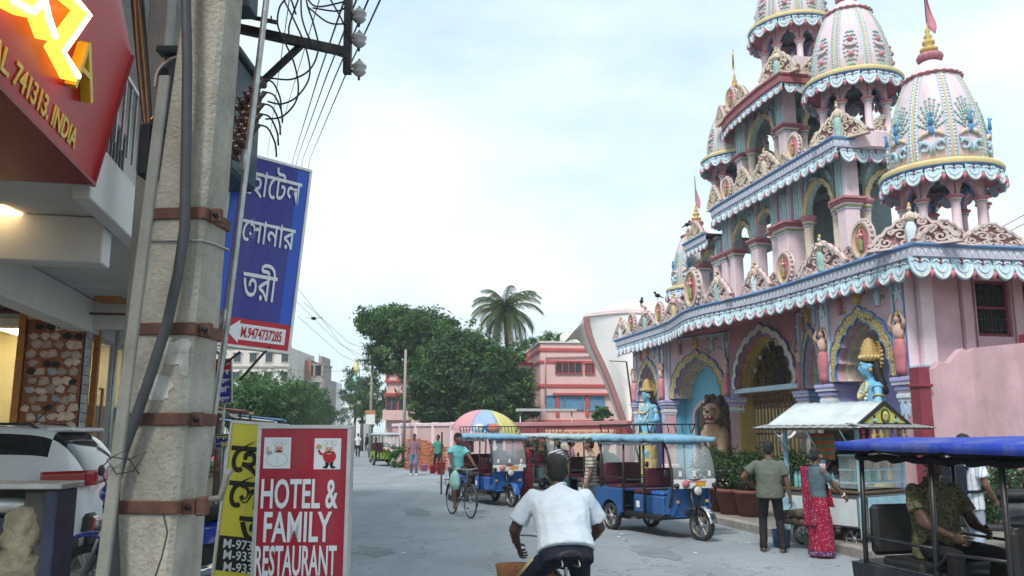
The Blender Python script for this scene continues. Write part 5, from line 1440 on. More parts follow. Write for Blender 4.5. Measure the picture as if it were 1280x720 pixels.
# the big pair behind the wall
b = (D(545, 540, 62).x, 62, 0)
B_ = lambda px, py, r, n, dd=0: (rel(px, py, 62 + dd, b), r, n)
tree(b, 4.5, .45, [B_(486, 402, (2.3, 2.2, 1.1), 5200), B_(520, 412, (2.8, 2.6, 1.5), 5600), B_(470, 408, (1.3, 1.4, .9), 1900), B_(558, 425, (2.6, 2.6, 1.5), 4500), B_(498, 440, (2.2, 2.2, 1.7), 3600), B_(545, 455, (2.6, 2.4, 1.8), 3600)], .21, L_mid, 'tall spreading tree overhanging the pink house with a flat topped leafy crown', 3)
b = (D(590, 540, 54).x, 54, 0)
B_ = lambda px, py, r, n, dd=0: (rel(px, py, 54 + dd, b), r, n)
tree(b, 2.5, .4, [B_(585, 470, (3.0, 2.6, 2.6), 9000), B_(545, 490, (2.0, 2.0, 1.7), 4300), B_(628, 488, (2.1, 2.0, 1.8), 4600), B_(590, 500, (3.4, 2.4, 1.2), 4200), B_(575, 440, (1.8, 1.8, 1.2), 3200), B_(612, 455, (1.7, 1.8, 1.3), 3000), B_(545, 520, (1.6, 1.5, .8), 1500), B_(600, 524, (2.6, 1.8, .7), 2200), B_(645, 515, (1.3, 1.4, .9), 1300)], .19, L_dark, 'dense round dark green tree right behind the compound wall', 5)
b = (D(668, 540, 66).x, 66, 0)
B_ = lambda px, py, r, n, dd=0: (rel(px, py, 66 + dd, b), r, n)
tree(b, 4, .3, [B_(655, 450, (1.8, 1.8, 1.7), 2400), B_(690, 430, (1.6, 1.6, .9), 1400), B_(672, 470, (1.5, 1.8, 1.6), 1600)], .17, L_mid, 'leafy tree between the palm and the pink school building', 8)
# coconut palm
pb = VE((D(640, 540, 57).x, 57, 0)); pt = D(631, 388, 57) - pb
PALM = thing('coconut_palm', 'tall coconut palm with drooping fronds above the dark round tree', 'palm tree', pb)
mb = MB(); n = 26
mb.tube([(pt.x * (i / n) ** 1.4, 0, pt.z * i / n) for i in range(n + 1)], [(.20 - .07 * i / n) * (1.08 if i % 2 else .98) for i in range(n + 1)], M_bark, 9); mb.build('trunk', PALM)
rr = random.Random(4)
for k in range(36):
 az = k * 2.399 + rr.uniform(-.2, .2); el = 1.30 - 2.05 * (k / 35) + rr.uniform(-.12, .12); L = rr.uniform(2.5, 3.1)
 d = VE((cos(az), sin(az), 0)); pts = []; p = Vector(pt); e = el
 for i in range(13):
  pts.append(p.copy()); p = p + (d * cos(e) + Z3 * sin(e)) * (L / 12); e -= .09 + .11 * (i / 12)
  e = max(e, -1.45)
 mb = MB(); m = L_palmd if k > 30 or k % 9 == 8 else L_palm
 mb.tube(pts, [.035 * (1 - i / 15) for i in range(13)], m, 5)
 side = d.cross(Z3)
 for i in range(1, 13):
  for s in (-1, 1):
   for h in (0, .25, .5, .75):
    if i == 12 and h: continue
    a = pts[i].lerp(pts[min(12, i + 1)], h); t = (pts[i] - pts[i - 1]).normalized(); ln = .74 * sin(PI * (.18 + .76 * (i + h) / 13)) * rr.uniform(.85, 1.1)
    tip = a + (side * s * .62 + t * .65).normalized() * ln - Z3 * ln * (.60 + .35 * rr.random())
    w = t * .022; mid = a.lerp(tip, .5) + Z3 * .06
    mb.add([a - w, a + w, mid + w * .9, tip, mid - w * .9], [(0, 1, 2, 4), (4, 2, 3)], m)
 mb.build('frond', PALM)
for k in range(9):
 mb = MB(); a = k * .7; mb.ball((pt.x + .26 * cos(a), .26 * sin(a), pt.z - .22 - .1 * (k % 3)), (.12, .12, .15), M_gold2 if k % 3 else M_green, 8, 6); mb.build('coconut', PALM)
# trees along the far left of the street
for i, (px, py, d, r, label) in enumerate(((312, 500, 46, 2.0, 'bushy street tree nearest the tin roofed stalls'), (345, 497, 58, 2.5, 'bushy street tree in front of the cream apartment block'), (375, 505, 72, 2.5, 'rounded street tree below the unfinished grey block'), (394, 514, 90, 2.0, 'small far street tree at the end of the left row'), (330, 512, 50, 1.6, 'low bushy tree over the awnings'))):
 b = (D(px, 540, d).x, d, 0); B_ = lambda ax, ay, rr_, n: (rel(ax, ay, d, b), rr_, n)
 tree(b, 2.0, .25, [B_(px, py, (r, r, r * .8), 3400), B_(px - 10, py + 10, (r * .8, r * .8, r * .6), 1500), B_(px + 14, py + 7, (r * .8, r * .8, r * .6), 1500)], .15, L_mid if i < 3 else L_far, label, 20 + i, 'trees along the left of the street')
for i, (px, py, d, r, label) in enumerate(((452, 470, 82, 1.7, 'thin airy tree behind the wired pole'), (464, 498, 78, 1.9, 'leafy tree beside the small pink house'), (443, 492, 95, 1.5, 'small pale tree in front of the white hall'), (421, 516, 150, 2.4, 'far hazy tree at the end of the street'), (408, 516, 170, 2.2, 'far hazy tree below the white hall'))):
 b = (D(px, 540, d).x, d, 0); B_ = lambda ax, ay, rr_, n: (rel(ax, ay, d, b), rr_, n)
 tree(b, 3.0, .18, [B_(px, py, (r, r, r * .9), 900 if i == 0 else 1900), B_(px + 7, py + 14, (r * .8, r, r * .9), 700 if i == 0 else 1500)], .17, L_far if i != 1 else L_mid, label, 40 + i, 'trees at the end of the street')
# ---------------------------------------------------------------- far buildings
M_apt = mat('weathered cream concrete', (.64, .60, .56), .9, .1, .6, .1, 20, grime=.4, gcol=(.28, .26, .24), gsc=.4)
M_unf = mat('raw grey concrete', (.30, .27, .25), .95, .2, .6, .2, 20, grime=.4, gcol=(.16, .14, .13), gsc=.5)
M_redb = mat('raw brick infill', (.34, .15, .10), .95, .25, 3, .2, 30)
M_farw = mat('far white wall', (.70, .71, .70), .85, .05, .5, .05, 10)
M_turq = mat('turquoise dome paint', (.25, .50, .50), .6, .1, .6, .05, 10)
M_wing = mat('dark window glass', (.04, .055, .065), .2, .3, 1, 0)
M_salmon = mat('salmon pink wall', (.70, .47, .45), .85, .07, .5, .08, 20, grime=.18, gcol=(.4, .25, .23), gsc=.5)
M_redt = mat('red trim paint', (.48, .085, .085), .7, .1, 2, .05, 30)
M_wblue = mat('blue window shutter', (.12, .27, .42), .5, .15, 3, .05, 30)
def block(name, label, px0, px1, ytop, d, depth, m, cat='building', rz=0.0):
 a, b = D(px0, 540, d), D(px1, 540, d); zt = D((px0 + px1) / 2, ytop, d).z; w = b.x - a.x
 t = thing(name, label, cat, ((a.x + b.x) / 2, d, 0), rz)
 mb = MB(); mb.box((0, depth / 2, zt / 2), (w, depth, zt), m); mb.build('wall', t)
 return t, w, zt
def win(t, x, z, w, h, m=M_wing, frame_m=None, y=0.0, bars=0, sill=True):
 mb = MB(); fm = frame_m or M_apt
 for sx in (-1, 1): mb.box((x + sx * (w / 2 + .03), y - .04, z), (.06, .16, h + .12), fm)
 for sz in (-1, 1): mb.box((x, y - .041, z + sz * (h / 2 + .03)), (w, .16, .06), fm)
 if sill: mb.box((x, y - .12, z + h / 2 + .12), (w + .4, .32, .07), fm)
 o = mb.build('window', t)
 mb = MB(); mb.box((x, y - .01, z), (w, .04, h), m)
 for k in range(bars): mb.box((x - w / 2 + w * (k + 1) / (bars + 1), y - .045, z), (.05, .04, h), fm)
 mb.build('pane', o); return o
t, w, zt = block('apartment_block', 'cream flat roofed apartment block with rows of small windows above the street trees', 262, 358, 434, 112, 14, M_apt)
for r in range(4):
 for c in range(5): win(t, -w / 2 + 1.0 + c * (w - 1.6) / 4, zt - 1.4 - r * 2.55, .95, 1.15)
mb = MB(); mb.box((0, -.05, zt + .15), (w + .3, .4, .5), M_apt); mb.box((-w * .2, 3, zt + 1.0), (3, 3, 2), M_apt); mb.build('parapet', t)
mb = MB()
for z in (zt - 2.65, zt - 5.2): mb.box((0, -.06, z), (w, .15, .2), M_unf)
mb.build('floor_band', t)
t, w, zt = block('unfinished_block', 'unfinished grey concrete block with open upper floors beside the apartments', 356, 402, 473, 120, 9, M_unf)
for k, (x, ww, z0, z1, m) in enumerate(((-.27, .34, 0, 1.9, M_redb), (.3, .36, 0, .4, M_unf), (.3, .4, 1.9, 2.15, M_unf), (-.27, .42, 1.95, 2.2, M_unf), (.05, .16, 0, 2.6, M_redb), (.38, .1, 2.1, 3.2, M_unf), (.22, .05, .4, 1.9, M_unf), (.44, .05, .4, 1.9, M_unf), (-.1, .05, 0, 2.2, M_unf))):
 mb = MB(); mb.box((x * w, 3, zt + (z0 + z1) / 2), (ww * w, 5 + .1 * k, z1 - z0), m); mb.build('upper_floor', t)
for c in range(2): win(t, -w * .25 + c * w * .5, zt - 1.2, 1.6, 1.3)
mb = MB(); mb.lathe([(.5, 0), (.5, .8), (.2, 1.0)], M_turq, 12, c=(-w * .1, 3, zt + 2.6)); mb.build('water_tank', t)
for i in range(7): mb = MB(); mb.tube([(w * (-.45 + .15 * i), 1, zt + 2), (w * (-.45 + .15 * i) + .05, 1, zt + 3.1 + .3 * (i % 3))], .03, M_rust, 4); mb.build('starter_bar', t)
t, w, zt = block('white_house', 'white two storey house below the unfinished block', 384, 412, 476, 130, 8, M_farw)
for r in range(3):
 for c in range(3): win(t, -w / 2 + .8 + c * (w - 1.6) / 2, zt - 1.2 - r * 2.2, .7, 1.0, frame_m=M_farw)
t, w, zt = block('white_hall', 'long pale white hall far away at the end of the street', 404, 452, 492, 215, 15, M_farw)
for r in range(2):
 for c in range(9): win(t, -w / 2 + .8 + c * (w - 1.6) / 8, zt - 1.5 - r * 2.6, .55, 1.2, M_unf, M_farw, sill=False)
mb = MB()
for c in range(10): mb.box((-w / 2 + .3 + c * (w - .6) / 9, -.05, zt + .3), (.4, .4, .9), M_farw)
mb.build('parapet', t)
t = thing('domed_temple', 'hazy turquoise domed temple tower far beyond the white hall', 'temple', (D(442, 540, 240).x, 240, 0))
c = 240; z0 = D(442, 500, c).z
mb = MB(); mb.lathe([(3.4, 0), (3.4, z0)], M_farw, 8, smooth=False); mb.build('tower', t)
mb = MB(); mb.lathe([(3.0, z0), (3.3, z0 + 1.5), (2.9, z0 + 3.6), (1.9, z0 + 5.4), (.9, z0 + 6.6), (.4, z0 + 7.2)], M_turq, 16); mb.build('dome', t)
mb = MB(); mb.lathe([(.4, z0 + 7.2), (1.2, z0 + 8.0), (1.2, z0 + 8.8), (.7, z0 + 10), (.2, z0 + 11.5), (0, z0 + 12.4)], M_gold2, 12); mb.build('finial', t)
# small pink house left of the trees
t, w, zt = block('pink_house', 'small pink house with red bands half hidden by the big tree', 482, 532, 476, 74, 9, M_salmon, rz=.06)
mb = MB()
for z in (zt - .05, zt - 1.15, zt + .75): mb.box((0, -.08, z), (w + .35, .3, .16), M_redt)
mb.box((0, .1, zt + .35), (w, .16, .75), M_salmon)
for x in (-w / 2 - .02, -w * .22, w * .1): mb.box((x, -.09, zt + .3), (.14, .24, 1.1), M_redt)
mb.build('parapet', t)
for k, x in enumerate((-w * .36, -w * .05)): win(t, x, zt - 2.2, .9, 1.5, M_wing, M_redt, bars=1)
mb = MB(); mb.box((-w / 2 + .9, -.55, zt - 3.35), (2.2, 1.0, .14), M_salmon); mb.box((-w / 2 + .9, -1.0, zt - 2.95), (2.2, .08, .75), M_salmon); mb.build('balcony', t)
# pink school building
sc = D(676, 540, 56); ang = .10
SCH = thing('school_building', 'two storey pink building with red bands and blue shutters behind the compound wall', 'building', (sc.x, sc.y, 0), ang)
zt = D(676, 428, 56).z
mb = MB(); mb.box((4.0, 5, zt / 2), (8, 10, zt), M_salmon); mb.build('wall', SCH)
mb = MB(); mb.box((-1.3, 7.0, D(650, 455, 60).z / 2), (2.6, 6, D(650, 455, 60).z), M_salmon); mb.box((-1.3, 7, D(650, 455, 60).z + .02), (2.8, 6.2, .16), M_redt); mb.build('side_wing', SCH)
def sz(py): return D(700, py, 56).z
mb = MB()
for py, th in ((437, .20), (452, .16), (482, .20), (527, .2)): mb.box((4.0, 5, sz(py)), (8.16, 10.16, th), M_redt)
mb.box((4.0, 5, zt + .03), (8.2, 10.2, .12), M_wallw)
for px in (697, 735): mb.box((D(px, 540, 56).x - sc.x, -.06, (sz(493) + sz(520)) / 2), (.22, .12, sz(493) - sz(520)), M_redt)
mb.box(((D(695, 540, 56).x + D(762, 540, 56).x) / 2 - sc.x, -.1, sz(492.5)), (3.9, .3, .14), M_redt)
mb.build('band', SCH)
for (x0, x1, y0, y1, m) in ((695, 729, 452, 466, M_wing), (733, 745, 454, 466, M_wing), (682, 706, 495, 511, M_wblue), (706, 730, 496, 511, M_wblue), (733, 757, 496, 512, M_wblue)):
 a, b_ = D(x0, 540, 56).x - sc.x, D(x1, 540, 56).x - sc.x; win(SCH, (a + b_) / 2, (sz(y0) + sz(y1)) / 2, b_ - a - .08, sz(y0) - sz(y1), m, M_redt if m is M_wing else M_wblue, bars=3, sill=False)
mb = MB(); mb.tube([(.3, -.1, sz(505)), (.3, -.1, sz(446)), (4.5, -.1, sz(444))], .05, M_salmon, 6); mb.build('drain_pipe', SCH)
mb = MB(); mb.lathe([(.5, 0), (.5, .7), (.35, .85), (.3, .86)], M_white, 12, c=(2.3, 3, zt + .1)); mb.build('water_tank', SCH)
SH = thing('tin_shelter', 'low grey tin roofed shelter in front of the pink school building', 'shelter', (D(682, 540, 47).x, 47, 0))
z = D(682, 512, 47).z; mb = MB(); mb.box((0, 0, z), (3.3, 2, .07), M_tin); mb.box((0, -1.0, z - .05), (3.3, .05, .12), M_alu); mb.build('roof', SH)
for x in (-1.4, 1.4): mb = MB(); mb.tube([(x, -.8, 0), (x, -.8, z)], .04, M_steel, 6); mb.build('post', SH)
LP = thing('street_lamp', 'thin dark lamp post with one arm in front of the pink school building', 'street lamp', (D(790, 540, 44).x, 44, 0))
a, b_ = D(793, 528, 44) - LP.location, D(783, 452, 44) - LP.location; e = D(758, 451, 44) - LP.location
mb = MB(); mb.tube([(a.x, 0, 0), a, b_], [.06, .055, .045], M_iron, 8); mb.build('post', LP)
mb = MB(); mb.tube([b_, e], .025, M_iron, 6); mb.build('arm', LP)
mb = MB(); mb.box(tuple(e + VE((-.1, 0, -.06))), (.4, .2, .12), M_alu, .03); mb.build('lamp_head', LP)
# white shell shaped hall behind the temple
M_shell = mat('off white shell plaster', (.80, .78, .76), .75, .05, .5, .06, 10, grime=.2, gcol=(.45, .4, .38), gsc=.4)
M_shellp = mat('pinkish shell roof', (.70, .58, .57), .8, .1, .6, .1, 10, grime=.3, gcol=(.40, .33, .32), gsc=.6)
M_shellr = mat('dusky rose shell rim', (.33, .16, .16), .75, .12, 1, .06, 20)
SHL = thing('shell_hall', 'white petal shaped concrete shell with a dusky rose rim beside the temple', 'hall', D(790, 540, 43))
so = SHL.location
def sp(px, py, d=43): return D(px, py, d) - so
lr = curve3([sp(733, 396), sp(735, 410), sp(742, 432), (sp(755, 460)), sp(767, 490), sp(779, 525), sp(782, 545)], 5)
rrim = curve3([sp(868, 398, 44), sp(858, 410, 44), sp(838, 428, 44), sp(815, 452, 44), sp(803, 485, 44), sp(795, 515, 44), sp(793, 545, 44)], 5)
n = len(lr) - 1
def inner(u, v):
 i = min(n - 1, int(u * n)); f = u * n - i; a = lr[i].lerp(lr[i + 1], f); b_ = rrim[i].lerp(rrim[i + 1], f)
 return a.lerp(b_, v) + VE((0, 1.9 * sin(PI * v) ** .8 * (1 - .6 * u), .5 * sin(PI * v) * (1 - u)))
mb = MB(); mb.grid(inner, 24, 16, M_shell, thick=(0, .25, 0)); mb.build('inner_shell', SHL)
topc = curve3([sp(733, 396), sp(748, 386), sp(768, 378), sp(792, 373), sp(815, 371), sp(840, 374), sp(868, 380)], 5)
def hood(u, v):
 i = min(len(topc) - 2, int(u * (len(topc) - 1))); f = u * (len(topc) - 1) - i; a = topc[i].lerp(topc[i + 1], f)
 edge = inner(0, u)
 return edge.lerp(a + VE((0, 4.5, .0)), v) + VE((0, 0, .55 * sin(PI * v) * sin(PI * u) * (.3 + u)))
mb = MB(); mb.grid(hood, 26, 10, M_shellp, thick=(0, .05, .22)); mb.build('hood', SHL)
mb = MB(); mb.tube([p + VE((-.02, -.05, 0)) for p in lr], .18, M_shellr, 8, flat=.8); mb.tube([p + VE((.02, -.05, 0)) for p in rrim[12:]], .22, M_shellr, 8); mb.tube([inner(0, k / 20) + VE((0, -.03, .03)) for k in range(21)], .07, M_shellp, 8); mb.build('rim', SHL)
l2 = curve3([sp(706, 427, 47), sp(722, 424, 47), sp(735, 440, 46), sp(752, 470, 45), sp(764, 500, 44.5), sp(776, 530, 44)], 5)
def wingf(u, v):
 i = min(len(l2) - 2, int(u * (len(l2) - 1))); f = u * (len(l2) - 1) - i; a = l2[i].lerp(l2[i + 1], f); b_ = lr[min(len(lr) - 1, int(u * (len(lr) - 1)))]
 return a.lerp(b_ + VE((0, .3, 0)), v) + VE((0, -.5 * sin(PI * v), 0))
mb = MB(); mb.grid(wingf, 25, 8, M_shell, thick=(0, .3, 0)); mb.build('side_petal', SHL)
mb = MB(); bs = sp(802, 379, 45.5); mb.ball(tuple(bs + VE((0, 0, .10))), (.12, .2, .12), M_ink, 8, 6); mb.ball(tuple(bs + VE((.0, -.17, .24))), .075, M_ink, 7, 5); mb.tube([bs + VE((0, .1, .1)), bs + VE((0, .36, .02))], [.08, .03], M_ink, 5); mb.tube([bs + VE((0, 0, -.1)), bs + VE((0, 0, .1))], .02, M_ink, 4)
o = mb.build('crow', None, so); tag(o, 'crow sitting on top of the white shell roof', 'bird', 'crows')
def crow(loc, rz, label):
 mb = MB(); mb.ball((0, 0, .16), (.07, .13, .075), M_ink, 8, 6); mb.ball((0, -.12, .25), .05, M_ink, 7, 5); mb.tube([(0, -.15, .25), (0, -.22, .235)], [.016, .004], M_ink, 5); mb.tube([(0, .08, .15), (0, .28, .09)], [.05, .025], M_ink, 5, flat=.5)
 for s in (-1, 1): mb.tube([(s * .02, 0, .1), (s * .025, -.01, 0)], .007, M_ink, 4)
 return tag(mb.build('crow', None, loc, rz), label, 'bird', 'crows')
TM = TRN(TO) @ ROT4(STREET, 4, 'Z')
crow(TM @ VE((1.8, 14.75, 9.35)), .6, 'crow perched on the far end of the second storey crest')
crow(TM @ VE((.2, 13.9, 6.45)), -1.0, 'crow perched on the far medallions of the lowest eave')
fb = D(392, 398, 30); mb = MB(); mb.ball((0, 0, 0), (.10, .16, .06), M_ink, 8, 5)
for s in (-1, 1): mb.add([(s * .05, -.06, 0), (s * .05, .08, 0), (s * .30, .12, .05), (s * .34, .02, .06)], [(0, 1, 2, 3)], M_ink)
tag(mb.build('flying_bird', None, fb), 'small dark bird flying right of the blue sign', 'bird')
# compound wall
M_cwall = mat('dull rose wall', (.44, .20, .21), .85, .12, .7, .1, 30, grime=.3, gcol=(.25, .14, .13), gsc=.8)
M_mwall = mat('maroon wall', (.27, .055, .06), .8, .15, .8, .1, 30)
M_swag = mat('painted orange swag', (.55, .20, .11), .8, .15, 3, .1, 30)
M_swagl = mat('painted peach swag', (.62, .38, .28), .8, .15, 3, .1, 30)
WA, WB, WC = VE((4.6, 33.0, 0)), VE((-.2, 39.0, 0)), VE((-6.9, 50.0, 0))
CW = thing('compound_wall', 'long pink and maroon compound wall running behind the rickshaws', 'wall')
M_cwall2 = mat('pale rose wall', (.60, .40, .40), .85, .1, .7, .1, 30, grime=.3, gcol=(.32, .22, .2), gsc=.8)
def wall_run(p, q, h, m, cap, th=.25):
 mb = MB(); mb.between(p + Z3 * h / 2, q + Z3 * h / 2, th, h, m); mb.build('wall_panel', CW)
 mb = MB(); mb.between(p + Z3 * (h + .09), q + Z3 * (h + .09), th + .14, .18, cap, b=.02); mb.build('coping', CW)
wall_run(WA, WB, 2.05, M_mwall, M_cwall); wall_run(WB, WC, 2.1, M_cwall2, M_pinkl)
dW = (WB - WA).normalized(); nW = VE((dW.y, -dW.x, 0)); nW = nW if nW.y < 0 else -nW
MWp = frame(WA.lerp(WB, .36) + nW * .14, -dW, Z3)
mb = MB(); mb.box((0, 1.35, 0), (4.2, 1.1, .03), M_swagl, xf=MWp); mb.build('painted_panel', CW)
for k in range(9):
 x = -1.85 + k * .46; mb = MB()
 for r in (.23, .17, .11): mb.strip(arc_pts(8, PI, 2 * PI, r, r * 1.5, x, 1.82), arc_pts(8, PI, 2 * PI, r - .035, (r - .035) * 1.5, x, 1.82), .02 + r * .02, M_swag, MWp @ TRN((0, 0, .016)))
 mb.build('swag', CW)
for k in range(6):
 p = WB.lerp(WC, (k + .5) / 6) + VE((.0, -.02, 0)); mb = MB(); mb.box((p.x, p.y, 1.15), (.34, .34, 2.3), M_pinkl, .02); mb.build('pier', CW)
# brick stack
BS_ = thing('brick_stack', 'stack of orange red bricks against the compound wall', 'brick stack', (D(534, 540, 41.5).x, 41.5, 0))
M_brick = mat('fired orange brick', (.42, .15, .08), .9, .2, 6, .2, 50, isl=.3)
mb = MB(); rr = random.Random(2)
for l in range(19):
 n = 8 if l < 14 else 8 - (l - 13)
 for i in range(n):
  for j in range(3): mb.box((-.95 + i * .25 + (.1 if l % 2 else 0) + rr.uniform(-.02, .02), j * .13 + rr.uniform(-.015, .015), .04 + l * .078), (.235, .11, .07), M_brick)
o = mb.build('brick', BS_); o['kind'] = 'stuff'
# poles far along the street
def far_pole(px, ybase, ytop, d, label, arms, r=.11):
 b = D(px, 540, d); b.z = 0; t = thing('street_pole', label, 'utility pole', b); zt = D(px, ytop, d).z
 mb = MB(); mb.tube([(0, 0, 0), (0, 0, zt)], [r * 1.2, r * .8], M_unf, 8); mb.build('shaft', t)
 for i in range(arms): mb = MB(); mb.between((-.75, -.1, zt - .15 - .5 * i), (.75, -.1, zt - .15 - .5 * i), .07, .08, M_iron); mb.build('cross_arm', t)
 for i in range(arms):
  for x in (-.65, 0, .65): mb = MB(); mb.lathe([(.03, 0), (.06, .05), (.05, .12), (0, .16)], M_insulw, 7, c=(x, -.1, zt - .1 - .5 * i)); mb.build('insulator', t)
 return t, zt
far_pole(463, 560, 440, 62, 'far street pole with two cross arms and tangled wires beside the thin tree', 2)
mb = MB(); b = D(463, 470, 62)
for k in range(10): mb.tube(curve3([b, b + VE((R.uniform(-.5, .5), 0, R.uniform(-.6, .2))), b + VE((R.uniform(-.8, .8), .1, R.uniform(-.8, -.1))), b + VE((0, 0, R.uniform(-.9, 0)))], 4), .02, M_rub, 4)
tag(mb.build('wire_tangle'), 'tangle of wires on the far street pole', 'wires')
far_pole(505, 560, 437, 47, 'bare concrete pole in front of the small pink house', 0, .085)
for (x0, y0, d0, x1, y1, d1) in ((372, 360, 40, 462, 458, 62), (366, 372, 40, 462, 450, 62), (372, 395, 45, 466, 462, 62), (468, 440, 62, 380, 378, 35), (505, 500, 47, 640, 520, 47), (505, 500, 47, 380, 485, 70), (463, 462, 62, 330, 455, 80)):
 a, b = D(x0, y0, d0), D(x1, y1, d1); wire([a, a.lerp(b, .5) - Z3 * .5, b], .012, {360: 'upper', 372: 'second', 395: 'third', 440: 'long', 462: 'low'}.get(y0, 'tree side' if x1 > 600 else 'short') + ' faint overhead line crossing the far street', 4, group='faint lines across the street')
for k, (x0, y0, x1, y1) in enumerate(((1180, 318, 1290, 262), (1188, 322, 1290, 274))): wire([D(x0, y0, 19), D((x0 + x1) / 2, (y0 + y1) / 2 + 3, 19), D(x1 + 40, y1 - 20, 19)], .008, ('upper', 'lower')[k] + ' dark wire sagging to the corner dome of the temple', 4, group='wires at the corner dome')
# pink boundary wall of the temple side
M_pinkw = mat('weathered pink wall', (.60, .385, .425), .8, .12, 2, .25, 25, grime=.6, gcol=(.30, .20, .20), gsc=.8)
BW = thing('boundary_wall', 'plain pink boundary wall with a maroon end pier in front of the temple side', 'wall', TO, STREET)
mb = MB()
prof = [(.12, 0), (6.5, 0), (6.5, 3.55), (2.45, 3.55), (1.25, 3.42), (1.08, 3.34), (.95, 3.40), (.82, 3.30), (.62, 3.10), (.42, 3.14), (.30, 3.0), (.12, 2.98)]
mb.prism(prof, .18, M_pinkw, TRN((0, .25, 0)) @ H_); mb.build('wall_panel', BW)
for x, h in ((.0, 3.02), (2.55, 3.72)): mb = MB(); mb.box((x, .14, h / 2), (.24, .30, h), M_maroon, .015); mb.box((x, .13, h - .35), (.30, .34, .06), M_maroon, .01); mb.build('pier', BW)
# ---------------------------------------------------------------- stalls down the left side
def tarp(mb, c, w, d, h, m, drop=.3):
 mb.grid(lambda u, v: (c[0] + (u - .5) * w, c[1] + (v - .5) * d, c[2] + h - drop * u + .05 * sin(7 * v) * u), 8, 8, m, thick=(0, 0, .02))
M_tarpb = mat('blue tarpaulin', (.08, .20, .42), .6, .2, 3, .3, 12)
M_tarpg = mat('beige tarpaulin', (.36, .30, .22), .7, .2, 3, .3, 12)
M_tarpr = mat('dull red awning', (.33, .10, .09), .7, .2, 3, .3, 12)
stl = [(17, M_tin, 'tin roofed stall hung with red bags behind the yellow board'), (21.5, M_tarpg, 'stall under a beige tarpaulin past the tin roofed stall'), (26, M_tarpr, 'stall with a dull red awning'), (31, M_tarpb, 'stall under a blue tarpaulin at mid row'), (37, M_tin, 'small tin stall below the street trees'), (44, M_tarpb, 'far stall under a bright blue sheet'), (52, M_tarpg, 'far stall under a beige sheet'), (62, M_tarpb, 'farthest stall under a blue sheet')]
M_bag = mat('red plastic bag', (.50, .02, .05), .4, .2, 9, .2, 30)
M_wood = mat('rough dark wood', (.12, .075, .045), .85, .3, 8, .3, 40)
for i, (p, m, lab) in enumerate(stl):
 w0 = st(p, -3.6); t = thing('market_stall', lab, 'stall', w0, STREET)
 hh = 2.35 + .15 * (i % 3)
 mb = MB(); tarp(mb, (-.2, 0, 0), 2.6, 3.2, hh, m); mb.build('awning', t)
 for x in (-1.3, 1.0):
  for y in (-1.4, 1.4): mb = MB(); mb.tube([(x, y, 0), (x, y, hh - (.25 if x > 0 else 0))], .035, M_wood, 6); mb.build('post', t)
 mb = MB(); mb.box((.1, 0, .75), (1.2, 2.8, .06), M_wood, .01); mb.box((.1, 0, .38), (1.1, 2.7, .7), M_tarpg if i % 2 else M_wood); mb.build('counter', t)
 mb = MB(); mb.box((-1.25, 0, 1.2), (.06, 2.8, 2.3), M_wood); mb.build('back_panel', t)
 if i < 4:
  for k in range(7):
   g = MB(); c = (-.3 + .25 * (k % 3), -1.2 + .38 * k, .80); h = R.uniform(.12, .35); g.lathe([(.10, 0), (.13, h * .4), (.11, h), (.03, h + .05)], MATS['goods paint %d' % (k % 5)], 8, c=c)
   tag(g.build('goods_packet', None, None), OR[k] + ' packet of goods from the street end on the ' + ('tin roofed stall', 'beige tarpaulin stall', 'red awning stall', 'mid row blue tarpaulin stall')[i], 'packet', 'goods on the stalls').matrix_world = TRN(w0) @ ROT4(STREET, 4, 'Z')
 if i == 0:
  for k in range(6):
   g = MB(); c = (.75, -1.25 + .42 * k, 1.85); g.lathe([(.02, .2), (.10, .05), (.13, -.12), (.09, -.3), (0, -.32)], M_bag, 9, c=c, ay=.6)
   tag(g.build('hanging_bag'), OR[k] + ' red bag from the near end hanging on the tin roofed stall', 'bag', 'red bags on the stall').matrix_world = TRN(w0) @ ROT4(STREET, 4, 'Z')
# the small signs above the stalls
def small_sign(px0, py0, px1, py1, d, m, label, rows, mt=M_wprint, strip=None):
 s = thing('stall_sign', label, 'sign'); a, b, t = D(px0, py1, d), D(px1, py1, d), D(px0, py0, d)
 M, w, h = board(s, a, b, t, .05, m, M_steel, .02)
 if strip: patch(s, M, w / 2, h * .84, w * .96, h * .28, strip)
 for k, tx in enumerate(rows): put(s, M, tx, w / 2, h * (1 - (k + .75) / len(rows)), .008, mt, size=h / len(rows) * .7, ext=.001, bold=.004, width=w * .75)
 mb = MB(); p = M @ VE((w * .5, 0, -.06)); mb.tube([(p.x, p.y, 0), (p.x, p.y, p.z + h)], .03, M_steel, 6); mb.build('post', s)
small_sign(268, 449, 290, 505, 16, M_sblue, 'small blue and red shop sign hanging above the tin roofed stall', ['গরম', 'চা', 'ভাত', 'রটি', 'মাছ'], strip=M_sred2)
small_sign(268, 543, 291, 561, 15.3, M_sblue, 'little dark blue notice board at the counter of the first stall', ['ভাত', 'রটি'], M_syel)
small_sign(457, 513, 469, 531, 52, M_white, 'small white board with a red picture on a post far down the street', [' '], strip=M_swag)
mb = MB(); c = G(283, 600); mb.ball((c.x, c.y, .45), (.34, .3, .45), M_tarpg, 12, 9); tag(mb.build('sack'), 'bulging brown sack beside the yellow board', 'sack')
for k, (z, m) in enumerate(((.16, M_sky), (.46, M_white), (.74, M_blue))):
 mb = MB(); c = G(266, 610); mb.box((c.x, c.y, z), (.55, .45, .28), m, .03); tag(mb.build('crate'), ('pale blue crate at the bottom of the small stack by the stall', 'white crate in the middle of the small stack by the stall', 'light blue crate on top of the small stack by the stall')[k], 'crate', 'crates by the stall')
FU = thing('closed_umbrella', 'closed pale blue stall umbrella standing near the green rickshaw', 'umbrella', G(482, 566))
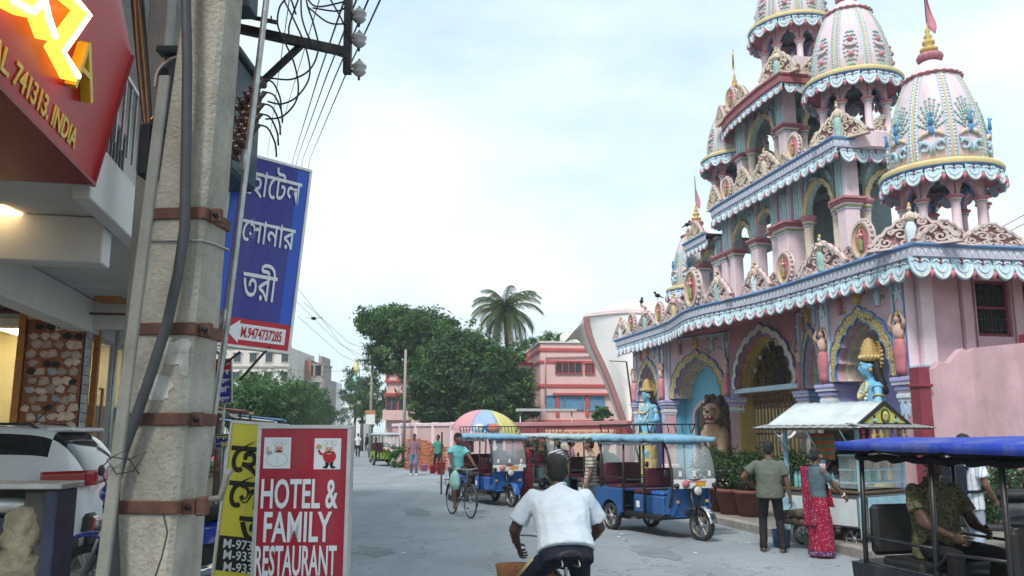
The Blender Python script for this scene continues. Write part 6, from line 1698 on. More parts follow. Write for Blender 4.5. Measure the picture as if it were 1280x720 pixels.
mb = MB(); mb.tube([(0, 0, 0), (0, 0, 2.6)], .03, M_steel, 6); mb.build('pole', FU)
mb = MB(); mb.lathe([(.22, 1.5), (.20, 1.7), (.14, 2.1), (.05, 2.5), (0, 2.6)], M_blue, 10); mb.build('canopy', FU)
b = (D(753, 540, 41).x, 41, 0); leaf_cloud([((b[0], b[1], D(753, 517, 41).z), (.42, .42, .42), 1500), ((b[0], b[1], D(753, 524, 41).z), (.5, .5, .35), 900)], .07, L_mid, 61, 'round_bush'); o = bpy.data.objects['round_bush']; tag(o, 'small clipped bright green bush above the maroon wall', 'bush')

# ---------------------------------------------------------------- electric rickshaws
M_tyre = mat('dusty tyre', (.028, .027, .026), .9, .25, 12, .3, 60, grime=.5, gcol=(.13, .115, .10), gsc=5)
M_hub = mat('grey wheel rim', (.30, .30, .29), .4, .2, 12, .1, 60, metal=.6, grime=.4, gcol=(.14, .12, .10))
M_blk = mat('black frame paint', (.018, .018, .02), .4, .2, 9, .06, 60, grime=.3, gcol=(.08, .07, .06))
M_seat = mat('dark maroon seat vinyl', (.085, .018, .03), .4, .2, 8, .15, 30)
M_chrome = mat('chrome', (.72, .72, .72), .15, .05, 9, .02, 60, metal=1.0)
M_wind = glass('dusty windscreen', (.62, .68, .70), .06, .24)
M_lens = mat('lamp lens', (.55, .56, .52), .1, .05, 9, 0, coat=.6)
M_amber = mat('amber reflector', (.75, .36, .02), .3, .1, 9, 0)
M_plate = mat('sticker white', (.74, .74, .72), .6, .08, 9, 0)
def paint(name, c): return mat(name, c, .38, .14, 4, .06, 40, grime=.5, gcol=(.12, .11, .10), gsc=2.6, coat=.2)
M_rb = paint('blue body paint', (.018, .10, .30)); M_rb2 = paint('bright blue body paint', (.02, .12, .42)); M_rg = paint('lime green body paint', (.20, .34, .03)); M_rk = paint('dark teal body paint', (.03, .07, .08)); M_rn = paint('navy black body paint', (.014, .016, .026))
def cloth(name, c): return mat(name, c, .62, .18, 2.2, .35, 9, grime=.55, gcol=(.24, .25, .25), gsc=2.2)
M_cb = cloth('faded sky blue tarpaulin', (.20, .42, .58)); M_cg = cloth('grey white tarpaulin', (.46, .52, .54)); M_cd = cloth('royal blue tarpaulin', (.02, .055, .42)); M_ct = cloth('patched pale teal tarpaulin', (.34, .50, .52))
def wheel(root, c, r, w, steer=0.0, spokes=6):
 M = TRN(c) @ ROT4(steer, 4, 'Z') @ ROT4(PI / 2, 4, 'X')
 mb = MB(); mb.lathe([(r * .74, -w * .42), (r * .90, -w * .5), (r * .98, -w * .36), (r, -w * .12), (r, w * .12), (r * .98, w * .36), (r * .90, w * .5), (r * .74, w * .42)], M_tyre, 28, xf=M, cap=False)
 n = 28
 for i in range(n): a = 2 * PI * i / n; mb.box((0, 0, 0), (.012, r * .06, w * .7), M_tyre, xf=M @ ROT4(a, 4, 'Z') @ TRN((r * .985, 0, 0)))
 t = mb.build('wheel', root)
 mb = MB(); mb.lathe([(r * .76, -w * .43), (r * .72, -w * .30), (r * .72, w * .30), (r * .76, w * .43)], M_hub, 24, xf=M, cap=False)
 mb.lathe([(0, -w * .5), (r * .20, -w * .45), (r * .22, w * .45), (0, w * .5)], M_hub, 12, xf=M)
 for i in range(spokes): mb.box((0, 0, 0), (r * .60, r * .15, w * .42), M_hub, .006, xf=M @ ROT4(2 * PI * i / spokes, 4, 'Z') @ TRN((r * .46, 0, 0)))
 mb.build('rim', t); return t
def erick(label, loc, heading, body, roofm, rack=False, seat=M_seat, screen=True, glassm=None, fringe=None, group='electric rickshaws', sag=.03, pale=None):
 t = thing('electric_rickshaw', label, 'rickshaw', loc, heading, group)
 p = lambda mb, nm, par=None: mb.build(nm, par or t)
 HW = .48
 wheel(t, (1.22, 0, .27), .27, .10, .10); wheel(t, (-.86, .44, .26), .26, .11); wheel(t, (-.86, -.44, .26), .26, .11)
 mb = MB()
 for s in (-1, 1):
  mb.between((-1.3, s * .40, .34), (.62, s * .40, .34), .05, .07, M_blk); mb.between((.62, s * .40, .34), (1.0, s * .08, .5), .05, .06, M_blk)
 for x in (-1.25, -.5, .1, .6): mb.between((x, -.42, .34), (x, .42, .34), .05, .05, M_blk)
 mb.tube([(-.86, -.42, .26), (-.86, .42, .26)], .035, M_blk, 8); p(mb, 'chassis')
 mb = MB(); mb.box((-.28, 0, .385), (2.0, .92, .03), M_blk, .005); mb.box((.72, 0, .40), (.5, .7, .03), body, .01); p(mb, 'floor')
 # rear box over the axle with wheel arches
 arch = [(-1.30, .42), (-1.13, .42)] + [(-.86 + .30 * cos(PI * (1 - i / 8)), .27 + .30 * sin(PI * (1 - i / 8)) + .02) for i in range(9)] + [(-.50, .38), (-.44, .38), (-.44, .80), (-1.34, .80)]
 for s in (-1, 1): mb = MB(); mb.prism(arch, .05, body, TRN((0, s * HW + .025, 0)) @ H_); p(mb, 'rear_side_panel')
 mb = MB(); mb.box((-1.31, 0, .60), (.05, .9, .40), body, .015); mb.box((-.90, 0, .79), (.86, .9, .05), body, .01); p(mb, 'rear_box')
 mb = MB()
 for s in (-1, 1): mb.box((-1.345, s * .38, .70), (.03, .10, .08), M_bud, .01)
 p(mb, 'tail_light')
 # two passenger benches facing each other, driver box in front
 mb = MB(); mb.box((-.86, 0, .83), (.46, .84, .10), seat, .03); p(mb, 'seat'); mb = MB(); mb.box((-1.16, 0, 1.08), (.10, .86, .42), seat, .035, ); p(mb, 'backrest')
 mb = MB(); mb.box((.02, 0, .56), (.36, .88, .36), body, .03); mb.box((.52, 0, .56), (.34, .80, .36), body, .03); p(mb, 'seat_box')
 for s in (-1, 1):
  mb = MB(); mb.box((.02, s * (.44 + .008), .55), (.26, .012, .24), body, .004); mb.box((.02, s * (.45 + .010), .56), (.10, .008, .12), pale or M_plate, .003); p(mb, 'side_panel')
 mb = MB(); mb.box((.02, 0, .79), (.38, .86, .10), seat, .03); p(mb, 'seat'); mb = MB(); mb.box((.20, 0, 1.05), (.09, .86, .36), seat, .03); p(mb, 'backrest')
 mb = MB(); mb.box((.46, 0, .78), (.36, .74, .09), M_rb2 if body is M_rb else seat, .03); p(mb, 'seat')
 # front shield and cowl
 mb = MB()
 for s in (-1, 1): mb.prism([(.62, .42), (.98, .44), (1.02, .56), (.96, .92), (.84, .92), (.74, .60), (.62, .58)], .04, body, TRN((0, s * .36 + .02, 0)) @ H_)
 mb.prism([(-.38, .42), (.38, .42), (.40, .90), (.26, .96), (-.26, .96), (-.40, .90)], .05, body, TRN((.90, 0, 0)) @ ROT4(PI / 2, 4, 'Z') @ H_); p(mb, 'front_shield')
 mb = MB(); mb.prism([(-.46, .90), (.46, .90), (.47, 1.06), (-.47, 1.06)], .03, M_plate, TRN((1.045, 0, 0)) @ ROT4(PI / 2, 4, 'Z') @ H_); cw = p(mb, 'cowl')
 mb = MB(); mb.lathe([(0, 0), (.075, .002), (.075, .012), (0, .014)], M_bud, 16, xf=TRN((1.085, -.2, .98)) @ ROT4(PI / 2, 4, 'Y')); mb.build('badge', cw)
 for s in (-1, 1): mb = MB(); mb.box((.99, s * .33, .66), (.02, .10, .05), M_amber, .006); p(mb, 'reflector')
 # fork, mudguard, headlamp, handlebar
 mb = MB()
 for s in (-1, 1): mb.tube([(1.22, s * .085, .27), (1.10, s * .085, .66), (1.03, s * .07, .92)], [.028, .03, .022], M_blk, 8); mb.tube([(1.175, s * .085, .42), (1.115, s * .085, .62)], .042, M_iron, 10)
 p(mb, 'fork')
 mb = MB(); mb.grid(lambda u, v: (1.22 + .325 * cos(.15 + 2.35 * u), (v - .5) * .15, .27 + .325 * sin(.15 + 2.35 * u) + .01 * (1 - (2 * v - 1) ** 2)), 12, 4, M_chrome if body is M_rb else body, thick=(0, 0, .012)); p(mb, 'mudguard')
 mb = MB(); hx = TRN((1.13, 0, .86)) @ ROT4(PI / 2, 4, 'Y'); mb.lathe([(0, -.12), (.07, -.10), (.095, 0), (.095, .03)], M_blk, 16, xf=hx); hl = p(mb, 'headlight')
 mb = MB(); mb.lathe([(.088, .028), (.06, .045), (0, .05)], M_lens, 16, xf=hx); mb.build('lens', hl)
 for s in (-1, 1): mb = MB(); mb.lathe([(0, -.05), (.04, -.04), (.05, .01), (.0, .03)], M_blk, 12, xf=TRN((1.10, s * .40, .95)) @ ROT4(PI / 2, 4, 'Y')); p(mb, 'indicator')
 mb = MB(); mb.tube([(.86, -.32, 1.06), (.93, -.22, 1.08), (1.0, -.06, 1.0), (1.0, .06, 1.0), (.93, .22, 1.08), (.86, .32, 1.06)], .016, M_blk, 8); p(mb, 'handlebar')
 # posts, roof, fringe
 ps = [(-1.22, 1.78), (-.44, 1.76), (.22, 1.78)]
 for s in (-1, 1):
  for x, z in ps: mb = MB(); mb.tube([(x, s * .455, .40), (x, s * .455, 1.0), (x + (.02 if x < 0 else 0), s * .45, z - .04)], .02, M_blk, 8); p(mb, 'post')
  mb = MB(); mb.tube(curve3([(.92, s * .43, .56), (1.06, s * .46, .92), (1.03, s * .46, 1.25), (.93, s * .45, 1.55), (.78, s * .44, 1.76)], 4), .022, M_blk, 8); p(mb, 'windscreen_pillar')
  mb = MB(); mb.tube([(-1.22, s * .46, 1.02), (-.44, s * .46, 1.02)], .014, M_blk, 6); mb.tube([(-.44, s * .46, .86), (-.30, s * .47, 1.0), (.22, s * .46, 1.02)], .014, M_blk, 6); p(mb, 'side_rail')
  mb = MB(); mb.between((-1.24, s * .455, 1.76), (.80, s * .45, 1.76), .03, .03, M_blk); p(mb, 'roof_rail')
 def rf(u, v):
  x = -1.36 + 2.34 * u; y = (2 * v - 1); f = 1 - abs(y) ** 5
  z = 1.80 + .062 * f * (1 - .35 * abs(2 * u - 1) ** 4) - .05 * max(0, u - .85) * 6 * .3 + sag * .4 * sin(9 * u) * cos(5 * v) * f
  return (x, y * .56, z)
 mb = MB(); mb.grid(rf, 22, 14, roofm, thick=(0, 0, -.03)); rfo = p(mb, 'roof')
 mb = MB()
 for s in (-1, 1): mb.grid(lambda u, v, s=s: (-1.36 + 2.34 * u, s * (.555 + .010 * sin(40 * u) * v + .006), 1.812 - .085 * v - .012 * sin(23 * u) * v), 60, 2, fringe or roofm, thick=(0, .003 * s, 0))
 for x in (-1.36, .98): mb.grid(lambda u, v, x=x: (x + .01 * sin(30 * u) * v, -.56 + 1.12 * u, 1.815 - .10 * v), 24, 2, fringe or roofm, thick=(.008, 0, 0))
 if fringe:
  for s in (-1, 1): mb.grid(lambda u, v, s=s: (-1.37 + 2.36 * u, s * .568, 1.822 - .075 * v), 30, 1, roofm, thick=(0, .003 * s, 0))
  mb.grid(lambda u, v: (-1.375, -.57 + 1.14 * u, 1.822 - .07 * v), 12, 1, roofm, thick=(-.003, 0, 0))
 mb.build('fringe', rfo)
 mb = MB(); mb.box((-.2, 0, 1.755), (2.1, .88, .012), M_blk); mb.build('lining', rfo)
 for s in (-1, 1): mb = MB(); mb.tube([(-1.18 + .07 * i, s * .50 + .006 * sin(3.1 * i), 1.69 + .010 * sin(1.7 * i)) for i in range(26)], [.030 + .007 * sin(2.3 * i) for i in range(26)], fringe or M_cg, 8); p(mb, 'rolled_curtain')
 mb = MB(); mb.box((1.075, .12, .97), (.006, .22, .07), M_amber, .002); mb.box((1.076, .0, 1.02), (.006, .5, .025), M_bud, .002); p(mb, 'number_plate')
 for s in (-1, 1): mb = MB(); mb.box((-1.2, s * .44, .24), (.012, .20, .22), M_rub, .004); p(mb, 'mud_flap')
 if rack:
  mb = MB()
  for s in (-1, 1):
   mb.tube([(-1.15, s * .46, 1.89), (-1.22, s * .46, 2.05), (.55, s * .46, 2.05), (.45, s * .46, 1.89)], .014, M_blk, 6)
   for k in range(7): x = -.95 + .22 * k; mb.tube([(x + .05, s * .46, 1.89), (x, s * .46, 2.05)], .010, M_blk, 5)
  for x in (-1.22, -.6, 0, .55): mb.tube([(x, -.46, 2.05), (x, .46, 2.05)], .012, M_blk, 6)
  mb.build('roof_rack', rfo)
 if screen:
  mb = MB(); mb.grid(lambda u, v: ((1.055 - .005 * 0) if u < .02 else 1.065 - .02 * u - .26 * max(0, u - .2) ** 1.5, -.44 + .88 * v, 1.05 + .70 * u), 10, 2, glassm or M_wind, thick=(.006, 0, 0)); ws = p(mb, 'windscreen')
  for y in (-.30, 0, .32): mb = MB(); mb.box((1.072, y, 1.16), (.006, .06, .10), M_plate, .002); mb.build('sticker', ws)
  mb = MB(); mb.tube([(1.03, -.46, 1.06), (1.075, 0, 1.05), (1.03, .46, 1.06)], .014, M_blk, 6); mb.build('gasket', ws)
 for s in (-1, 1):
  mb = MB(); mb.tube([(1.02, s * .45, 1.1), (1.10, s * .60, 1.16)], .008, M_blk, 5); mb.ball((1.10, s * .62, 1.17), (.015, .05, .075), M_blk, 8, 6); p(mb, 'mirror')
 t.scale = (1, 1, .945)
 return t
def head_to(v): return math.atan2(v[1], v[0])
def placed(front_px, rear_px=None, heading=None):
 f = G(*front_px)
 h = VE((cos(heading), sin(heading), 0)); return f - h * 1.22
hd = math.radians(-64)
erick('blue electric rickshaw with a roof rack and clear windscreen parked nearest the lion', placed((878, 676), heading=hd), hd, M_rb, M_cb, True)
hd2 = math.radians(-66)
erick('blue electric rickshaw with a sky blue roof and rack in front of the coloured umbrella', placed((640, 634), heading=hd2), hd2, M_rb2, M_cb, True)
hd3 = math.radians(-66)
erick('dark electric rickshaw with a patched pale roof beside the man in the striped shirt', G(733, 648) + VE((.35, 1.1, 0)), hd3, M_rk, M_ct, False)
erick('dark electric rickshaw with a grey roof and rack behind the rickshaw by the coloured umbrella', G(672, 612) + VE((.2, .2, 0)), math.radians(-62), M_rk, M_cg, True)
erick('lime green electric rickshaw with a pale roof coming down the far street', G(487, 583) + VE((-.35, .9, 0)), math.radians(-66), M_rg, M_cg, False)
hdF = math.radians(-75)
RF = erick('dark electric rickshaw with a royal blue roof driven past close by', VE((3.63, 6.03, 0)), hdF, M_rn, M_cd, False, seat=M_rub, fringe=mat('black awning cloth', (.012, .012, .014), .85, .2, 4, 0, spec=.08))
# ---------------------------------------------------------------- bicycles
def spoked(root, c, r, ax=VE((0, 1, 0)), name='wheel'):
 M = frame(c, VE((1, 0, 0)), Z3)
 mb = MB(); mb.tube([M @ VE((r * cos(2 * PI * i / 32), r * sin(2 * PI * i / 32), 0)) for i in range(32)], .018, M_tyre, 7, closed=True); o = mb.build(name, root)
 mb = MB(); mb.tube([M @ VE(((r - .022) * cos(2 * PI * i / 28), (r - .022) * sin(2 * PI * i / 28), 0)) for i in range(28)], .010, M_steel, 5, closed=True)
 mb.lathe([(.02, -.04), (.03, -.03), (.018, 0), (.03, .03), (.02, .04)], M_steel, 8, xf=M); mb.build('rim', o)
 mb = MB()
 for i in range(18): a = 2 * PI * i / 18; mb.tube([M @ VE((.02 * cos(a + .5), .02 * sin(a + .5), .02 * (-1) ** i)), M @ VE(((r - .02) * cos(a), (r - .02) * sin(a), 0))], .0022, M_steel, 4)
 mb.build('spoke', o); return o
def bicycle(label, loc, heading, col, carrier=True):
 t = thing('bicycle', label, 'bicycle', loc, heading, 'ridden bicycles'); p = lambda mb, nm: mb.build(nm, t); f = mat('bicycle frame ' + '%.2f' % col[0], col, .4, .2, 9, .05, 60, grime=.3)
 spoked(t, VE((.56, 0, .34)), .33); spoked(t, VE((-.53, 0, .34)), .33)
 bb, sc_, hd_, hb = VE((-.08, 0, .29)), VE((-.26, 0, .78)), VE((.36, 0, .84)), VE((.385, 0, .72))
 mb = MB(); mb.tube([bb, sc_], .016, f, 8); mb.tube([sc_ - VE((0, 0, .03)), hd_], .016, f, 8); mb.tube([bb, hb], .016, f, 8); mb.tube([hb - VE((-.01, 0, .03)), hd_ + VE((-.01, 0, .06))], .019, f, 8)
 for s in (-1, 1): mb.tube([bb + VE((0, s * .03, 0)), (-.53, s * .05, .34)], .010, f, 6); mb.tube([sc_ + VE((0, s * .02, -.04)), (-.53, s * .05, .34)], .009, f, 6); mb.tube([(.40, s * .03, .68), (.45, s * .05, .58), (.56, s * .05, .34)], .011, f, 6)
 p(mb, 'frame')
 mb = MB(); mb.tube([hd_ + VE((-.01, 0, .05)), (.33, 0, 1.0)], .013, M_steel, 8); mb.tube(curve3([(.16, -.29, .99), (.30, -.27, 1.02), (.38, -.12, 1.01), (.36, 0, 1.0), (.38, .12, 1.01), (.30, .27, 1.02), (.16, .29, .99)], 4), .012, M_steel, 8)
 for s in (-1, 1): mb.tube([(.15, s * .29, .99), (.25, s * .28, 1.01)], .018, M_rub, 8)
 p(mb, 'handlebar')
 mb = MB(); mb.tube([sc_, (-.29, 0, .90)], .013, M_steel, 8); mb.tube([(-.29, 0, .90), (-.29, 0, .93)], .03, M_iron, 8); p(mb, 'seat_post')
 mb = MB(); mb.grid(lambda u, v: (-.42 + .30 * u, (2 * v - 1) * (.105 - .085 * u ** .7) * 1.0, .945 + .035 * (1 - (2 * v - 1) ** 2) + .02 * (1 - u) ** 2), 8, 8, M_rub, thick=(0, 0, -.04)); p(mb, 'saddle')
 mb = MB()
 for s in (-1, 1): mb.tube(curve3([(-.40, s * .06, .93), (-.44, s * .06, .90), (-.40, s * .06, .885), (-.28, s * .03, .89)], 3), .006, M_steel, 5)
 p(mb, 'saddle_spring')
 mb = MB(); mb.lathe([(.085, -.006), (.092, 0), (.085, .006), (0, .006)], M_steel, 16, xf=frame(bb + VE((0, -.05, 0)), VE((1, 0, 0)), Z3))
 for s in (-1, 1): mb.tube([bb + VE((0, s * .06, 0)), bb + VE((s * .10, s * .08, s * -.13))], .010, M_steel, 6); mb.box(tuple(bb + VE((s * .10, s * .13, s * -.13))), (.09, .09, .025), M_rub, .006)
 p(mb, 'crank'); mb = MB(); mb.between(bb + VE((.08, -.055, .03)), VE((-.62, -.055, .36)), .02, .12, f, b=.01); p(mb, 'chain_guard')
 for x, a0 in ((.56, -.2), (-.53, .15)):
  mb = MB(); mb.grid(lambda u, v, x=x, a0=a0: (x + .365 * cos(a0 + (2.2 if x > 0 else 2.9) * u), (v - .5) * .05, .34 + .365 * sin(a0 + (2.2 if x > 0 else 2.9) * u)), 14, 2, f, thick=(0, 0, .006)); p(mb, 'mudguard')
 if carrier:
  mb = MB()
  for y in (-.07, 0, .07): mb.tube([(-.30, y, .74), (-.86, y, .74)], .007, M_iron, 5)
  for x in (-.34, -.6, -.85): mb.tube([(x, -.075, .74), (x, .075, .74)], .007, M_iron, 5)
  for s in (-1, 1): mb.tube([(-.53, s * .065, .34), (-.78, s * .075, .74)], .007, M_iron, 5); mb.tube([(-.53, s * .065, .34), (-.50, s * .075, .74)], .007, M_iron, 5)
  p(mb, 'carrier')
 mb = MB(); mb.tube([(-.52, .09, .30), (-.56, .12, .02)], .008, M_steel, 5); p(mb, 'kick_stand')
 return t
cf, cr = G(588, 648), G(560, 640); hB = head_to((.42, -.9)); 
CYC = bicycle('black bicycle ridden by the man in the aqua shirt', cf - VE((cos(hB), sin(hB), 0)) * .56, hB, (.05, .05, .06))
hN = math.radians(100)
NB = VE((.33, 6.42, 0))
BIC2 = bicycle('old dark bicycle seen from behind under the man in the pale shirt', NB, hN, (.045, .04, .045))
# ---------------------------------------------------------------- parked white car at the shop
M_carw = mat('white car paint', (.74, .74, .74), .22, .03, 3, 0, coat=.8, grime=.1, gcol=(.45, .43, .4))
M_carg = mat('dark car glass', (.012, .015, .018), .06, .1, 3, 0, coat=.5, spec=.6)
M_carb = mat('black plastic cladding', (.03, .03, .032), .6, .15, 9, .1, 60)
M_tail = mat('red tail lamp', (.32, .008, .012), .12, .1, 9, 0, coat=.8)
M_tail2 = mat('clear tail lamp', (.55, .35, .33), .12, .1, 9, 0, coat=.8)
hC = VE((-.985, -.174, 0)); rear = D(106, 600, 9.2); aC = head_to(hC)
CARR = thing('parked_car', 'white hatchback with red tail lamps parked on the forecourt of the white shop building', 'car', VE((rear.x, rear.y, .28)) + hC * 1.93 + VE((-hC.y, hC.x, 0)) * -.80, aC)
# sections along the length (x from tail to nose): bottom, belt and roof half widths and heights
secs = [(-1.98, .30, .62, .70, .80, .62, .92), (-1.95, .26, .74, .80, .95, .66, 1.05), (-1.78, .24, .82, .86, 1.0, .66, 1.34), (-1.55, .22, .84, .88, 1.0, .62, 1.56), (-1.2, .22, .85, .88, .99, .62, 1.60), (-.4, .20, .85, .88, .97, .63, 1.62), (.4, .20, .85, .88, .96, .60, 1.56), (.75, .20, .85, .88, .96, .62, 1.34), (1.15, .22, .85, .87, .95, .70, 1.00), (1.7, .24, .82, .84, .86, .62, .92), (1.98, .30, .70, .74, .72, .50, .76)]
def ring(s):
 x, zb, wb, wm, zm_, wr, zr = s
 half = [(wb * .9, zb), (wb, zb + .12), (wm, (zb + zm_) * .5 + .05), (wm, zm_ - .08), (wm * .97, zm_), ((wm + wr) / 2 + .02, (zm_ + zr) / 2), (wr + .03, zr - .07), (wr - .06, zr), (0, zr + .025)]
 return [(x, y, z) for y, z in half] + [(x, -y, z) for y, z in reversed(half[:-1])]
rs = [ring(s) for s in secs]; N = len(rs[0])
mb = MB()
fcs = {id(M_carw): [], id(M_carg): []}
vsall = [p for r in rs for p in r]
o_ = None
for i in range(len(rs) - 1):
 for j in range(N):
  g = (j in (5, 10) and 3 <= i <= 6) or (j in (6, 7, 8, 9) and i in (1, 2)) or (j in (5, 6, 7, 8, 9, 10) and i == 7)
  fcs[id(M_carg if g else M_carw)].append((i * N + j, (i + 1) * N + j, (i + 1) * N + (j + 1) % N, i * N + (j + 1) % N))
fcs[id(M_carw)] += [tuple(range(N)), tuple(reversed(range((len(rs) - 1) * N, len(rs) * N)))]
mb.add(vsall, fcs[id(M_carw)], M_carw, True)
for f in fcs[id(M_carg)]: mb.f.append(list(f)); mb.m.append(mb.mi(M_carg)); mb.s.append(True)
body = mb.build('body', CARR); sm = body.modifiers.new('round', 'SUBSURF'); sm.levels = sm.render_levels = 2
def cpt(x, f, side, push=.012):       # point on the glasshouse: x along the car, f from belt 0 to roof 1
 for a, b in zip(secs, secs[1:]):
  if a[0] <= x <= b[0]:
   k = (x - a[0]) / (b[0] - a[0]); q = [a[i] + (b[i] - a[i]) * k for i in range(7)]; break
 y = (q[3] * .97) * (1 - f) + (q[5] + .03) * f; z = q[4] * (1 - f) + (q[6] - .07) * f
 return (x, side * (y + push), z)
for s in (-1, 1):
 mb = MB(); mb.grid(lambda u, v, s=s: (-1.95 + 3.7 * u, s * (.885 + .012 * sin(PI * v)), .24 + .17 * v), 12, 3, M_carb, thick=(0, s * .02, 0)); mb.build('sill_cladding', CARR)
 mb = MB(); mb.tube([(-1.35, s * .54, 1.54), (-1.25, s * .55, 1.605), (.2, s * .55, 1.605), (.35, s * .54, 1.54)], .018, M_carb, 6); mb.build('roof_rail', CARR)
 mb = MB(); mb.grid(lambda u, v, s=s: (-2.0 + .04 * (1 - u) ** 2 * 0 + .50 * max(0, u - .45) / .55 - .02 + .012 * (1 - u), s * (.36 + .52 * min(1, u / .5) + .022 * min(1, u / .5)), .985 + .15 * v - .05 * u + .02 * u * v), 12, 4, M_tail, thick=(-.035, s * .012, 0)); mb.build('tail_light', CARR)
 mb = MB(); mb.box((-1.97, s * .66, .55), (.12, .26, .22), M_carb, .04); mb.build('rear_cladding', CARR)
 mb = MB(); mb.box((-2.02, s * .66, .55), (.05, .19, .16), M_tail, .02); mb.box((-2.045, s * .66, .56), (.02, .08, .08), M_tail2, .01); mb.build('fog_light', CARR)
 for x in (-1.25, 1.25): wheel(CARR, (x, s * .78, .31), .31, .19, 0, 5)
 for x in (-1.25, 1.25): mb = MB(); mb.strip(arc_pts(14, 0, PI, .40, .40, x, .33), arc_pts(14, 0, PI, .335, .335, x, .33), .03, M_carb, TRN((0, s * .885 + .015, 0)) @ H_); mb.build('wheel_arch', CARR)
mb = MB(); mb.box((-1.56, 0, 1.545), (.30, 1.10, .05), M_carw, .02); mb.build('roof_spoiler', CARR)
mb = MB(); mb.tube([(-1.2, .3, 1.62), (-1.42, .3, 1.86)], .008, M_carb, 5); mb.build('aerial', CARR)
mb = MB(); mb.box((-2.0, 0, .42), (.12, 1.5, .26), M_carb, .05); mb.build('bumper', CARR)
mb = MB(); mb.tube([(-2.0, -.02, 1.10), (-1.93, -.25, 1.14), (-1.90, -.45, 1.15)], .012, M_carb, 5); mb.build('wiper', CARR)
# ---------------------------------------------------------------- motor scooters
M_scb = mat('glossy blue scooter paint', (.018, .045, .33), .2, .08, 6, .0, coat=.8)
def scooter(label, loc, heading, m):
 t = thing('motor_scooter', label, 'scooter', loc, heading); p = lambda mb, nm: mb.build(nm, t)
 wheel(t, (.62, 0, .26), .26, .10); wheel(t, (-.60, 0, .26), .26, .11)
 mb = MB(); mb.grid(lambda u, v: (.62 + .33 * cos(-.25 + 2.6 * u), (v - .5) * .19, .27 + .33 * sin(-.25 + 2.6 * u) + .02 * (1 - (2 * v - 1) ** 2)), 12, 6, m, thick=(0, 0, .015)); p(mb, 'mudguard')
 mb = MB(); mb.tube([(.62, .06, .26), (.50, .06, .6), (.42, 0, .82)], .025, M_steel, 8); mb.tube([(.62, -.06, .26), (.50, -.06, .6), (.42, 0, .82)], .025, M_steel, 8); p(mb, 'fork')
 mb = MB(); mb.grid(lambda u, v: (.44 - .06 * u + .06 * sin(PI * v), (2 * v - 1) * (.20 + .04 * u - .10 * max(0, u - .8) * 4), .34 + .62 * u), 10, 8, m, thick=(-.05, 0, 0)); p(mb, 'leg_shield')
 mb = MB(); mb.box((.10, 0, .30), (.5, .32, .07), M_carb, .02); p(mb, 'foot_board')
 mb = MB(); mb.grid(lambda u, v: (-.10 - .75 * u, (.17 + .03 * sin(PI * u)) * cos(PI * v), .46 + .16 * u + .26 * sin(PI * v) * (1 - .35 * u)), 10, 12, m); mb.box((-.35, 0, .46), (.55, .26, .28), M_carb, .05); p(mb, 'body')
 mb = MB(); mb.grid(lambda u, v: (.02 - .78 * u, (2 * v - 1) * (.13 + .04 * sin(PI * u)), .80 + .05 * (1 - (2 * v - 1) ** 2) + .07 * u ** 2), 12, 6, M_rub, thick=(0, 0, -.09)); p(mb, 'seat')
 mb = MB(); mb.tube([(.30, -.34, 1.0), (.38, -.2, 1.02), (.40, 0, .98), (.38, .2, 1.02), (.30, .34, 1.0)], .016, M_blk, 8); p(mb, 'handlebar')
 mb = MB(); mb.ball((.44, 0, .97), (.10, .16, .11), m, 12, 8); hl = p(mb, 'headlight'); mb = MB(); mb.ball((.50, 0, .965), (.06, .11, .07), M_lens, 10, 7); mb.build('lens', hl)
 mb = MB(); mb.box((-.86, 0, .62), (.05, .16, .07), M_tail, .02); p(mb, 'tail_light')
 mb = MB()
 for s in (-1, 1): mb.tube([(.34, s * .28, 1.02), (.36, s * .36, 1.16)], .007, M_blk, 5); mb.ball((.36, s * .38, 1.19), (.015, .06, .05), M_blk, 8, 6)
 p(mb, 'mirror'); mb = MB(); mb.tube([(-.20, .16, .28), (-.40, .19, .30), (-.78, .20, .40)], [.03, .05, .05], M_chrome, 10); p(mb, 'exhaust')
 return t
scooter('glossy blue scooter parked behind the concrete pole', VE((D(112, 700, 7.9).x + .62, 7.85, .28)), math.radians(176), M_scb)
scooter('dark motor scooter parked against the hedge near the tea cart', VE((7.1, 12.6, .13)), math.radians(150), M_rn)

# ---------------------------------------------------------------- people
CLOUD = bpy.data.textures.new('cloth folds', 'CLOUDS'); CLOUD.noise_scale = .07
def fused(mb, voxel, smooth=4, folds=0.0):           # melt overlapping closed shapes into one continuous skin
 me = mb.mesh('melt'); o = bpy.data.objects.new('melt', me); COL.objects.link(o)
 r = o.modifiers.new('r', 'REMESH'); r.mode = 'VOXEL'; r.voxel_size = voxel
 s = o.modifiers.new('s', 'SMOOTH'); s.factor = .5; s.iterations = smooth
 if folds:
  d = o.modifiers.new('d', 'DISPLACE'); d.texture = CLOUD; d.strength = folds; d.mid_level = .5; d.texture_coords = 'LOCAL'
 m2 = bpy.data.meshes.new_from_object(o.evaluated_get(bpy.context.evaluated_depsgraph_get()))
 bpy.data.objects.remove(o); bpy.data.meshes.remove(me)
 m2.polygons.foreach_set('use_smooth', [True] * len(m2.polygons))
 return m2
def loft(mb, rings, m, n=16):                         # rings: (centre, right, forward, rx, ry)
 vs, fs = [], []
 for c, rt, fw, rx, ry in rings:
  for i in range(n):
   a = 2 * PI * i / n; vs.append(c + rt * rx * cos(a) + fw * ry * sin(a))
 for k in range(len(rings) - 1):
  for i in range(n): fs.append((k * n + i, k * n + (i + 1) % n, (k + 1) * n + (i + 1) % n, (k + 1) * n + i))
 fs += [tuple(reversed(range(n))), tuple(range((len(rings) - 1) * n, len(rings) * n))]
 mb.add(vs, fs, m, True)
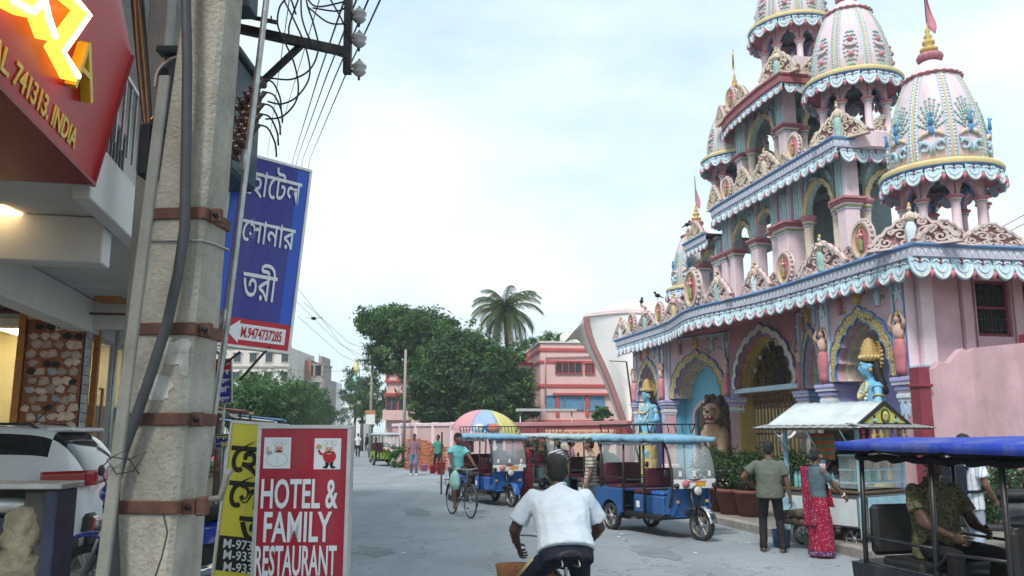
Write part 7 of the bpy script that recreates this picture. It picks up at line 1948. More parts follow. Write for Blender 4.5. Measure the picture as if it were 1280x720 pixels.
def limb(mb, pts, rr, m, n=10):
 pts = [Vector(p) for p in pts]
 mb.tube(pts, rr, m, n); mb.ball(pts[0], rr[0] * .99, m, n, 6); mb.ball(pts[-1], rr[-1] * .99, m, n, 6)
def ik(a, b, l1, l2, hint):
 d = b - a; L = min(d.length, (l1 + l2) * .998); d.normalize(); b = a + d * L
 x = (l1 * l1 - l2 * l2 + L * L) / (2 * L); h = math.sqrt(max(0, l1 * l1 - x * x))
 p = hint - d * hint.dot(d)
 p = p.normalized() if p.length > 1e-5 else d.orthogonal().normalized()
 return a + d * x + p * h, b
def person(label, loc, facing, shirt, pants, skin=M_skin, scale=1.0, pelvis=(0, 0, .90), lean=0.0, twist=0.0, head_yaw=0.0, head_pitch=0.0, feet=None, hands=None, knees=None, elbows=None, hair='short', hairm=M_hair,
           shoe=None, voxel=.015, bulk=1.0, sleeve=.62, shorts=None, skirt=None, curl=.5, beard=False, drape=None, hem=.0, group=None, name='person'):
 t = thing(name, label, name, loc, facing - PI / 2, group); t.scale = (scale,) * 3
 Y = VE((0, 1, 0)); X = VE((1, 0, 0))
 pel = Vector(pelvis); up = VE((0, sin(lean), cos(lean)))
 ct, st_ = cos(twist), sin(twist)
 fwd0 = VE((0, cos(lean), -sin(lean)))
 rt = X * ct + fwd0 * st_; fw = fwd0 * ct - X * st_
 def sp_(h, k=1.0): return pel + up * h + fw * (-.012 * sin(h * 5))
 sh = {s: sp_(.415) + rt * s * .172 * bulk - up * .0 for s in (-1, 1)}
 neck = sp_(.50); hc = neck + up * .10 * .6 + Z3 * .07 + fw * .03
 hy = ROT4(head_yaw + 0, 3, 'Z'); hfw = (hy @ VE((fw.x, fw.y, 0))).normalized(); hfw = (hfw * cos(head_pitch) - Z3 * sin(head_pitch)); hrt = hfw.cross(Z3).normalized(); hup = hrt.cross(hfw)
 feet = feet or {-1: (-.10, .02, .085), 1: (.10, -.02, .085)}
 hands = hands or {-1: (-.25, .04, .80), 1: (.25, .04, .80)}
 knees = knees or {-1: (-.05, 1, .1), 1: (.05, 1, .1)}
 elbows = elbows or {-1: (-.35, -1, -.2), 1: (.35, -1, -.2)}
 hip = {s: pel + rt * s * .088 - up * .03 for s in (-1, 1)}
 K, A, E, Wr = {}, {}, {}, {}
 for s in (-1, 1):
  K[s], A[s] = ik(hip[s], Vector(feet[s]), .425, .415, Vector(knees[s]))
  E[s], Wr[s] = ik(sh[s], Vector(hands[s]), .285, .25, Vector(elbows[s]))
 mb = MB()
 loft(mb, [(sp_(-.09), rt, fw, .12 * bulk, .09), (sp_(0), rt, fw, .15 * bulk, .105), (sp_(.13), rt, fw, .132 * bulk, .092 * bulk), (sp_(.28), rt, fw, .155 * bulk, .105 * bulk), (sp_(.37), rt, fw, .165 * bulk, .09), (sp_(.43), rt, fw, .13 * bulk, .075), (sp_(.465), rt, fw, .08, .062)], skin)
 limb(mb, [sp_(.44), neck, hc - hup * .03], [.062, .052, .05], skin)
 HM = Matrix(((hrt.x, hfw.x, hup.x, hc.x), (hrt.y, hfw.y, hup.y, hc.y), (hrt.z, hfw.z, hup.z, hc.z), (0, 0, 0, 1)))
 def hb(c, r, m=skin): mb.ball((0, 0, 0), r, m, 12, 9, xf=HM @ TRN(c))
 hb((0, -.008, .045), (.074, .094, .085)); hb((0, .022, -.02), (.060, .068, .082)); hb((0, .052, -.075), (.032, .030, .026)); hb((0, .088, .028), (.045, .012, .012))
 mb.tube([HM @ VE((0, .086, .025)), HM @ VE((0, .108, -.022)), HM @ VE((0, .088, -.032))], [.011, .017, .012], skin, 7)
 hb((0, .083, -.052), (.024, .012, .010))
 for s in (-1, 1): hb((s * .077, -.005, .005), (.012, .024, .034)); hb((s * .045, .055, -.012), (.022, .02, .02))
 for s in (-1, 1):
  limb(mb, [sh[s], E[s], Wr[s]], [.050, .040, .027], skin); limb(mb, [sh[s].lerp(E[s], .5), E[s].lerp(Wr[s], .25), Wr[s]], [.043, .040, .026], skin)
  if not skirt: limb(mb, [hip[s], K[s], A[s]], [.080, .054, .036], skin); limb(mb, [K[s].lerp(A[s], .1), K[s].lerp(A[s], .35), A[s]], [.05, .055, .034], skin)
  else: limb(mb, [K[s], A[s]], [.05, .036], skin)
  f = Vector(feet[s]); tv = VE((.10 * s, 1, 0)).normalized(); fz = A[s].z - .045
  limb(mb, [A[s], A[s] - tv * .035 - Z3 * .05], [.034, .032], skin, 8); limb(mb, [A[s] - Z3 * .03, A[s] + tv * .10 - Z3 * .055, A[s] + tv * .165 - Z3 * .066], [.034, .032, .022], skin, 8)
 me = fused(mb, voxel)
 # hands: palm and five fingers closing round what they hold
 hm = MB(); hm.mats = [skin]
 hm.v = [v.co.copy() for v in me.vertices]; hm.f = [list(p.vertices) for p in me.polygons]; hm.m = [0] * len(hm.f); hm.s = [True] * len(hm.f)
 for s in (-1, 1):
  d = (Wr[s] - E[s]).normalized(); side = d.cross(VE((s * .9, .15, .1))).normalized()
  pn = d.cross(side).normalized(); pn = pn if pn.x * s < 0 else -pn        # palm faces the body
  c = Wr[s] + d * .045
  M = Matrix(((side.x, pn.x, d.x, c.x), (side.y, pn.y, d.y, c.y), (side.z, pn.z, d.z, c.z), (0, 0, 0, 1)))
  hm.ball((0, 0, 0), (.040, .017, .052), skin, 10, 7, xf=M)
  for k, (o, L) in enumerate(((-.030, .062), (-.010, .074), (.010, .070), (.030, .056))):
   p0 = M @ VE((o, 0, .035)); c1 = curl * (.8 + .12 * k)
   p1 = p0 + (d * cos(c1 * .6) + pn * sin(c1 * .6)) * L * .5; p2 = p1 + (d * cos(c1 * 1.7) + pn * sin(c1 * 1.7)) * L * .33; p3 = p2 + (d * cos(c1 * 2.5) + pn * sin(c1 * 2.5)) * L * .28
   hm.tube([p0, p1, p2, p3], [.0095, .009, .008, .006], skin, 6)
  fs_ = 1 if side.y > 0 else -1
  q0 = M @ VE((fs_ * .030, .004, -.02)); q1 = q0 + (side * fs_ * .6 + d * .7 + pn * .3).normalized() * .040; q2 = q1 + (d * .8 + pn * .6).normalized() * .030
  hm.tube([q0, q1, q2], [.012, .010, .007], skin, 6)
 bpy.data.meshes.remove(me); hm.build('body', t)
 # shirt
 mb = MB()
 loft(mb, [(sp_(-.10 - hem), rt, fw, .175 * bulk, .128 * bulk), (sp_(-.02), rt, fw, .176 * bulk, .128 * bulk), (sp_(.12), rt, fw, .162 * bulk, .118 * bulk), (sp_(.28), rt, fw, .176 * bulk, .122 * bulk), (sp_(.37), rt, fw, .178 * bulk, .112), (sp_(.43), rt, fw, .150 * bulk, .094), (sp_(.468), rt, fw, .095, .078), (sp_(.49), rt, fw, .068, .066)], shirt)
 for s in (-1, 1):
  e = sh[s].lerp(E[s], min(1, sleeve))
  kb = 1 + (bulk - 1) * .6; pts = [sh[s] - rt * s * .06 - up * .005, sh[s] - rt * s * .012, sh[s].lerp(e, .5), e]; rr_ = [.054, .054 * kb, .061 * kb, .072 * kb]
  if sleeve > 1: pts.append(E[s].lerp(Wr[s], .9)); rr_ = [.064, .068, .06, .055, .042]
  mb.tube(pts, rr_, shirt, 12); mb.ball(pts[1], .054 * kb, shirt, 10, 7)
 so_ = link('shirt', fused(mb, voxel, 3, .013), t)
 cm = MB(); cr_ = [(neck + up * (-.012 + .02 * cos(2 * PI * i / 14)) + rt * .064 * cos(2 * PI * i / 14) + fw * (.066 * sin(2 * PI * i / 14) - .002)) for i in range(14)]
 cm.tube(cr_, .011, shirt, 5, closed=True); cm.build('collar', so_)
 # lower garment
 mb = MB()
 if skirt:
  zf = min(A[-1].z, A[1].z); cx_ = (A[-1] + A[1]) / 2
  loft(mb, [(VE((cx_.x, cx_.y + .02, zf - .055)), X, Y, .20, .19), (cx_ * .6 + pel * .4 + VE((0, .03, -.02)), X, Y, .19, .185), (sp_(-.12), rt, fw, .185 * bulk, .15), (sp_(.0), rt, fw, .170 * bulk, .125), (sp_(.10), rt, fw, .145 * bulk, .11)], skirt)
  link('skirt', fused(mb, voxel, 3, .03), t)
 else:
  loft(mb, [(sp_(-.11), rt, fw, .155 * bulk, .118), (sp_(-.02), rt, fw, .165 * bulk, .118), (sp_(.07), rt, fw, .15 * bulk, .108)], pants)
  for s in (-1, 1):
   if shorts: q = K[s].lerp(A[s], .08); limb(mb, [hip[s], hip[s].lerp(K[s], .6), K[s].lerp(hip[s], .02)], [.098, .088, .082], pants)
   else: limb(mb, [hip[s], hip[s].lerp(K[s], .55), K[s], K[s].lerp(A[s], .5), A[s] + Z3 * .0], [.096, .080, .068, .064, .062], pants)
  link('trousers', fused(mb, voxel, 3, .018), t)
 # hair, eyes, brows
 mb = MB()
 mb.ball((0, 0, 0), (.083, .096, .090), hairm, 14, 10, xf=HM @ TRN((0, -.020, .062)))
 mb.ball((0, 0, 0), (.078, .055, .085), hairm, 12, 9, xf=HM @ TRN((0, -.055, .015)))
 if hair == 'bun': mb.ball((0, 0, 0), (.055, .05, .05), hairm, 12, 9, xf=HM @ TRN((0, -.135, .0)))
 if hair == 'full': mb.ball((0, 0, 0), (.088, .09, .07), hairm, 12, 9, xf=HM @ TRN((0, -.005, .085)))
 if beard: mb.ball((0, 0, 0), (.062, .05, .045), hairm, 12, 9, xf=HM @ TRN((0, .042, -.070)))
 link('hair', fused(mb, .012, 2, .02), t)
 for s in (-1, 1):
  mb = MB(); mb.ball((0, 0, 0), (.016, .010, .010), M_wprint, 8, 6, xf=HM @ TRN((s * .031, .081, .008))); mb.ball((0, 0, 0), (.008, .006, .008), M_ink, 8, 6, xf=HM @ TRN((s * .031, .088, .008))); mb.build('eye', t)
 mb = MB()
 for s in (-1, 1): mb.tube([HM @ VE((s * .014, .094, .026)), HM @ VE((s * .034, .090, .033)), HM @ VE((s * .052, .078, .027))], [.004, .005, .003], hairm, 5)
 mb.build('eyebrow', t)
 # shoes or sandals
 for s in (-1, 1):
  tv = VE((.10 * s, 1, 0)).normalized(); rv = VE((tv.y, -tv.x, 0)); a = A[s]; z = a.z - .088
  M = Matrix(((rv.x, tv.x, 0, a.x), (rv.y, tv.y, 0, a.y), (0, 0, 1, z), (0, 0, 0, 1)))
  mb = MB(); outl = [(.038 * cos(q) * (1.0 if sin(q) > 0 else .85), .055 + .135 * sin(q)) for q in [2 * PI * i / 16 for i in range(16)]]
  mb.prism(outl, .022, shoe or M_wood, M)
  if shoe: mb.ball((0, .06, .04), (.043, .13, .045), shoe, 12, 8, xf=M); mb.ball((0, -.03, .06), (.042, .05, .06), shoe, 10, 7, xf=M)
  else: mb.tube([M @ VE((-.038, .08, .015)), M @ VE((-.02, .085, .055)), M @ VE((.02, .085, .055)), M @ VE((.038, .08, .015))], .010, M_wood, 6)
  mb.build('shoe' if shoe else 'sandal', t)
 t['joints'] = 0; del t['joints']
 t_ = dict(root=t, pel=pel, sh=sh, hip=hip, K=K, A=A, E=E, Wr=Wr, neck=neck, HM=HM, rt=rt, fw=fw, up=up, sp=sp_)
 return t_
def shirtm(name, c): return mat(name, c,   .85, .12, 6, .55, 9, spec=.2)
C_pale = shirtm('pale blue grey cotton', (.56, .62, .68)); C_aqua = shirtm('aqua cotton', (.20, .58, .58)); C_olive = shirtm('grey olive cotton', (.125, .140, .115)); C_green = shirtm('green cotton', (.05, .24, .18)); C_white = shirtm('white cotton', (.68, .70, .72))
C_navy = shirtm('navy cloth', (.014, .018, .032)); C_blk = shirtm('black cloth', (.016, .016, .018)); C_jean = shirtm('blue denim', (.10, .17, .27)); C_grey = shirtm('grey cotton trousers', (.24, .24, .25)); C_dgrey = shirtm('dark grey shorts', (.055, .058, .06)); C_mar = shirtm('maroon cloth', (.18, .02, .035)); C_pinks = shirtm('dusty pink cotton', (.46, .22, .30)); C_dgreen = shirtm('dark green cloth', (.03, .07, .05)); C_jeanl = shirtm('pale denim', (.28, .34, .42))
P_stripe = pattern('cream and brown striped cotton', 'stripe', (.50, .47, .38), (.20, .18, .15), 14, (0, 0, 1), .42)
P_plaid = pattern('red and navy plaid cotton', 'plaid', (.42, .30, .34), (.035, .035, .10), 16, (0, 0, 1), .45, c3=(.24, .05, .08))
P_camo = pattern('mottled olive print', 'dots', (.15, .14, .08), (.055, .05, .03), 34, width=.42, c3=(.10, .095, .05))
P_sari = pattern('crimson sari with white specks', 'dots', (.27, .012, .045), (.60, .42, .44), 34, width=.20)
P_saris = pattern('sari border print', 'dots', (.10, .03, .09), (.48, .36, .44), 40, width=.32)
P_saril = pattern('pale flowered sari hem', 'dots', (.34, .015, .05), (.58, .42, .45), 22, width=.42)
P_pin = pattern('white shirt with thin blue stripes', 'stripe', (.66, .69, .74), (.36, .42, .54), 24, (1, 0, 0), .28)
P_wb = pattern('black and white striped sleeve cloth', 'stripe', (.55, .56, .58), (.06, .06, .07), 16, (.3, 0, 1), .4)
M_skin2 = mat('lighter brown skin', (.21, .11, .072), .55, .12, 9, .06, 90)
M_skind = mat('dark brown skin', (.075, .040, .028), .5, .12, 9, .06, 90)
def W2(root_loc, heading, p): return Vector(root_loc) + ROT4(heading, 3, 'Z') @ Vector(p)
# cyclist in the aqua shirt
bl = CYC.location
person('young man in an aqua T-shirt and dark shorts riding a bicycle toward the camera', bl, hB, C_aqua, C_dgrey, M_skin, 1.0, pelvis=(0, -.30, 1.02), lean=.16, head_yaw=.25, shorts=True, hair='full', sleeve=.55,
       feet={-1: (-.14, -.12, .52), 1: (.14, .0, .25)}, knees={-1: (-.35, 1, .2), 1: (.25, 1, .2)}, hands={-1: (-.27, .16, 1.05), 1: (.27, .16, 1.05)}, elbows={-1: (-.7, -.6, -.5), 1: (.7, -.6, -.5)}, curl=1.0)
mb = MB(); c = W2(bl, hB, (.40, -.30, .80)); mb.lathe([(.02, .2), (.09, .1), (.12, -.08), (.08, -.2), (0, -.22)], mat('pale green plastic bag', (.35, .60, .52), .4, .2, 9, .3, 20), 10, c=c, ay=.7); tag(mb.build('plastic_bag'), 'pale green plastic bag hanging from the handlebar of the front facing bicycle', 'bag')
# cyclist seen from behind
P8 = person('heavy man in a pale shirt and black track trousers riding away on a bicycle', NB, hN, C_pale, C_navy, M_skind, .96, pelvis=(0, -.30, 1.03), lean=.56, head_yaw=.10, head_pitch=-.15, voxel=.012, bulk=1.26, sleeve=.74, hem=-.08, hair='full',
       feet={-1: (-.16, -.02, .36), 1: (.15, -.10, .30)}, knees={-1: (-.75, 1, .3), 1: (.35, 1, .2)}, hands={-1: (-.27, .16, .99), 1: (.27, .16, .99)}, elbows={-1: (-.8, -.5, -.4), 1: (.8, -.5, -.4)}, curl=1.0)
mb = MB()
for k in (-.012, .012):
 K_, H_2 = P8['K'][-1], P8['hip'][-1]; d = (K_ - H_2).normalized(); n_ = VE((-1, -.1, .45)); n_ = (n_ - d * n_.dot(d)).normalized(); sd_ = d.cross(n_)
 mb.tube([H_2.lerp(K_, .35) + n_ * .094 + sd_ * k, H_2.lerp(K_, .7) + n_ * .080 + sd_ * k, K_ + n_ * .072 + sd_ * k], .0055, M_gold2, 5)
mb.build('trouser_stripe', P8['root'])
mb = MB(); c = W2(NB, hN, (.05, .27, .50)); mb.grid(lambda u, v: (c.x - .18 + .42 * u + .02 * sin(9 * v), c.y + .04 * sin(5 * u), c.z + .34 - .66 * v - .05 * sin(3 * u) * v), 10, 12, mat('brown jute bag', (.22, .105, .045), .9, .25, 20, .4, 40), thick=(.02, .10, 0)); tag(mb.build('shopping_bag'), 'brown cloth bag hanging at the knee of the pale shirted cyclist', 'bag')
# standing people
person('man in a red and navy plaid shirt and blue jeans walking up the road', G(517, 594), math.radians(-88), P_plaid, C_jean, M_skin, 1.03, shoe=M_white, voxel=.022, sleeve=.8, feet={-1: (-.11, .06, .085), 1: (.11, -.08, .085)})
person('man in a green T-shirt standing by the brick stack', G(547, 590), math.radians(-110), C_green, C_navy, M_skin, 1.0, voxel=.022, head_yaw=-.4, feet={-1: (-.11, .02, .085), 1: (.11, -.02, .085)}, hands={-1: (-.26, .06, .85), 1: (.22, .18, .95)})
person('man in a white shirt and black trousers far down the road', G(447, 571), math.radians(95), C_white, C_blk, M_skin, 1.02, voxel=.03, feet={-1: (-.10, .12, .085), 1: (.10, -.12, .085)})
person('man in dark green clothes far down the road at the edge of the crimson board', G(437, 582), math.radians(80), C_dgreen, C_blk, M_skin, 1.02, voxel=.03)
person('man in a cream and brown striped shirt and grey trousers standing beside a rickshaw', G(739, 653), math.radians(172), P_stripe, C_grey, M_skin2, 1.0, voxel=.015, sleeve=.8, hem=.06, feet={-1: (-.10, .06, .085), 1: (.10, -.05, .085)}, hands={-1: (-.25, .05, .80), 1: (.24, .12, .84)})
person('bearded man in a black and white shirt among the rickshaws', G(700, 640) + VE((0, .4, 0)), math.radians(-95), P_wb, C_blk, M_skin2, 1.02, voxel=.018, beard=True, hair='full', sleeve=.7)
person('man in a dusty pink shirt behind the bearded man', G(716, 632) + VE((0, .6, 0)), math.radians(-20), C_pinks, C_blk, M_skin, 1.0, voxel=.018, head_yaw=.3)
person('man in a grey olive T-shirt standing back turned beside the tea cart', G(966, 690), math.radians(74), C_olive, C_blk, M_skin, 1.0, voxel=.013, bulk=1.17, sleeve=.6, head_yaw=.25, feet={-1: (-.13, .0, .085), 1: (.15, -.06, .085)}, hands={-1: (-.30, .20, 1.00), 1: (.30, -.02, .78)}, elbows={-1: (-1, -.8, -.2), 1: (.6, -1, -.2)})
# woman in the sari
S = person('woman in a crimson sari and blue grey blouse reaching toward the tea cart', G(1026, 697), math.radians(20), shirtm('blue grey blouse', (.085, .13, .15)), None, M_skin, .94, voxel=.013, skirt=P_sari, hair='bun', sleeve=.62, hem=-.13, head_yaw=.1,
           feet={-1: (-.08, .04, .085), 1: (.08, -.02, .085)}, hands={-1: (-.10, .34, 1.02), 1: (.17, .40, .90)}, elbows={-1: (-.6, -.6, -.6), 1: (.5, -.8, -.5)})
sp2, rt2, fw2 = S['sp'], S['rt'], S['fw']
mb = MB()
mb.grid(lambda u, v: sp2(.47 - .60 * u) + rt2 * (-.10 + .26 * u + (v - .5) * .17) + fw2 * (.112 + .035 * sin(PI * u) - .05 * (v - .5) ** 2 - .05 * max(0, .15 - u) / .15), 12, 6, P_sari, thick=(0, .01, 0))
mb.grid(lambda u, v: sp2(.48 - .92 * u) + rt2 * (-.13 + .12 * u + (v - .5) * (.15 + .12 * u)) - fw2 * (.095 + .055 * u + .02 * sin(14 * v)) , 14, 8, P_sari, thick=(0, -.012, 0))
mb.build('sari_end', S['root'])
mb = MB()
for e in (0, 1): mb.grid(lambda u, v, e=e: sp2(.48 - .92 * u) + rt2 * (-.13 + .12 * u + ((e - .5) * .92 + (v - .5) * .12) * (.15 + .12 * u)) - fw2 * (.112 + .055 * u + .02 * sin(14 * e)), 14, 2, P_saris, thick=(0, -.004, 0))
mb.build('sari_border', S['root'])
mb = MB(); zf = .045; cx_ = (S['A'][-1] + S['A'][1]) / 2
mb.grid(lambda u, v: (cx_.x + (.205 + .006 * sin(26 * PI * u)) * cos(2 * PI * u), cx_.y + .02 + (.195 + .006 * sin(26 * PI * u)) * sin(2 * PI * u), zf + .0 + .07 * v), 60, 2, P_saris); mb.build('sari_border', S['root'])
mb = MB()
for s in (-1, 1): w = S['Wr'][s]; d = (w - S['E'][s]).normalized(); o = d.orthogonal().normalized(); q = d.cross(o); mb.tube([w - d * .02 + o * .032 * cos(2 * PI * i / 14) + q * .032 * sin(2 * PI * i / 14) for i in range(14)], .008, M_wprint, 5, closed=True)
mb.build('bangle', S['root'])
# man with a backpack
Bp = person('man in a white thin striped shirt with a dark backpack walking past the hedge', G(1221, 722) + VE((.30, .6, 0)), math.radians(28), P_pin, C_jeanl, M_skin, 1.06, voxel=.013, bulk=1.1, sleeve=.66, hem=.06, head_yaw=-.2, shoe=M_carb, feet={-1: (-.10, .16, .085), 1: (.10, -.16, .085)}, hands={-1: (-.27, .0, .80), 1: (.25, .16, .86)})
mb = MB(); s_, r_, f_ = Bp['sp'], Bp['rt'], Bp['fw']
M = Matrix(((r_.x, f_.x, 0, 0), (r_.y, f_.y, 0, 0), (0, 0, 1, 0), (0, 0, 0, 1))); M.translation = s_(.20) - f_ * .24
mb.box((0, 0, 0), (.30, .16, .44), C_navy, .05, xf=M); mb.box((0, -.09, -.06), (.24, .06, .24), C_blk, .03, xf=M)
for s in (-1, 1): mb.tube(curve3([s_(.34) - f_ * .16 + r_ * s * .12, s_(.49) - f_ * .02 + r_ * s * .12, s_(.40) + f_ * .125 + r_ * s * .125, s_(.22) + f_ * .15 + r_ * s * .14, s_(.08) - f_ * .0 + r_ * s * .20, s_(.06) - f_ * .18 + r_ * s * .13], 5), .022, C_navy, 6)
M2 = TRN(Bp['root'].location) @ ROT4(Bp['root'].rotation_euler.z, 4, 'Z') @ Matrix.Scale(1.06, 4)
o = mb.build('backpack'); o.matrix_world = M2; tag(o, 'dark navy backpack on the man walking past the hedge', 'backpack')
# people in the rickshaws
def driver(ev, label, shirt, pants, skin, head_yaw=0.0, voxel=.02, sc_=1.0, y=0.0, bulk=1.0, sx=.46, lean=.05, seat=.835, grip=True):
 z = seat * .945
 hd_ = ev.rotation_euler.z
 return person(label, W2(ev.location, hd_, (sx - .05, y, 0)), hd_, shirt, pants, skin, sc_, pelvis=(0, 0, z + .085), lean=lean, head_yaw=head_yaw, voxel=voxel, bulk=bulk, sleeve=.66, hair='full',
                  feet={-1: (-.16, .36, .50), 1: (.16, .36, .50)}, knees={-1: (-.3, 1, .6), 1: (.3, 1, .6)}, hands={-1: (-.30, .40, 1.05), 1: (.30, .40, 1.05)} if grip else {-1: (-.16, .34, z + .22), 1: (.20, .40, z + .20)}, elbows={-1: (-.6, -.5, -.8), 1: (.6, -.5, -.8)}, curl=.9)
EV = [o for o in bpy.data.objects if o.name.startswith('electric_rickshaw')]
EV.sort(key=lambda o: o.name)
driver(RF, 'man in a mottled olive shirt on the bench under the royal blue roof', P_camo, C_blk, M_skind, head_yaw=-.45, voxel=.012, bulk=1.15, sx=-.76, y=-.12, seat=.90, grip=False)
driver(EV[1], 'driver in dark blue clothes inside the rickshaw in front of the coloured umbrella', shirtm('dark blue cotton', (.03, .06, .22)), C_blk, M_skind, head_yaw=.3)
driver(EV[2], 'driver in dark clothes inside the rickshaw with the patched pale roof', C_blk, C_blk, M_skind)
person('person in maroon clothes standing behind the wheel of the rickshaw by the umbrella', G(655, 626) + VE((.10, .25, 0)), math.radians(150), C_mar, None, M_skin, .95, voxel=.02, skirt=C_mar, hair='bun')
person('person in a white shirt behind the counter of the stall with red bags', st(16.6, -3.0) , math.radians(-60), C_white, C_blk, M_skin, .9, voxel=.02)

# ---------------------------------------------------------------- statues at the gateway
def TW(t, s, z): return TM @ VE((t, s, z))
M_bluesk = mat('blue statue skin', (.19, .47, .68), .45, .10, 7, .06, 60, grime=.15, gcol=(.1, .2, .3))
M_shawl = mat('pink statue shawl', (.62, .42, .50), .6, .12, 7, .15, 20)
M_crown = mat('gilt crown paint', (.50, .34, .12), .45, .25, 22, .5, 70)
M_dhoti = mat('yellow statue cloth', (.46, .37, .16), .6, .2, 14, .2, 25)
def crowned(label, t, s, sc_, shawl, yaw=0.0, halo=True):
 P = person(label, TW(t, s, .14), STREET + PI + yaw, M_bluesk, None, M_bluesk, sc_, voxel=.016, skirt=M_dhoti, hair='full', bulk=1.05, sleeve=.1, name='statue', group='crowned statues of the gateway',
               hands={-1: (-.24, .26, 1.04), 1: (.26, .14, .98)}, elbows={-1: (-.6, -.6, -.7), 1: (.7, -.6, -.5)})
 r = P['root']; sp_, rt, fw, HM, up = P['sp'], P['rt'], P['fw'], P['HM'], P['up']
 mb = MB(); X = HM @ TRN((0, -.02, .075))
 mb.lathe([(.098, -.01), (.104, .02), (.096, .05), (.100, .08), (.084, .11), (.088, .14), (.070, .165), (.072, .18), (.050, .205), (.052, .22), (.018, .245), (0, .255)], M_crown, 18, xf=X)
 for i in range(16): a = 2 * PI * i / 16; mb.ball((0, 0, 0), (.018, .018, .026), M_gold2, 6, 4, xf=X @ TRN((.104 * cos(a), .104 * sin(a), .035)))
 mb.build('crown', r)
 mb = MB(); hx = HM @ TRN((0, -.10, .12)) @ ROT4(PI / 2, 4, 'X')
 mb.lathe([(0, 0), (.13, 0), (.15, .012), (.13, .02), (0, .02)], M_crown, 22, xf=hx)
 for i in range(22): a = 2 * PI * i / 22; mb.ball((0, 0, 0), .020, M_gold, 6, 4, xf=hx @ TRN((.155 * cos(a), .155 * sin(a), .01)))
 mb.build('halo', r)
 mb = MB()
 for k, (dz, rr_) in enumerate(((.30, .125), (.16, .14))):
  for i in range(22):
   a = PI * 2 * i / 22; w = sp_(.46 - dz * (.5 - .5 * cos(a))) + rt * rr_ * sin(a) * .9 + fw * (.07 + .075 * (.5 - .5 * cos(a)))
   mb.ball(tuple(w), .020, M_white if k == 0 else M_gold2, 6, 5)
 mb.build('garland', r)
 mb = MB()
 for s_, ln in ((1, .62),):
  mb.grid(lambda u, v, s_=s_, ln=ln: sp_(.455 - ln * u) + rt * s_ * (.10 + .13 * sin(PI * min(1, v * 1.1)) + .08 * u) + fw * (.10 - .26 * v + .012 * sin(22 * v)) + up * (.05 * sin(PI * v) * (1 - u)), 12, 12, shawl, thick=(.012 * s_, 0, 0))
 mb.build('shawl', r)
 mb = MB()
 for s_ in (-1, 1):
  mb.ball(tuple(HM @ VE((s_ * .086, 0, -.03))), .022, M_gold, 7, 5)
  for q, w, w2 in ((.45, P['sh'][s_], P['E'][s_]), (.9, P['E'][s_], P['Wr'][s_])):
   c = w.lerp(w2, q); d = (w2 - w).normalized(); o = d.orthogonal().normalized(); e = d.cross(o); mb.tube([c + (o * cos(2 * PI * i / 12) + e * sin(2 * PI * i / 12)) * (.052 if q < .5 else .036) for i in range(12)], .010, M_gold, 5, closed=True)
 mb.build('jewellery', r)
 # long hair falling on the shoulders
 mb = MB()
 for s_ in (-1, 1): mb.tube(curve3([HM @ VE((s_ * .05, -.07, .05)), HM @ VE((s_ * .085, -.075, -.08)), sp_(.44) + rt * s_ * .12 - fw * .07, sp_(.34) + rt * s_ * .14 - fw * .10], 4), [.05] * 5 + [.045] * 4 + [.035] * 3 + [.02], M_hair, 8)
 mb.build('long_hair', r)
 mb = MB(); mb.lathe([(.46, -.16 * sc_ / 1.8), (.42, -.02), (.34, 0), (0, .0)], M_pinkl, 18); mb.build('pedestal', r)
 return r
crowned('large blue crowned statue with a pink shawl in the lavender niche behind the tea cart', .34, 2.12, 1.98, M_shawl, -.35)
crowned('blue crowned statue with a pale shawl in the farthest niche of the gateway', .36, 15.6, 1.95, M_bluew, .35)
M_lion = mat('tan lion plaster', (.44, .29, .195), .7, .18, 6, .2, 40, grime=.2, gcol=(.15, .09, .06))
M_mane = mat('brown lion mane', (.085, .055, .045), .8, .3, 12, .6, 30)
LI = thing('lion_statue', 'large roaring lion statue with a dark mane in the sky blue niche', 'statue', TW(1.12, 11.6, .0), STREET + PI + .85); LI.scale = (1.12, 1.12, 1.04)
def sub_fused(mb, voxel, name, parent, m, folds=0.0, smooth=3):
 me = fused(mb, voxel, smooth, folds); return link(name, me, parent)
L0 = .62
mb = MB()
limb(mb, [(-.75, 0, L0 + .35), (-.35, 0, L0 + .75), (.0, 0, L0 + 1.15)], [.42, .40, .36], M_lion, 14)
for s in (-1, 1):
 limb(mb, [(.05, s * .22, L0 + 1.05), (.16, s * .24, L0 + .55), (.16, s * .24, L0 + .12)], [.20, .13, .11], M_lion, 12); mb.ball((.24, s * .24, L0 + .09), (.19, .13, .10), M_lion, 12, 8)
 limb(mb, [(-.75, s * .32, L0 + .35), (-.35, s * .40, L0 + .42), (-.45, s * .40, L0 + .10)], [.28, .20, .12], M_lion, 12); mb.ball((-.28, s * .40, L0 + .08), (.22, .13, .09), M_lion, 10, 7)
 for k in range(3): mb.ball((.40, s * .24 + (k - 1) * .075, L0 + .07), (.06, .04, .06), M_lion, 8, 6)
mb.tube(curve3([(-1.05, 0, L0 + .25), (-1.2, .35, L0 + .12), (-.8, .6, L0 + .10), (-.4, .62, L0 + .1)], 4), .06, M_lion, 8)
sub_fused(mb, .035, 'body', LI, M_lion, .03)
mb = MB(); hz = L0 + 1.72
mb.ball((.26, 0, hz), (.28, .25, .29), M_lion, 14, 10); mb.ball((.52, 0, hz - .06), (.21, .17, .115), M_lion, 12, 9); mb.ball((.44, 0, hz - .29), (.19, .14, .065), M_lion, 12, 8); mb.tube([(.36, 0, hz + .16), (.66, 0, hz + .0)], [.10, .075], M_lion, 9)
for s in (-1, 1): mb.ball((.42, s * .13, hz + .13), (.09, .09, .05), M_lion, 8, 6); mb.ball((.54, s * .07, hz - .08), (.08, .07, .07), M_lion, 8, 6)
sub_fused(mb, .025, 'head', LI, M_lion)
mb = MB()
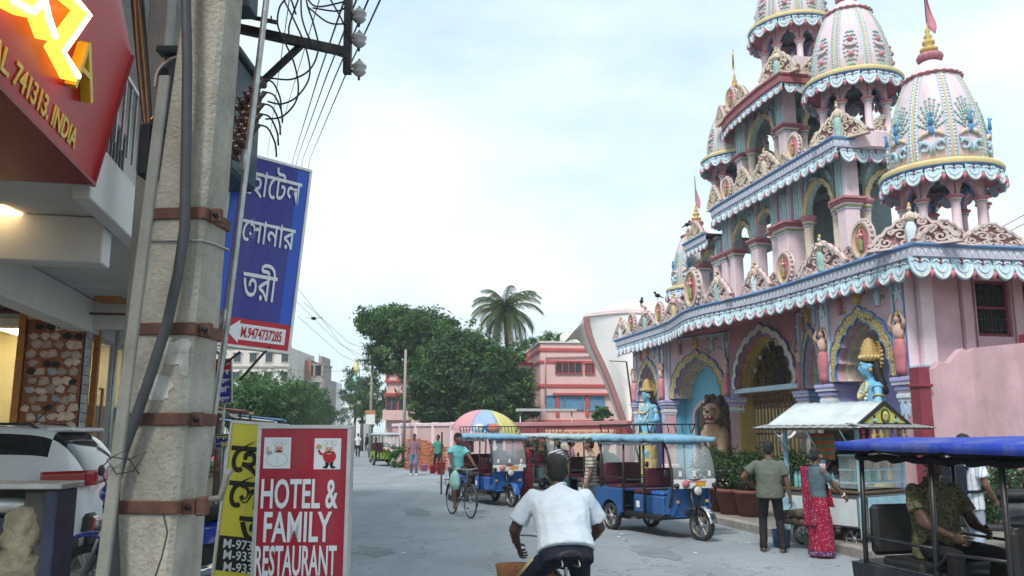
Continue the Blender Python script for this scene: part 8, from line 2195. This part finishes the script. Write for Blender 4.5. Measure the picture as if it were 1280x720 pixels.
rl = random.Random(9)
mb.ball((-.02, 0, hz - .10), (.34, .42, .50), M_mane, 16, 12)
for k in range(170):
 a = rl.uniform(0, 2 * PI); z = rl.uniform(-.85, .46); rr_ = .40 * math.sqrt(max(.1, 1 - ((z + .15) / .66) ** 2)); c = VE((.0 + .16 * rl.uniform(-1, .9) - .05, rr_ * sin(a), hz + z))
 if abs(sin(a)) < .55 and z > -.35 and cos(a) > 0: c.x = -.1
 c.x += .16 * cos(a)
 mb.ball(tuple(c), (.08, .08, .14), M_mane, 7, 5)
sub_fused(mb, .03, 'mane', LI, M_mane, .05, 1)
mb = MB(); mb.ball((.52, 0, hz - .195), (.15, .115, .075), M_maroon, 10, 7); mb.build('mouth', LI)
mb = MB(); mb.ball((.72, 0, hz + .0), (.035, .07, .04), M_ink, 10, 7); mb.build('nose', LI)
for s in (-1, 1):
 mb = MB(); mb.ball((.475, s * .125, hz + .085), (.04, .055, .028), M_ink, 8, 6); mb.build('eye', LI)
 mb = MB(); mb.lathe([(.02, 0), (.012, -.04), (0, -.07)], M_white, 6, c=(.66, s * .06, hz - .13)); mb.build('tooth', LI)
mb = MB(); mb.box((-.3, 0, L0 / 2), (1.9, 1.15, L0), M_pinkl, .04); mb.box((-.3, 0, L0 - .05), (2.0, 1.25, .10), M_bluew, .02); mb.build('pedestal', LI)
M_eleph = mat('grey elephant plaster', (.24, .22, .21), .8, .2, 6, .3, 30, grime=.3, gcol=(.11, .10, .10))
EL = thing('elephant_statue', 'grey elephant statue between the gate and the lavender niche', 'statue', TW(.95, 5.7, 0), STREET + PI - .2); EL.scale = (.8, .8, .92)
mb = MB(); z = 1.2
limb(mb, [(-.9, 0, z + .45), (-.2, 0, z + .55)], [.42, .42], M_eleph, 14); mb.ball((.25, 0, z + 1.0), (.42, .38, .45), M_eleph, 14, 10)
for s in (-1, 1): mb.ball((.22, s * .16, z + 1.34), (.22, .18, .18), M_eleph, 10, 8); mb.ball((.05, s * .45, z + .95), (.12, .22, .36), M_eleph, 12, 8); limb(mb, [(.05, s * .28, z + .4), (.05, s * .28, z - .1)], [.18, .17], M_eleph); limb(mb, [(-.95, s * .28, z + .4), (-.95, s * .28, z - .1)], [.2, .18], M_eleph)
mb.tube(curve3([(.55, 0, z + .95), (.78, 0, z + .55), (.80, 0, z + .15), (.95, 0, z - .05)], 4), [.2 - .009 * i for i in range(13)], M_eleph, 10)
sub_fused(mb, .035, 'body', EL, M_eleph, .03)
for s in (-1, 1): mb = MB(); mb.tube(curve3([(.52, s * .2, z + .75), (.75, s * .26, z + .6), (.98, s * .24, z + .68)], 4), [.05 - .004 * i for i in range(9)], M_white, 7); mb.build('tusk', EL)
mb = MB(); mb.box((-.3, 0, .55), (1.9, 1.0, 1.1), M_pinkl, .04); mb.build('pedestal', EL)

# ---------------------------------------------------------------- tea cart
e1 = VE((.58, -.815, 0)).normalized(); aT = head_to(e1); TL_ = D(976, 540, 14.25); TCL = VE((TL_.x, TL_.y, 0))
TC = thing('tea_cart', 'small tea cart with a white gabled roof and a yellow gable end', 'cart', TCL, aT)
TX = TRN(TCL) @ ROT4(aT, 4, 'Z')
tp = lambda mb, nm, par=None: mb.build(nm, par or TC)
M_ctin = mat('painted white roof sheet', (.55, .60, .62), .55, .1, 4, .12, 40, grime=.4, gcol=(.3, .29, .27), gsc=2)
M_ygab = mat('yellow green gable paint', (.52, .50, .10), .6, .15, 8, .1, 50)
M_cblue = mat('pale blue cart paint', (.30, .52, .62), .6, .18, 7, .12, 50, grime=.35, gcol=(.14, .12, .10))
M_pane = glass('greenish case glass', (.70, .85, .85), .06, .16)
Lc, Wc = 1.42, 1.28
mb = MB(); mb.box((Lc / 2, Wc / 2, .60), (Lc - .06, Wc - .06, .50), M_tin, .01); mb.box((Lc / 2, Wc / 2, .885), (Lc + .06, Wc + .06, .04), M_wood, .01); tp(mb, 'cart_body')
mb = MB(); mb.box((Lc / 2, -.015, .58), (Lc - .2, .02, .40), M_ctin, .004); tp(mb, 'front_panel'); mb = MB(); mb.box((Lc + .012, Wc / 2, .60), (.02, Wc - .25, .42), M_cblue, .004); tp(mb, 'side_panel')
for x in (.05, Lc - .05):
 for y in (.04, Wc - .04): mb = MB(); mb.box((x, y, 1.05), (.06, .06, 1.7), M_cblue, .006); tp(mb, 'post')
for x in (.25, Lc - .25):
 for y in (.1, Wc - .1): wheel(TC, (x, y, .18), .18, .05)
mb = MB(); zr, ze = 2.27, 1.92
for s in (0, 1):
 y0, y1 = (-.16, Wc / 2) if s == 0 else (Wc + .16, Wc / 2)
 mb.grid(lambda u, v, y0=y0, y1=y1: (-.14 + (Lc + .20) * u, y0 + (y1 - y0) * v, ze - .02 + (zr - ze + .02) * v + .004 * sin(60 * u)), 30, 4, M_ctin, thick=(0, 0, .02))
tp(mb, 'roof')
mb = MB()
for (a, b) in (((-.30, -.34, 1.86), (Lc + .25, -.34, 1.86)),): mb.grid(lambda u, v: (-.30 + (Lc + .55) * u, -.36 + .40 * v, 1.86 + .06 * v + .006 * sin(80 * u)), 40, 2, M_tin, thick=(0, 0, .012))
mb.grid(lambda u, v: (Lc - .02 + .38 * u, -.30 + (Wc + .65) * v, 1.925 - .06 * u + .006 * sin(80 * v)), 2, 40, M_tin, thick=(0, 0, .012)); tp(mb, 'awning')
mb = MB()
for k in range(3): mb.tube([(.1 + k * .6, -.02, 1.5), (.1 + k * .6, -.33, 1.86)], .012, M_cblue, 6)
mb.tube([(-.25, -.33, 1.85), (Lc + .2, -.33, 1.85)], .02, M_wood, 6); mb.tube([(Lc + .32, -.28, 1.86), (Lc + .32, Wc + .3, 1.86)], .02, M_wood, 6); tp(mb, 'awning_stay')
GX = Matrix(((0, 0, 1, Lc + .045), (1, 0, 0, 0), (0, 1, 0, 0), (0, 0, 0, 1)))
mb = MB(); mb.prism([(-.02, 1.94), (Wc + .02, 1.94), (Wc / 2, zr - .02)], .03, M_ygab, GX); gab = tp(mb, 'gable')
mb = MB(); mb.strip([(-.10, 1.92), (Wc / 2, zr + .02), (Wc + .10, 1.92)], [(-.02, 1.92), (Wc / 2, zr - .05), (Wc + .02, 1.92)], .05, M_dark, GX @ TRN((0, 0, .0)))
mb.lathe([(.0, 0), (.105, 0), (.105, .012), (0, .012)], M_ygab, 20, xf=GX @ TRN((Wc / 2, 2.045, .031)))
mb.strip(arc_pts(20, 0, 2 * PI, .115, .115, Wc / 2, 2.045), arc_pts(20, 0, 2 * PI, .092, .092, Wc / 2, 2.045), .016, M_ink, GX @ TRN((0, 0, .031)))
for y in (.34, .94): mb.box((0, 0, 0), (.12, .05, .012), M_teal, .003, xf=GX @ TRN((y, 1.985, .036))); mb.box((0, 0, 0), (.05, .12, .012), M_ink, .003, xf=GX @ TRN((y, 2.0, .033)))
mb.build('gable_ornament', gab)
o = text('চা', GX @ TRN((Wc / 2, 1.99, .052)), M_gold2, gab, size=.15, ext=.003, bold=.003)
mb = MB(); mb.box((Lc * .3, Wc - .06, 1.4), (Lc * .62, .03, .95), M_shut); tp(mb, 'back_panel')
# glass case on the gable side
mb = MB()
for z in (1.02, 1.22, 1.44): mb.box((Lc - .22, Wc / 2, z), (.40, Wc - .1, .018), M_cblue)
for y in (.06, Wc - .06): mb.box((Lc - .02, y, 1.2), (.03, .03, .6), M_cblue)
mb.box((Lc - .02, Wc / 2, 1.50), (.03, Wc - .1, .03), M_cblue); case = tp(mb, 'display_case')
mb = MB(); mb.box((Lc - .004, Wc / 2, 1.2), (.006, Wc - .16, .52), M_pane); mb.build('pane', case)
mb = MB(); mb.box((Lc - .22, .045, 1.2), (.36, .006, .52), M_pane); mb.build('pane', case)
def place_t(mb, name, label, cat, group=None, loc=(0, 0, 0)):
 o = mb.build(name); o.matrix_world = TX @ TRN(loc); return tag(o, label, cat, group)
M_btl = glass('teal bottle plastic', (.22, .60, .60), .08, .72); M_cap = mat('bottle cap', (.1, .25, .5), .5, .1, 9, 0)
bt = MB(); bt.lathe([(.033, 0), (.036, .02), (.034, .09), (.036, .10), (.034, .17), (.014, .215), (.013, .235)], M_btl, 12); btm = bt.mesh('bottle'); cp = MB(); cp.lathe([(.015, .235), (.015, .26), (0, .26)], M_cap, 10); cpm = cp.mesh('cap')
first = None
for k in range(22):
 x, y = (.18 + .085 * (k % 9), .10 + .09 * (k // 9)) if k < 14 else (Lc - .12 - .12 * (k % 2), .14 + .12 * (k - 14))
 o = link('bottle', btm, None, TX @ VE((x, y, .906 if k < 14 else 1.03))); link('cap', cpm, o); tag(o, ('%s teal bottle from the far end in the %s row on the cart counter' % (OR[k % 9], ('front', 'back')[k // 9])) if k < 14 else OR[k - 14] + ' teal bottle from the street side on the low shelf of the display case', 'bottle', 'bottles on the cart counter' if k < 14 else 'bottles in the display case')
jcol = [(.62, .35, .12), (.55, .5, .35), (.5, .08, .06), (.6, .45, .1)]
for k in range(9):
 m = mat('jar filling %d' % (k % 4), jcol[k % 4], .6, .35, 30, .1, 40); mb = MB(); mb.lathe([(.05, 0), (.055, .02), (.055, .13), (.045, .15)], m, 12); mb.lathe([(.05, .15), (.05, .18), (0, .18)], M_rprint, 12)
 place_t(mb, 'jar', OR[k] + ' red lidded jar from the street side on the display case shelf', 'jar', 'jars in the display case', (Lc - .14 - .16 * (k % 2), .13 + .125 * k, 1.232))
pcol = [(.58, .05, .12), (.50, .10, .30), (.62, .62, .60), (.55, .12, .05), (.15, .35, .45), (.6, .5, .15)]
for k in range(12):
 m = mat('snack packet %d' % (k % 6), pcol[k % 6], .3, .2, 25, .15, 40); mb = MB()
 for j in range(4): mb.box((.01 * sin(3 * j + k), 0, -.05 - j * .10), (.03, .075, .088), m, .012)
 place_t(mb, 'packet_strip', ('red', 'magenta', 'white', 'orange', 'teal', 'yellow')[k % 6] + ' strip of snack packets hanging over the ' + ('street half' if k < 6 else 'wall half') + ' of the display case', 'packets', 'hanging packet strips', (Lc + .02 + .06 * (k % 2), .10 + .10 * k, 1.86))
P_cl = pattern('striped orange and green cloth', 'stripe', (.42, .12, .05), (.10, .20, .10), 9, (0, 0, 1), .45, c3=None)
mb = MB(); mb.grid(lambda u, v: (.55 + .42 * u, .02 + .015 * sin(14 * u), 1.78 - .42 * v), 14, 4, P_cl, thick=(0, .01, 0)); place_t(mb, 'hanging_cloth', 'striped orange and green cloth hanging under the tea cart awning', 'cloth')
for k in range(9):                                    # firewood under the counter
 mb = MB(); r = R.uniform(.045, .065); mb.lathe([(r, 0), (r * .97, .5)], M_bark, 12, xf=ROT4(PI / 2, 4, 'X')); mb.lathe([(0, .002), (r * .9, .001)], M_stw, 12, xf=ROT4(PI / 2, 4, 'X'), cap=False)
 place_t(mb, 'log', OR[k % 5] + ' log from the far end in the ' + ('lower' if k < 5 else 'upper') + ' row of the pile by the cart', 'log', 'logs by the tea cart', (.30 + .13 * (k % 5) + .06 * (k // 5), -.03, .42 + .12 * (k // 5)))
mb = MB(); mb.lathe([(0, 0), (.13, .01), (.16, .03), (.155, .035), (.12, .018), (0, .01)], M_cblue, 22, xf=ROT4(PI / 2, 4, 'X')); place_t(mb, 'tray', 'round pale blue tray hung on the front of the tea cart', 'tray', None, (.12, -.04, .60))
mb = MB(); mb.lathe([(.12, 0), (.15, .26), (.155, .27), (.14, .265), (.115, .03), (0, .03)], mat('blue bucket plastic', (.04, .10, .24), .4, .2, 8, .05), 18); place_t(mb, 'bucket', 'dark blue bucket on the ground in front of the tea cart', 'bucket', None, (.22, -.42, 0))
mb = MB(); mb.lathe([(.10, 0), (.13, .06), (.12, .16), (.07, .19), (.03, .20), (0, .22)], M_alu, 16); mb.tube([(.11, 0, .08), (.18, 0, .12), (.21, 0, .19)], [.02, .014, .010], M_alu, 8); mb.tube(curve3([(-.07, 0, .19), (-.16, 0, .20), (-.17, 0, .10), (-.12, 0, .06)], 4), .010, M_blk, 6); place_t(mb, 'kettle', 'dented aluminium tea kettle on the cart counter', 'kettle', None, (.75, .38, .905))
mb = MB(); mb.lathe([(.13, 0), (.17, .14), (.18, .15), (.165, .14), (.12, .02), (0, .02)], M_rb2, 20); place_t(mb, 'basin', 'small blue basin on the cart counter near the man in the olive T-shirt', 'basin', None, (.16, .42, .905))
vp = TX @ VE((.62, .86, .13)); person('tea seller in dark clothes standing behind the cart counter', vp, aT - PI / 2 + .2, C_blk, C_blk, M_skind, .98, voxel=.018, hands={-1: (-.2, .42, 1.05), 1: (.22, .40, 1.0)}, elbows={-1: (-.6, -.6, -.6), 1: (.6, -.6, -.6)})
# ---------------------------------------------------------------- planters and hedge
M_pot = mat('terracotta pot', (.20, .075, .055), .85, .22, 5, .2, 40, grime=.4, gcol=(.10, .06, .05))
def planter(loc, r, h, ph, seed, label):
 t = thing('planter', label, 'planter', loc, 0, 'potted shrubs on the pavement')
 mb = MB(); mb.lathe([(r * .66, 0), (r * .92, h * .84), (r * 1.06, h * .86), (r * 1.08, h), (r * .96, h), (r * .90, h * .88), (0, h * .86)], M_pot, 24); mb.build('pot', t)
 mb = MB(); rs_ = random.Random(seed)
 for k in range(7): a = k * .9; mb.tube([(0, 0, h * .8), (r * .3 * cos(a), r * .3 * sin(a), h + ph * .3), (r * .7 * cos(a), r * .7 * sin(a), h + ph * .7)], [.018, .012, .005], M_bark, 5)
 mb.build('stem', t)
 leaf_cloud([((0, 0, h + ph * .45), (r * 1.15, r * 1.15, ph * .5), 1000), ((r * .3, 0, h + ph * .75), (r * .7, r * .7, ph * .35), 500)], .055, L_pot, seed, 'foliage', t, clump=.2, per=20)
for k, (px, py, r, lab) in enumerate(((888, 640, .34, 'terracotta pot with a leafy shrub behind the front wheel of the blue rickshaw'), (914, 644, .36, 'terracotta pot with a bushy shrub in the middle of the pavement row'), (938, 647, .36, 'terracotta pot with a bushy shrub next to the man in the olive T-shirt'), (990, 652, .34, 'terracotta pot with a shrub hidden behind the tea cart'))):
 planter(G(px, py, .13) + VE((.1, .25, 0)), r, .52, .75, 70 + k, lab)
HG = thing('hedge', 'dark flowering hedge along the pink boundary wall', 'hedge')
hb_ = [TW(-.25 + .55 * i, -.9 + .1 * sin(i), .72) for i in range(13)]
leaf_cloud([(tuple(p), (.50, .45, .62 + .1 * sin(i * 2.1)), 1500) for i, p in enumerate(hb_)], .06, L_dark, 91, 'foliage', HG, clump=.2, per=24)
mb = MB()
for i, p in enumerate(hb_):
 for k in range(4): a = k * 1.7 + i; mb.tube([(p.x, p.y, .1), (p.x + .15 * cos(a), p.y + .15 * sin(a), .5), (p.x + .3 * cos(a), p.y + .3 * sin(a), 1.0)], [.022, .015, .006], M_bark, 5)
mb.build('stem', HG)
fl = MB()
for k in range(130):
 p = R.choice(hb_); a = R.uniform(0, 6.28); el = R.uniform(-.1, 1.3); c = p + VE((.52 * cos(a) * cos(el), .48 * sin(a) * cos(el), .68 * sin(el)))
 for q in range(5): b = q * 1.256; fl.ball((c.x + .022 * cos(b), c.y + .01 * sin(b * 2), c.z + .022 * sin(b)), (.016, .012, .016), M_white, 5, 3)
o = fl.build('flower', HG); o['kind'] = 'stuff'
for k, (px, d, h, lab) in enumerate(((668, 30.5, 1.5, 'tall leafy bush against the maroon wall behind the rickshaws'), (690, 29, 1.3, 'leafy bush against the maroon wall behind the bearded man'), (505, 44, 1.1, 'low bush beside the bare concrete pole'))):
 c = D(px, 540, d); o = leaf_cloud([((c.x, d, h * .55), (.7, .6, h * .55), 1800)], .09, L_mid, 120 + k, 'bush'); tag(o, lab, 'bush')
# ---------------------------------------------------------------- coloured umbrella and its stall
UM = thing('beach_umbrella', 'big red, yellow and blue stall umbrella behind the rickshaw', 'umbrella', VE((D(606, 540, 24.8).x, 24.8, 0)))
mb = MB(); mb.tube([(0, 0, 0), (.05, 0, 2.42)], .025, M_steel, 8); mb.build('pole', UM)
ucol = [(.62, .60, .22), (.62, .58, .16), (.34, .44, .62), (.50, .10, .22), (.58, .10, .13), (.60, .30, .34), (.30, .42, .60), (.60, .56, .2)]
for k in range(8):
 m = mat('umbrella cloth %d' % k, ucol[k], .7, .08, 3, .12, 14)
 a0, a1 = 2 * PI * k / 8 - .4, 2 * PI * (k + 1) / 8 - .4
 def uf(u, v):
  a = a0 + (a1 - a0) * v; r = 1.08 * sin(1.25 * u) / sin(1.25); sag = .05 * u * sin(PI * v)
  return (.05 + r * cos(a) * (1 - sag), r * sin(a) * (1 - sag), 2.44 - .62 * (1 - cos(1.25 * u)) / (1 - cos(1.25)) - .08 * (r * cos(a)) - sag * .6)
 mb = MB(); mb.grid(uf, 8, 6, m, thick=(0, 0, -.006)); mb.build('canopy_panel', UM)
mb = MB()
for k in range(8): a = 2 * PI * k / 8 - .4; mb.tube([(.05, 0, 1.9), (.05 + .55 * cos(a), .55 * sin(a), 2.17)], .008, M_steel, 4)
mb.build('stretcher', UM)
USTL = thing('umbrella_stall', 'small stall with a red cloth front under the coloured umbrella', 'stall', VE((D(583, 540, 24.9).x, 25.0, 0)))
mb = MB(); mb.box((.15, 0, .8), (1.1, .8, .06), M_wood); mb.box((.15, -.39, .42), (1.1, .04, .74), M_wood); mb.build('counter', USTL)
mb = MB()
for x in (-.75, .75): mb.box((x, .35, .9), (.05, .05, 1.8), M_wood)
mb.box((-.1, .36, 1.45), (.6, .03, .5), M_flag); mb.build('back_frame', USTL)
for k in range(8):
 g = MB(); c = VE((D(572, 540, 24.6).x + .12 * k, 24.8 + .1 * (k % 3), .83)); g.lathe([(.07, 0), (.09, .1), (.08, .22), (.03, .3)], MATS['goods paint %d' % (k % 5)], 8, c=c); tag(g.build('goods_packet'), OR[k] + ' bright packet from the street side under the coloured umbrella', 'packet', 'packets under the umbrella')
rack_goods = [(-.05, M_flag), (.25, M_swag), (-.45, M_rb2), (-.7, M_white), (-.2, M_flagy)]
for k, (x, m) in enumerate(rack_goods):
 ev = EV[1]; c = W2(ev.location, ev.rotation_euler.z, (x, .1 * (-1) ** k, 1.80)); g = MB(); g.ball(tuple(c + VE((0, 0, .10))), (.14, .10, .12), m, 10, 7); tag(g.build('bundle'), ('pink bundle tied on the rickshaw roof rack', 'orange bundle tied on the rickshaw roof rack', 'blue bundle tied on the rickshaw roof rack', 'white bundle tied on the rickshaw roof rack', 'yellow bundle tied on the rickshaw roof rack')[k], 'bundle')
def tub(px, py, r, h, m, label):
 mb = MB(); mb.lathe([(r * .8, 0), (r, h), (r * 1.05, h), (r * .95, h - .02), (r * .75, .03), (0, .03)], m, 18); tag(mb.build('tub', None, G(px, py)), label, 'tub')
tub(551, 593, .20, .52, M_sred2, 'tall red plastic tub beside the man in green'); tub(541, 592, .15, .36, M_rprint, 'smaller red plastic tub beside the tall one'); tub(530, 589, .17, .30, mat('pink plastic', (.55, .18, .42), .5, .1, 9, 0), 'pink plastic tub near the brick stack')
# ---------------------------------------------------------------- litter and far traffic
for k in range(26):
 px, py = (R.uniform(770, 960), R.uniform(648, 690)) if k < 16 else (R.uniform(470, 900), R.uniform(600, 715))
 c = G(px, py); mb = MB(); n = R.randint(4, 6); mb.prism([(R.uniform(.02, .05) * cos(2 * PI * i / n), R.uniform(.015, .04) * sin(2 * PI * i / n)) for i in range(n)], .006, R.choice([M_paper, M_wprint, L_palmd, M_stw]), TRN((c.x, c.y, .003)) @ ROT4(R.uniform(0, 6), 4, 'Z'))
 tag(mb.build('paper_scrap'), 'small scrap of litter lying on the road', 'litter', 'litter on the road')
for k, (px, d, m, lab) in enumerate(((452, 90, C_white, 'distant walker in white at the end of the street'), (459, 82, C_navy, 'distant walker in dark blue near the far pole'), (470, 70, C_dgreen, 'distant walker in green beside the green rickshaw'))):
 person(lab, VE((D(px, 540, d).x, d, 0)), 1.5 + k, m, C_blk, M_skin, 1.0, voxel=.04)
# ---------------------------------------------------------------- thin dusty air
hz_ = MB(); hz_.box((0, 135, 9.0), (420, 290, 20.5), M_white); o = hz_.build('haze'); o['kind'] = 'stuff'; o.data.materials.clear()
hm_ = bpy.data.materials.new('haze'); hm_.use_nodes = True; hn = hm_.node_tree.nodes; hn.clear(); ho = hn.new('ShaderNodeOutputMaterial'); hv = hn.new('ShaderNodeVolumePrincipled')
hv.inputs['Color'].default_value = (.90, .95, 1.0, 1); hv.inputs['Density'].default_value = .0009; hm_.node_tree.links.new(hv.outputs[0], ho.inputs['Volume']); o.data.materials.append(hm_)
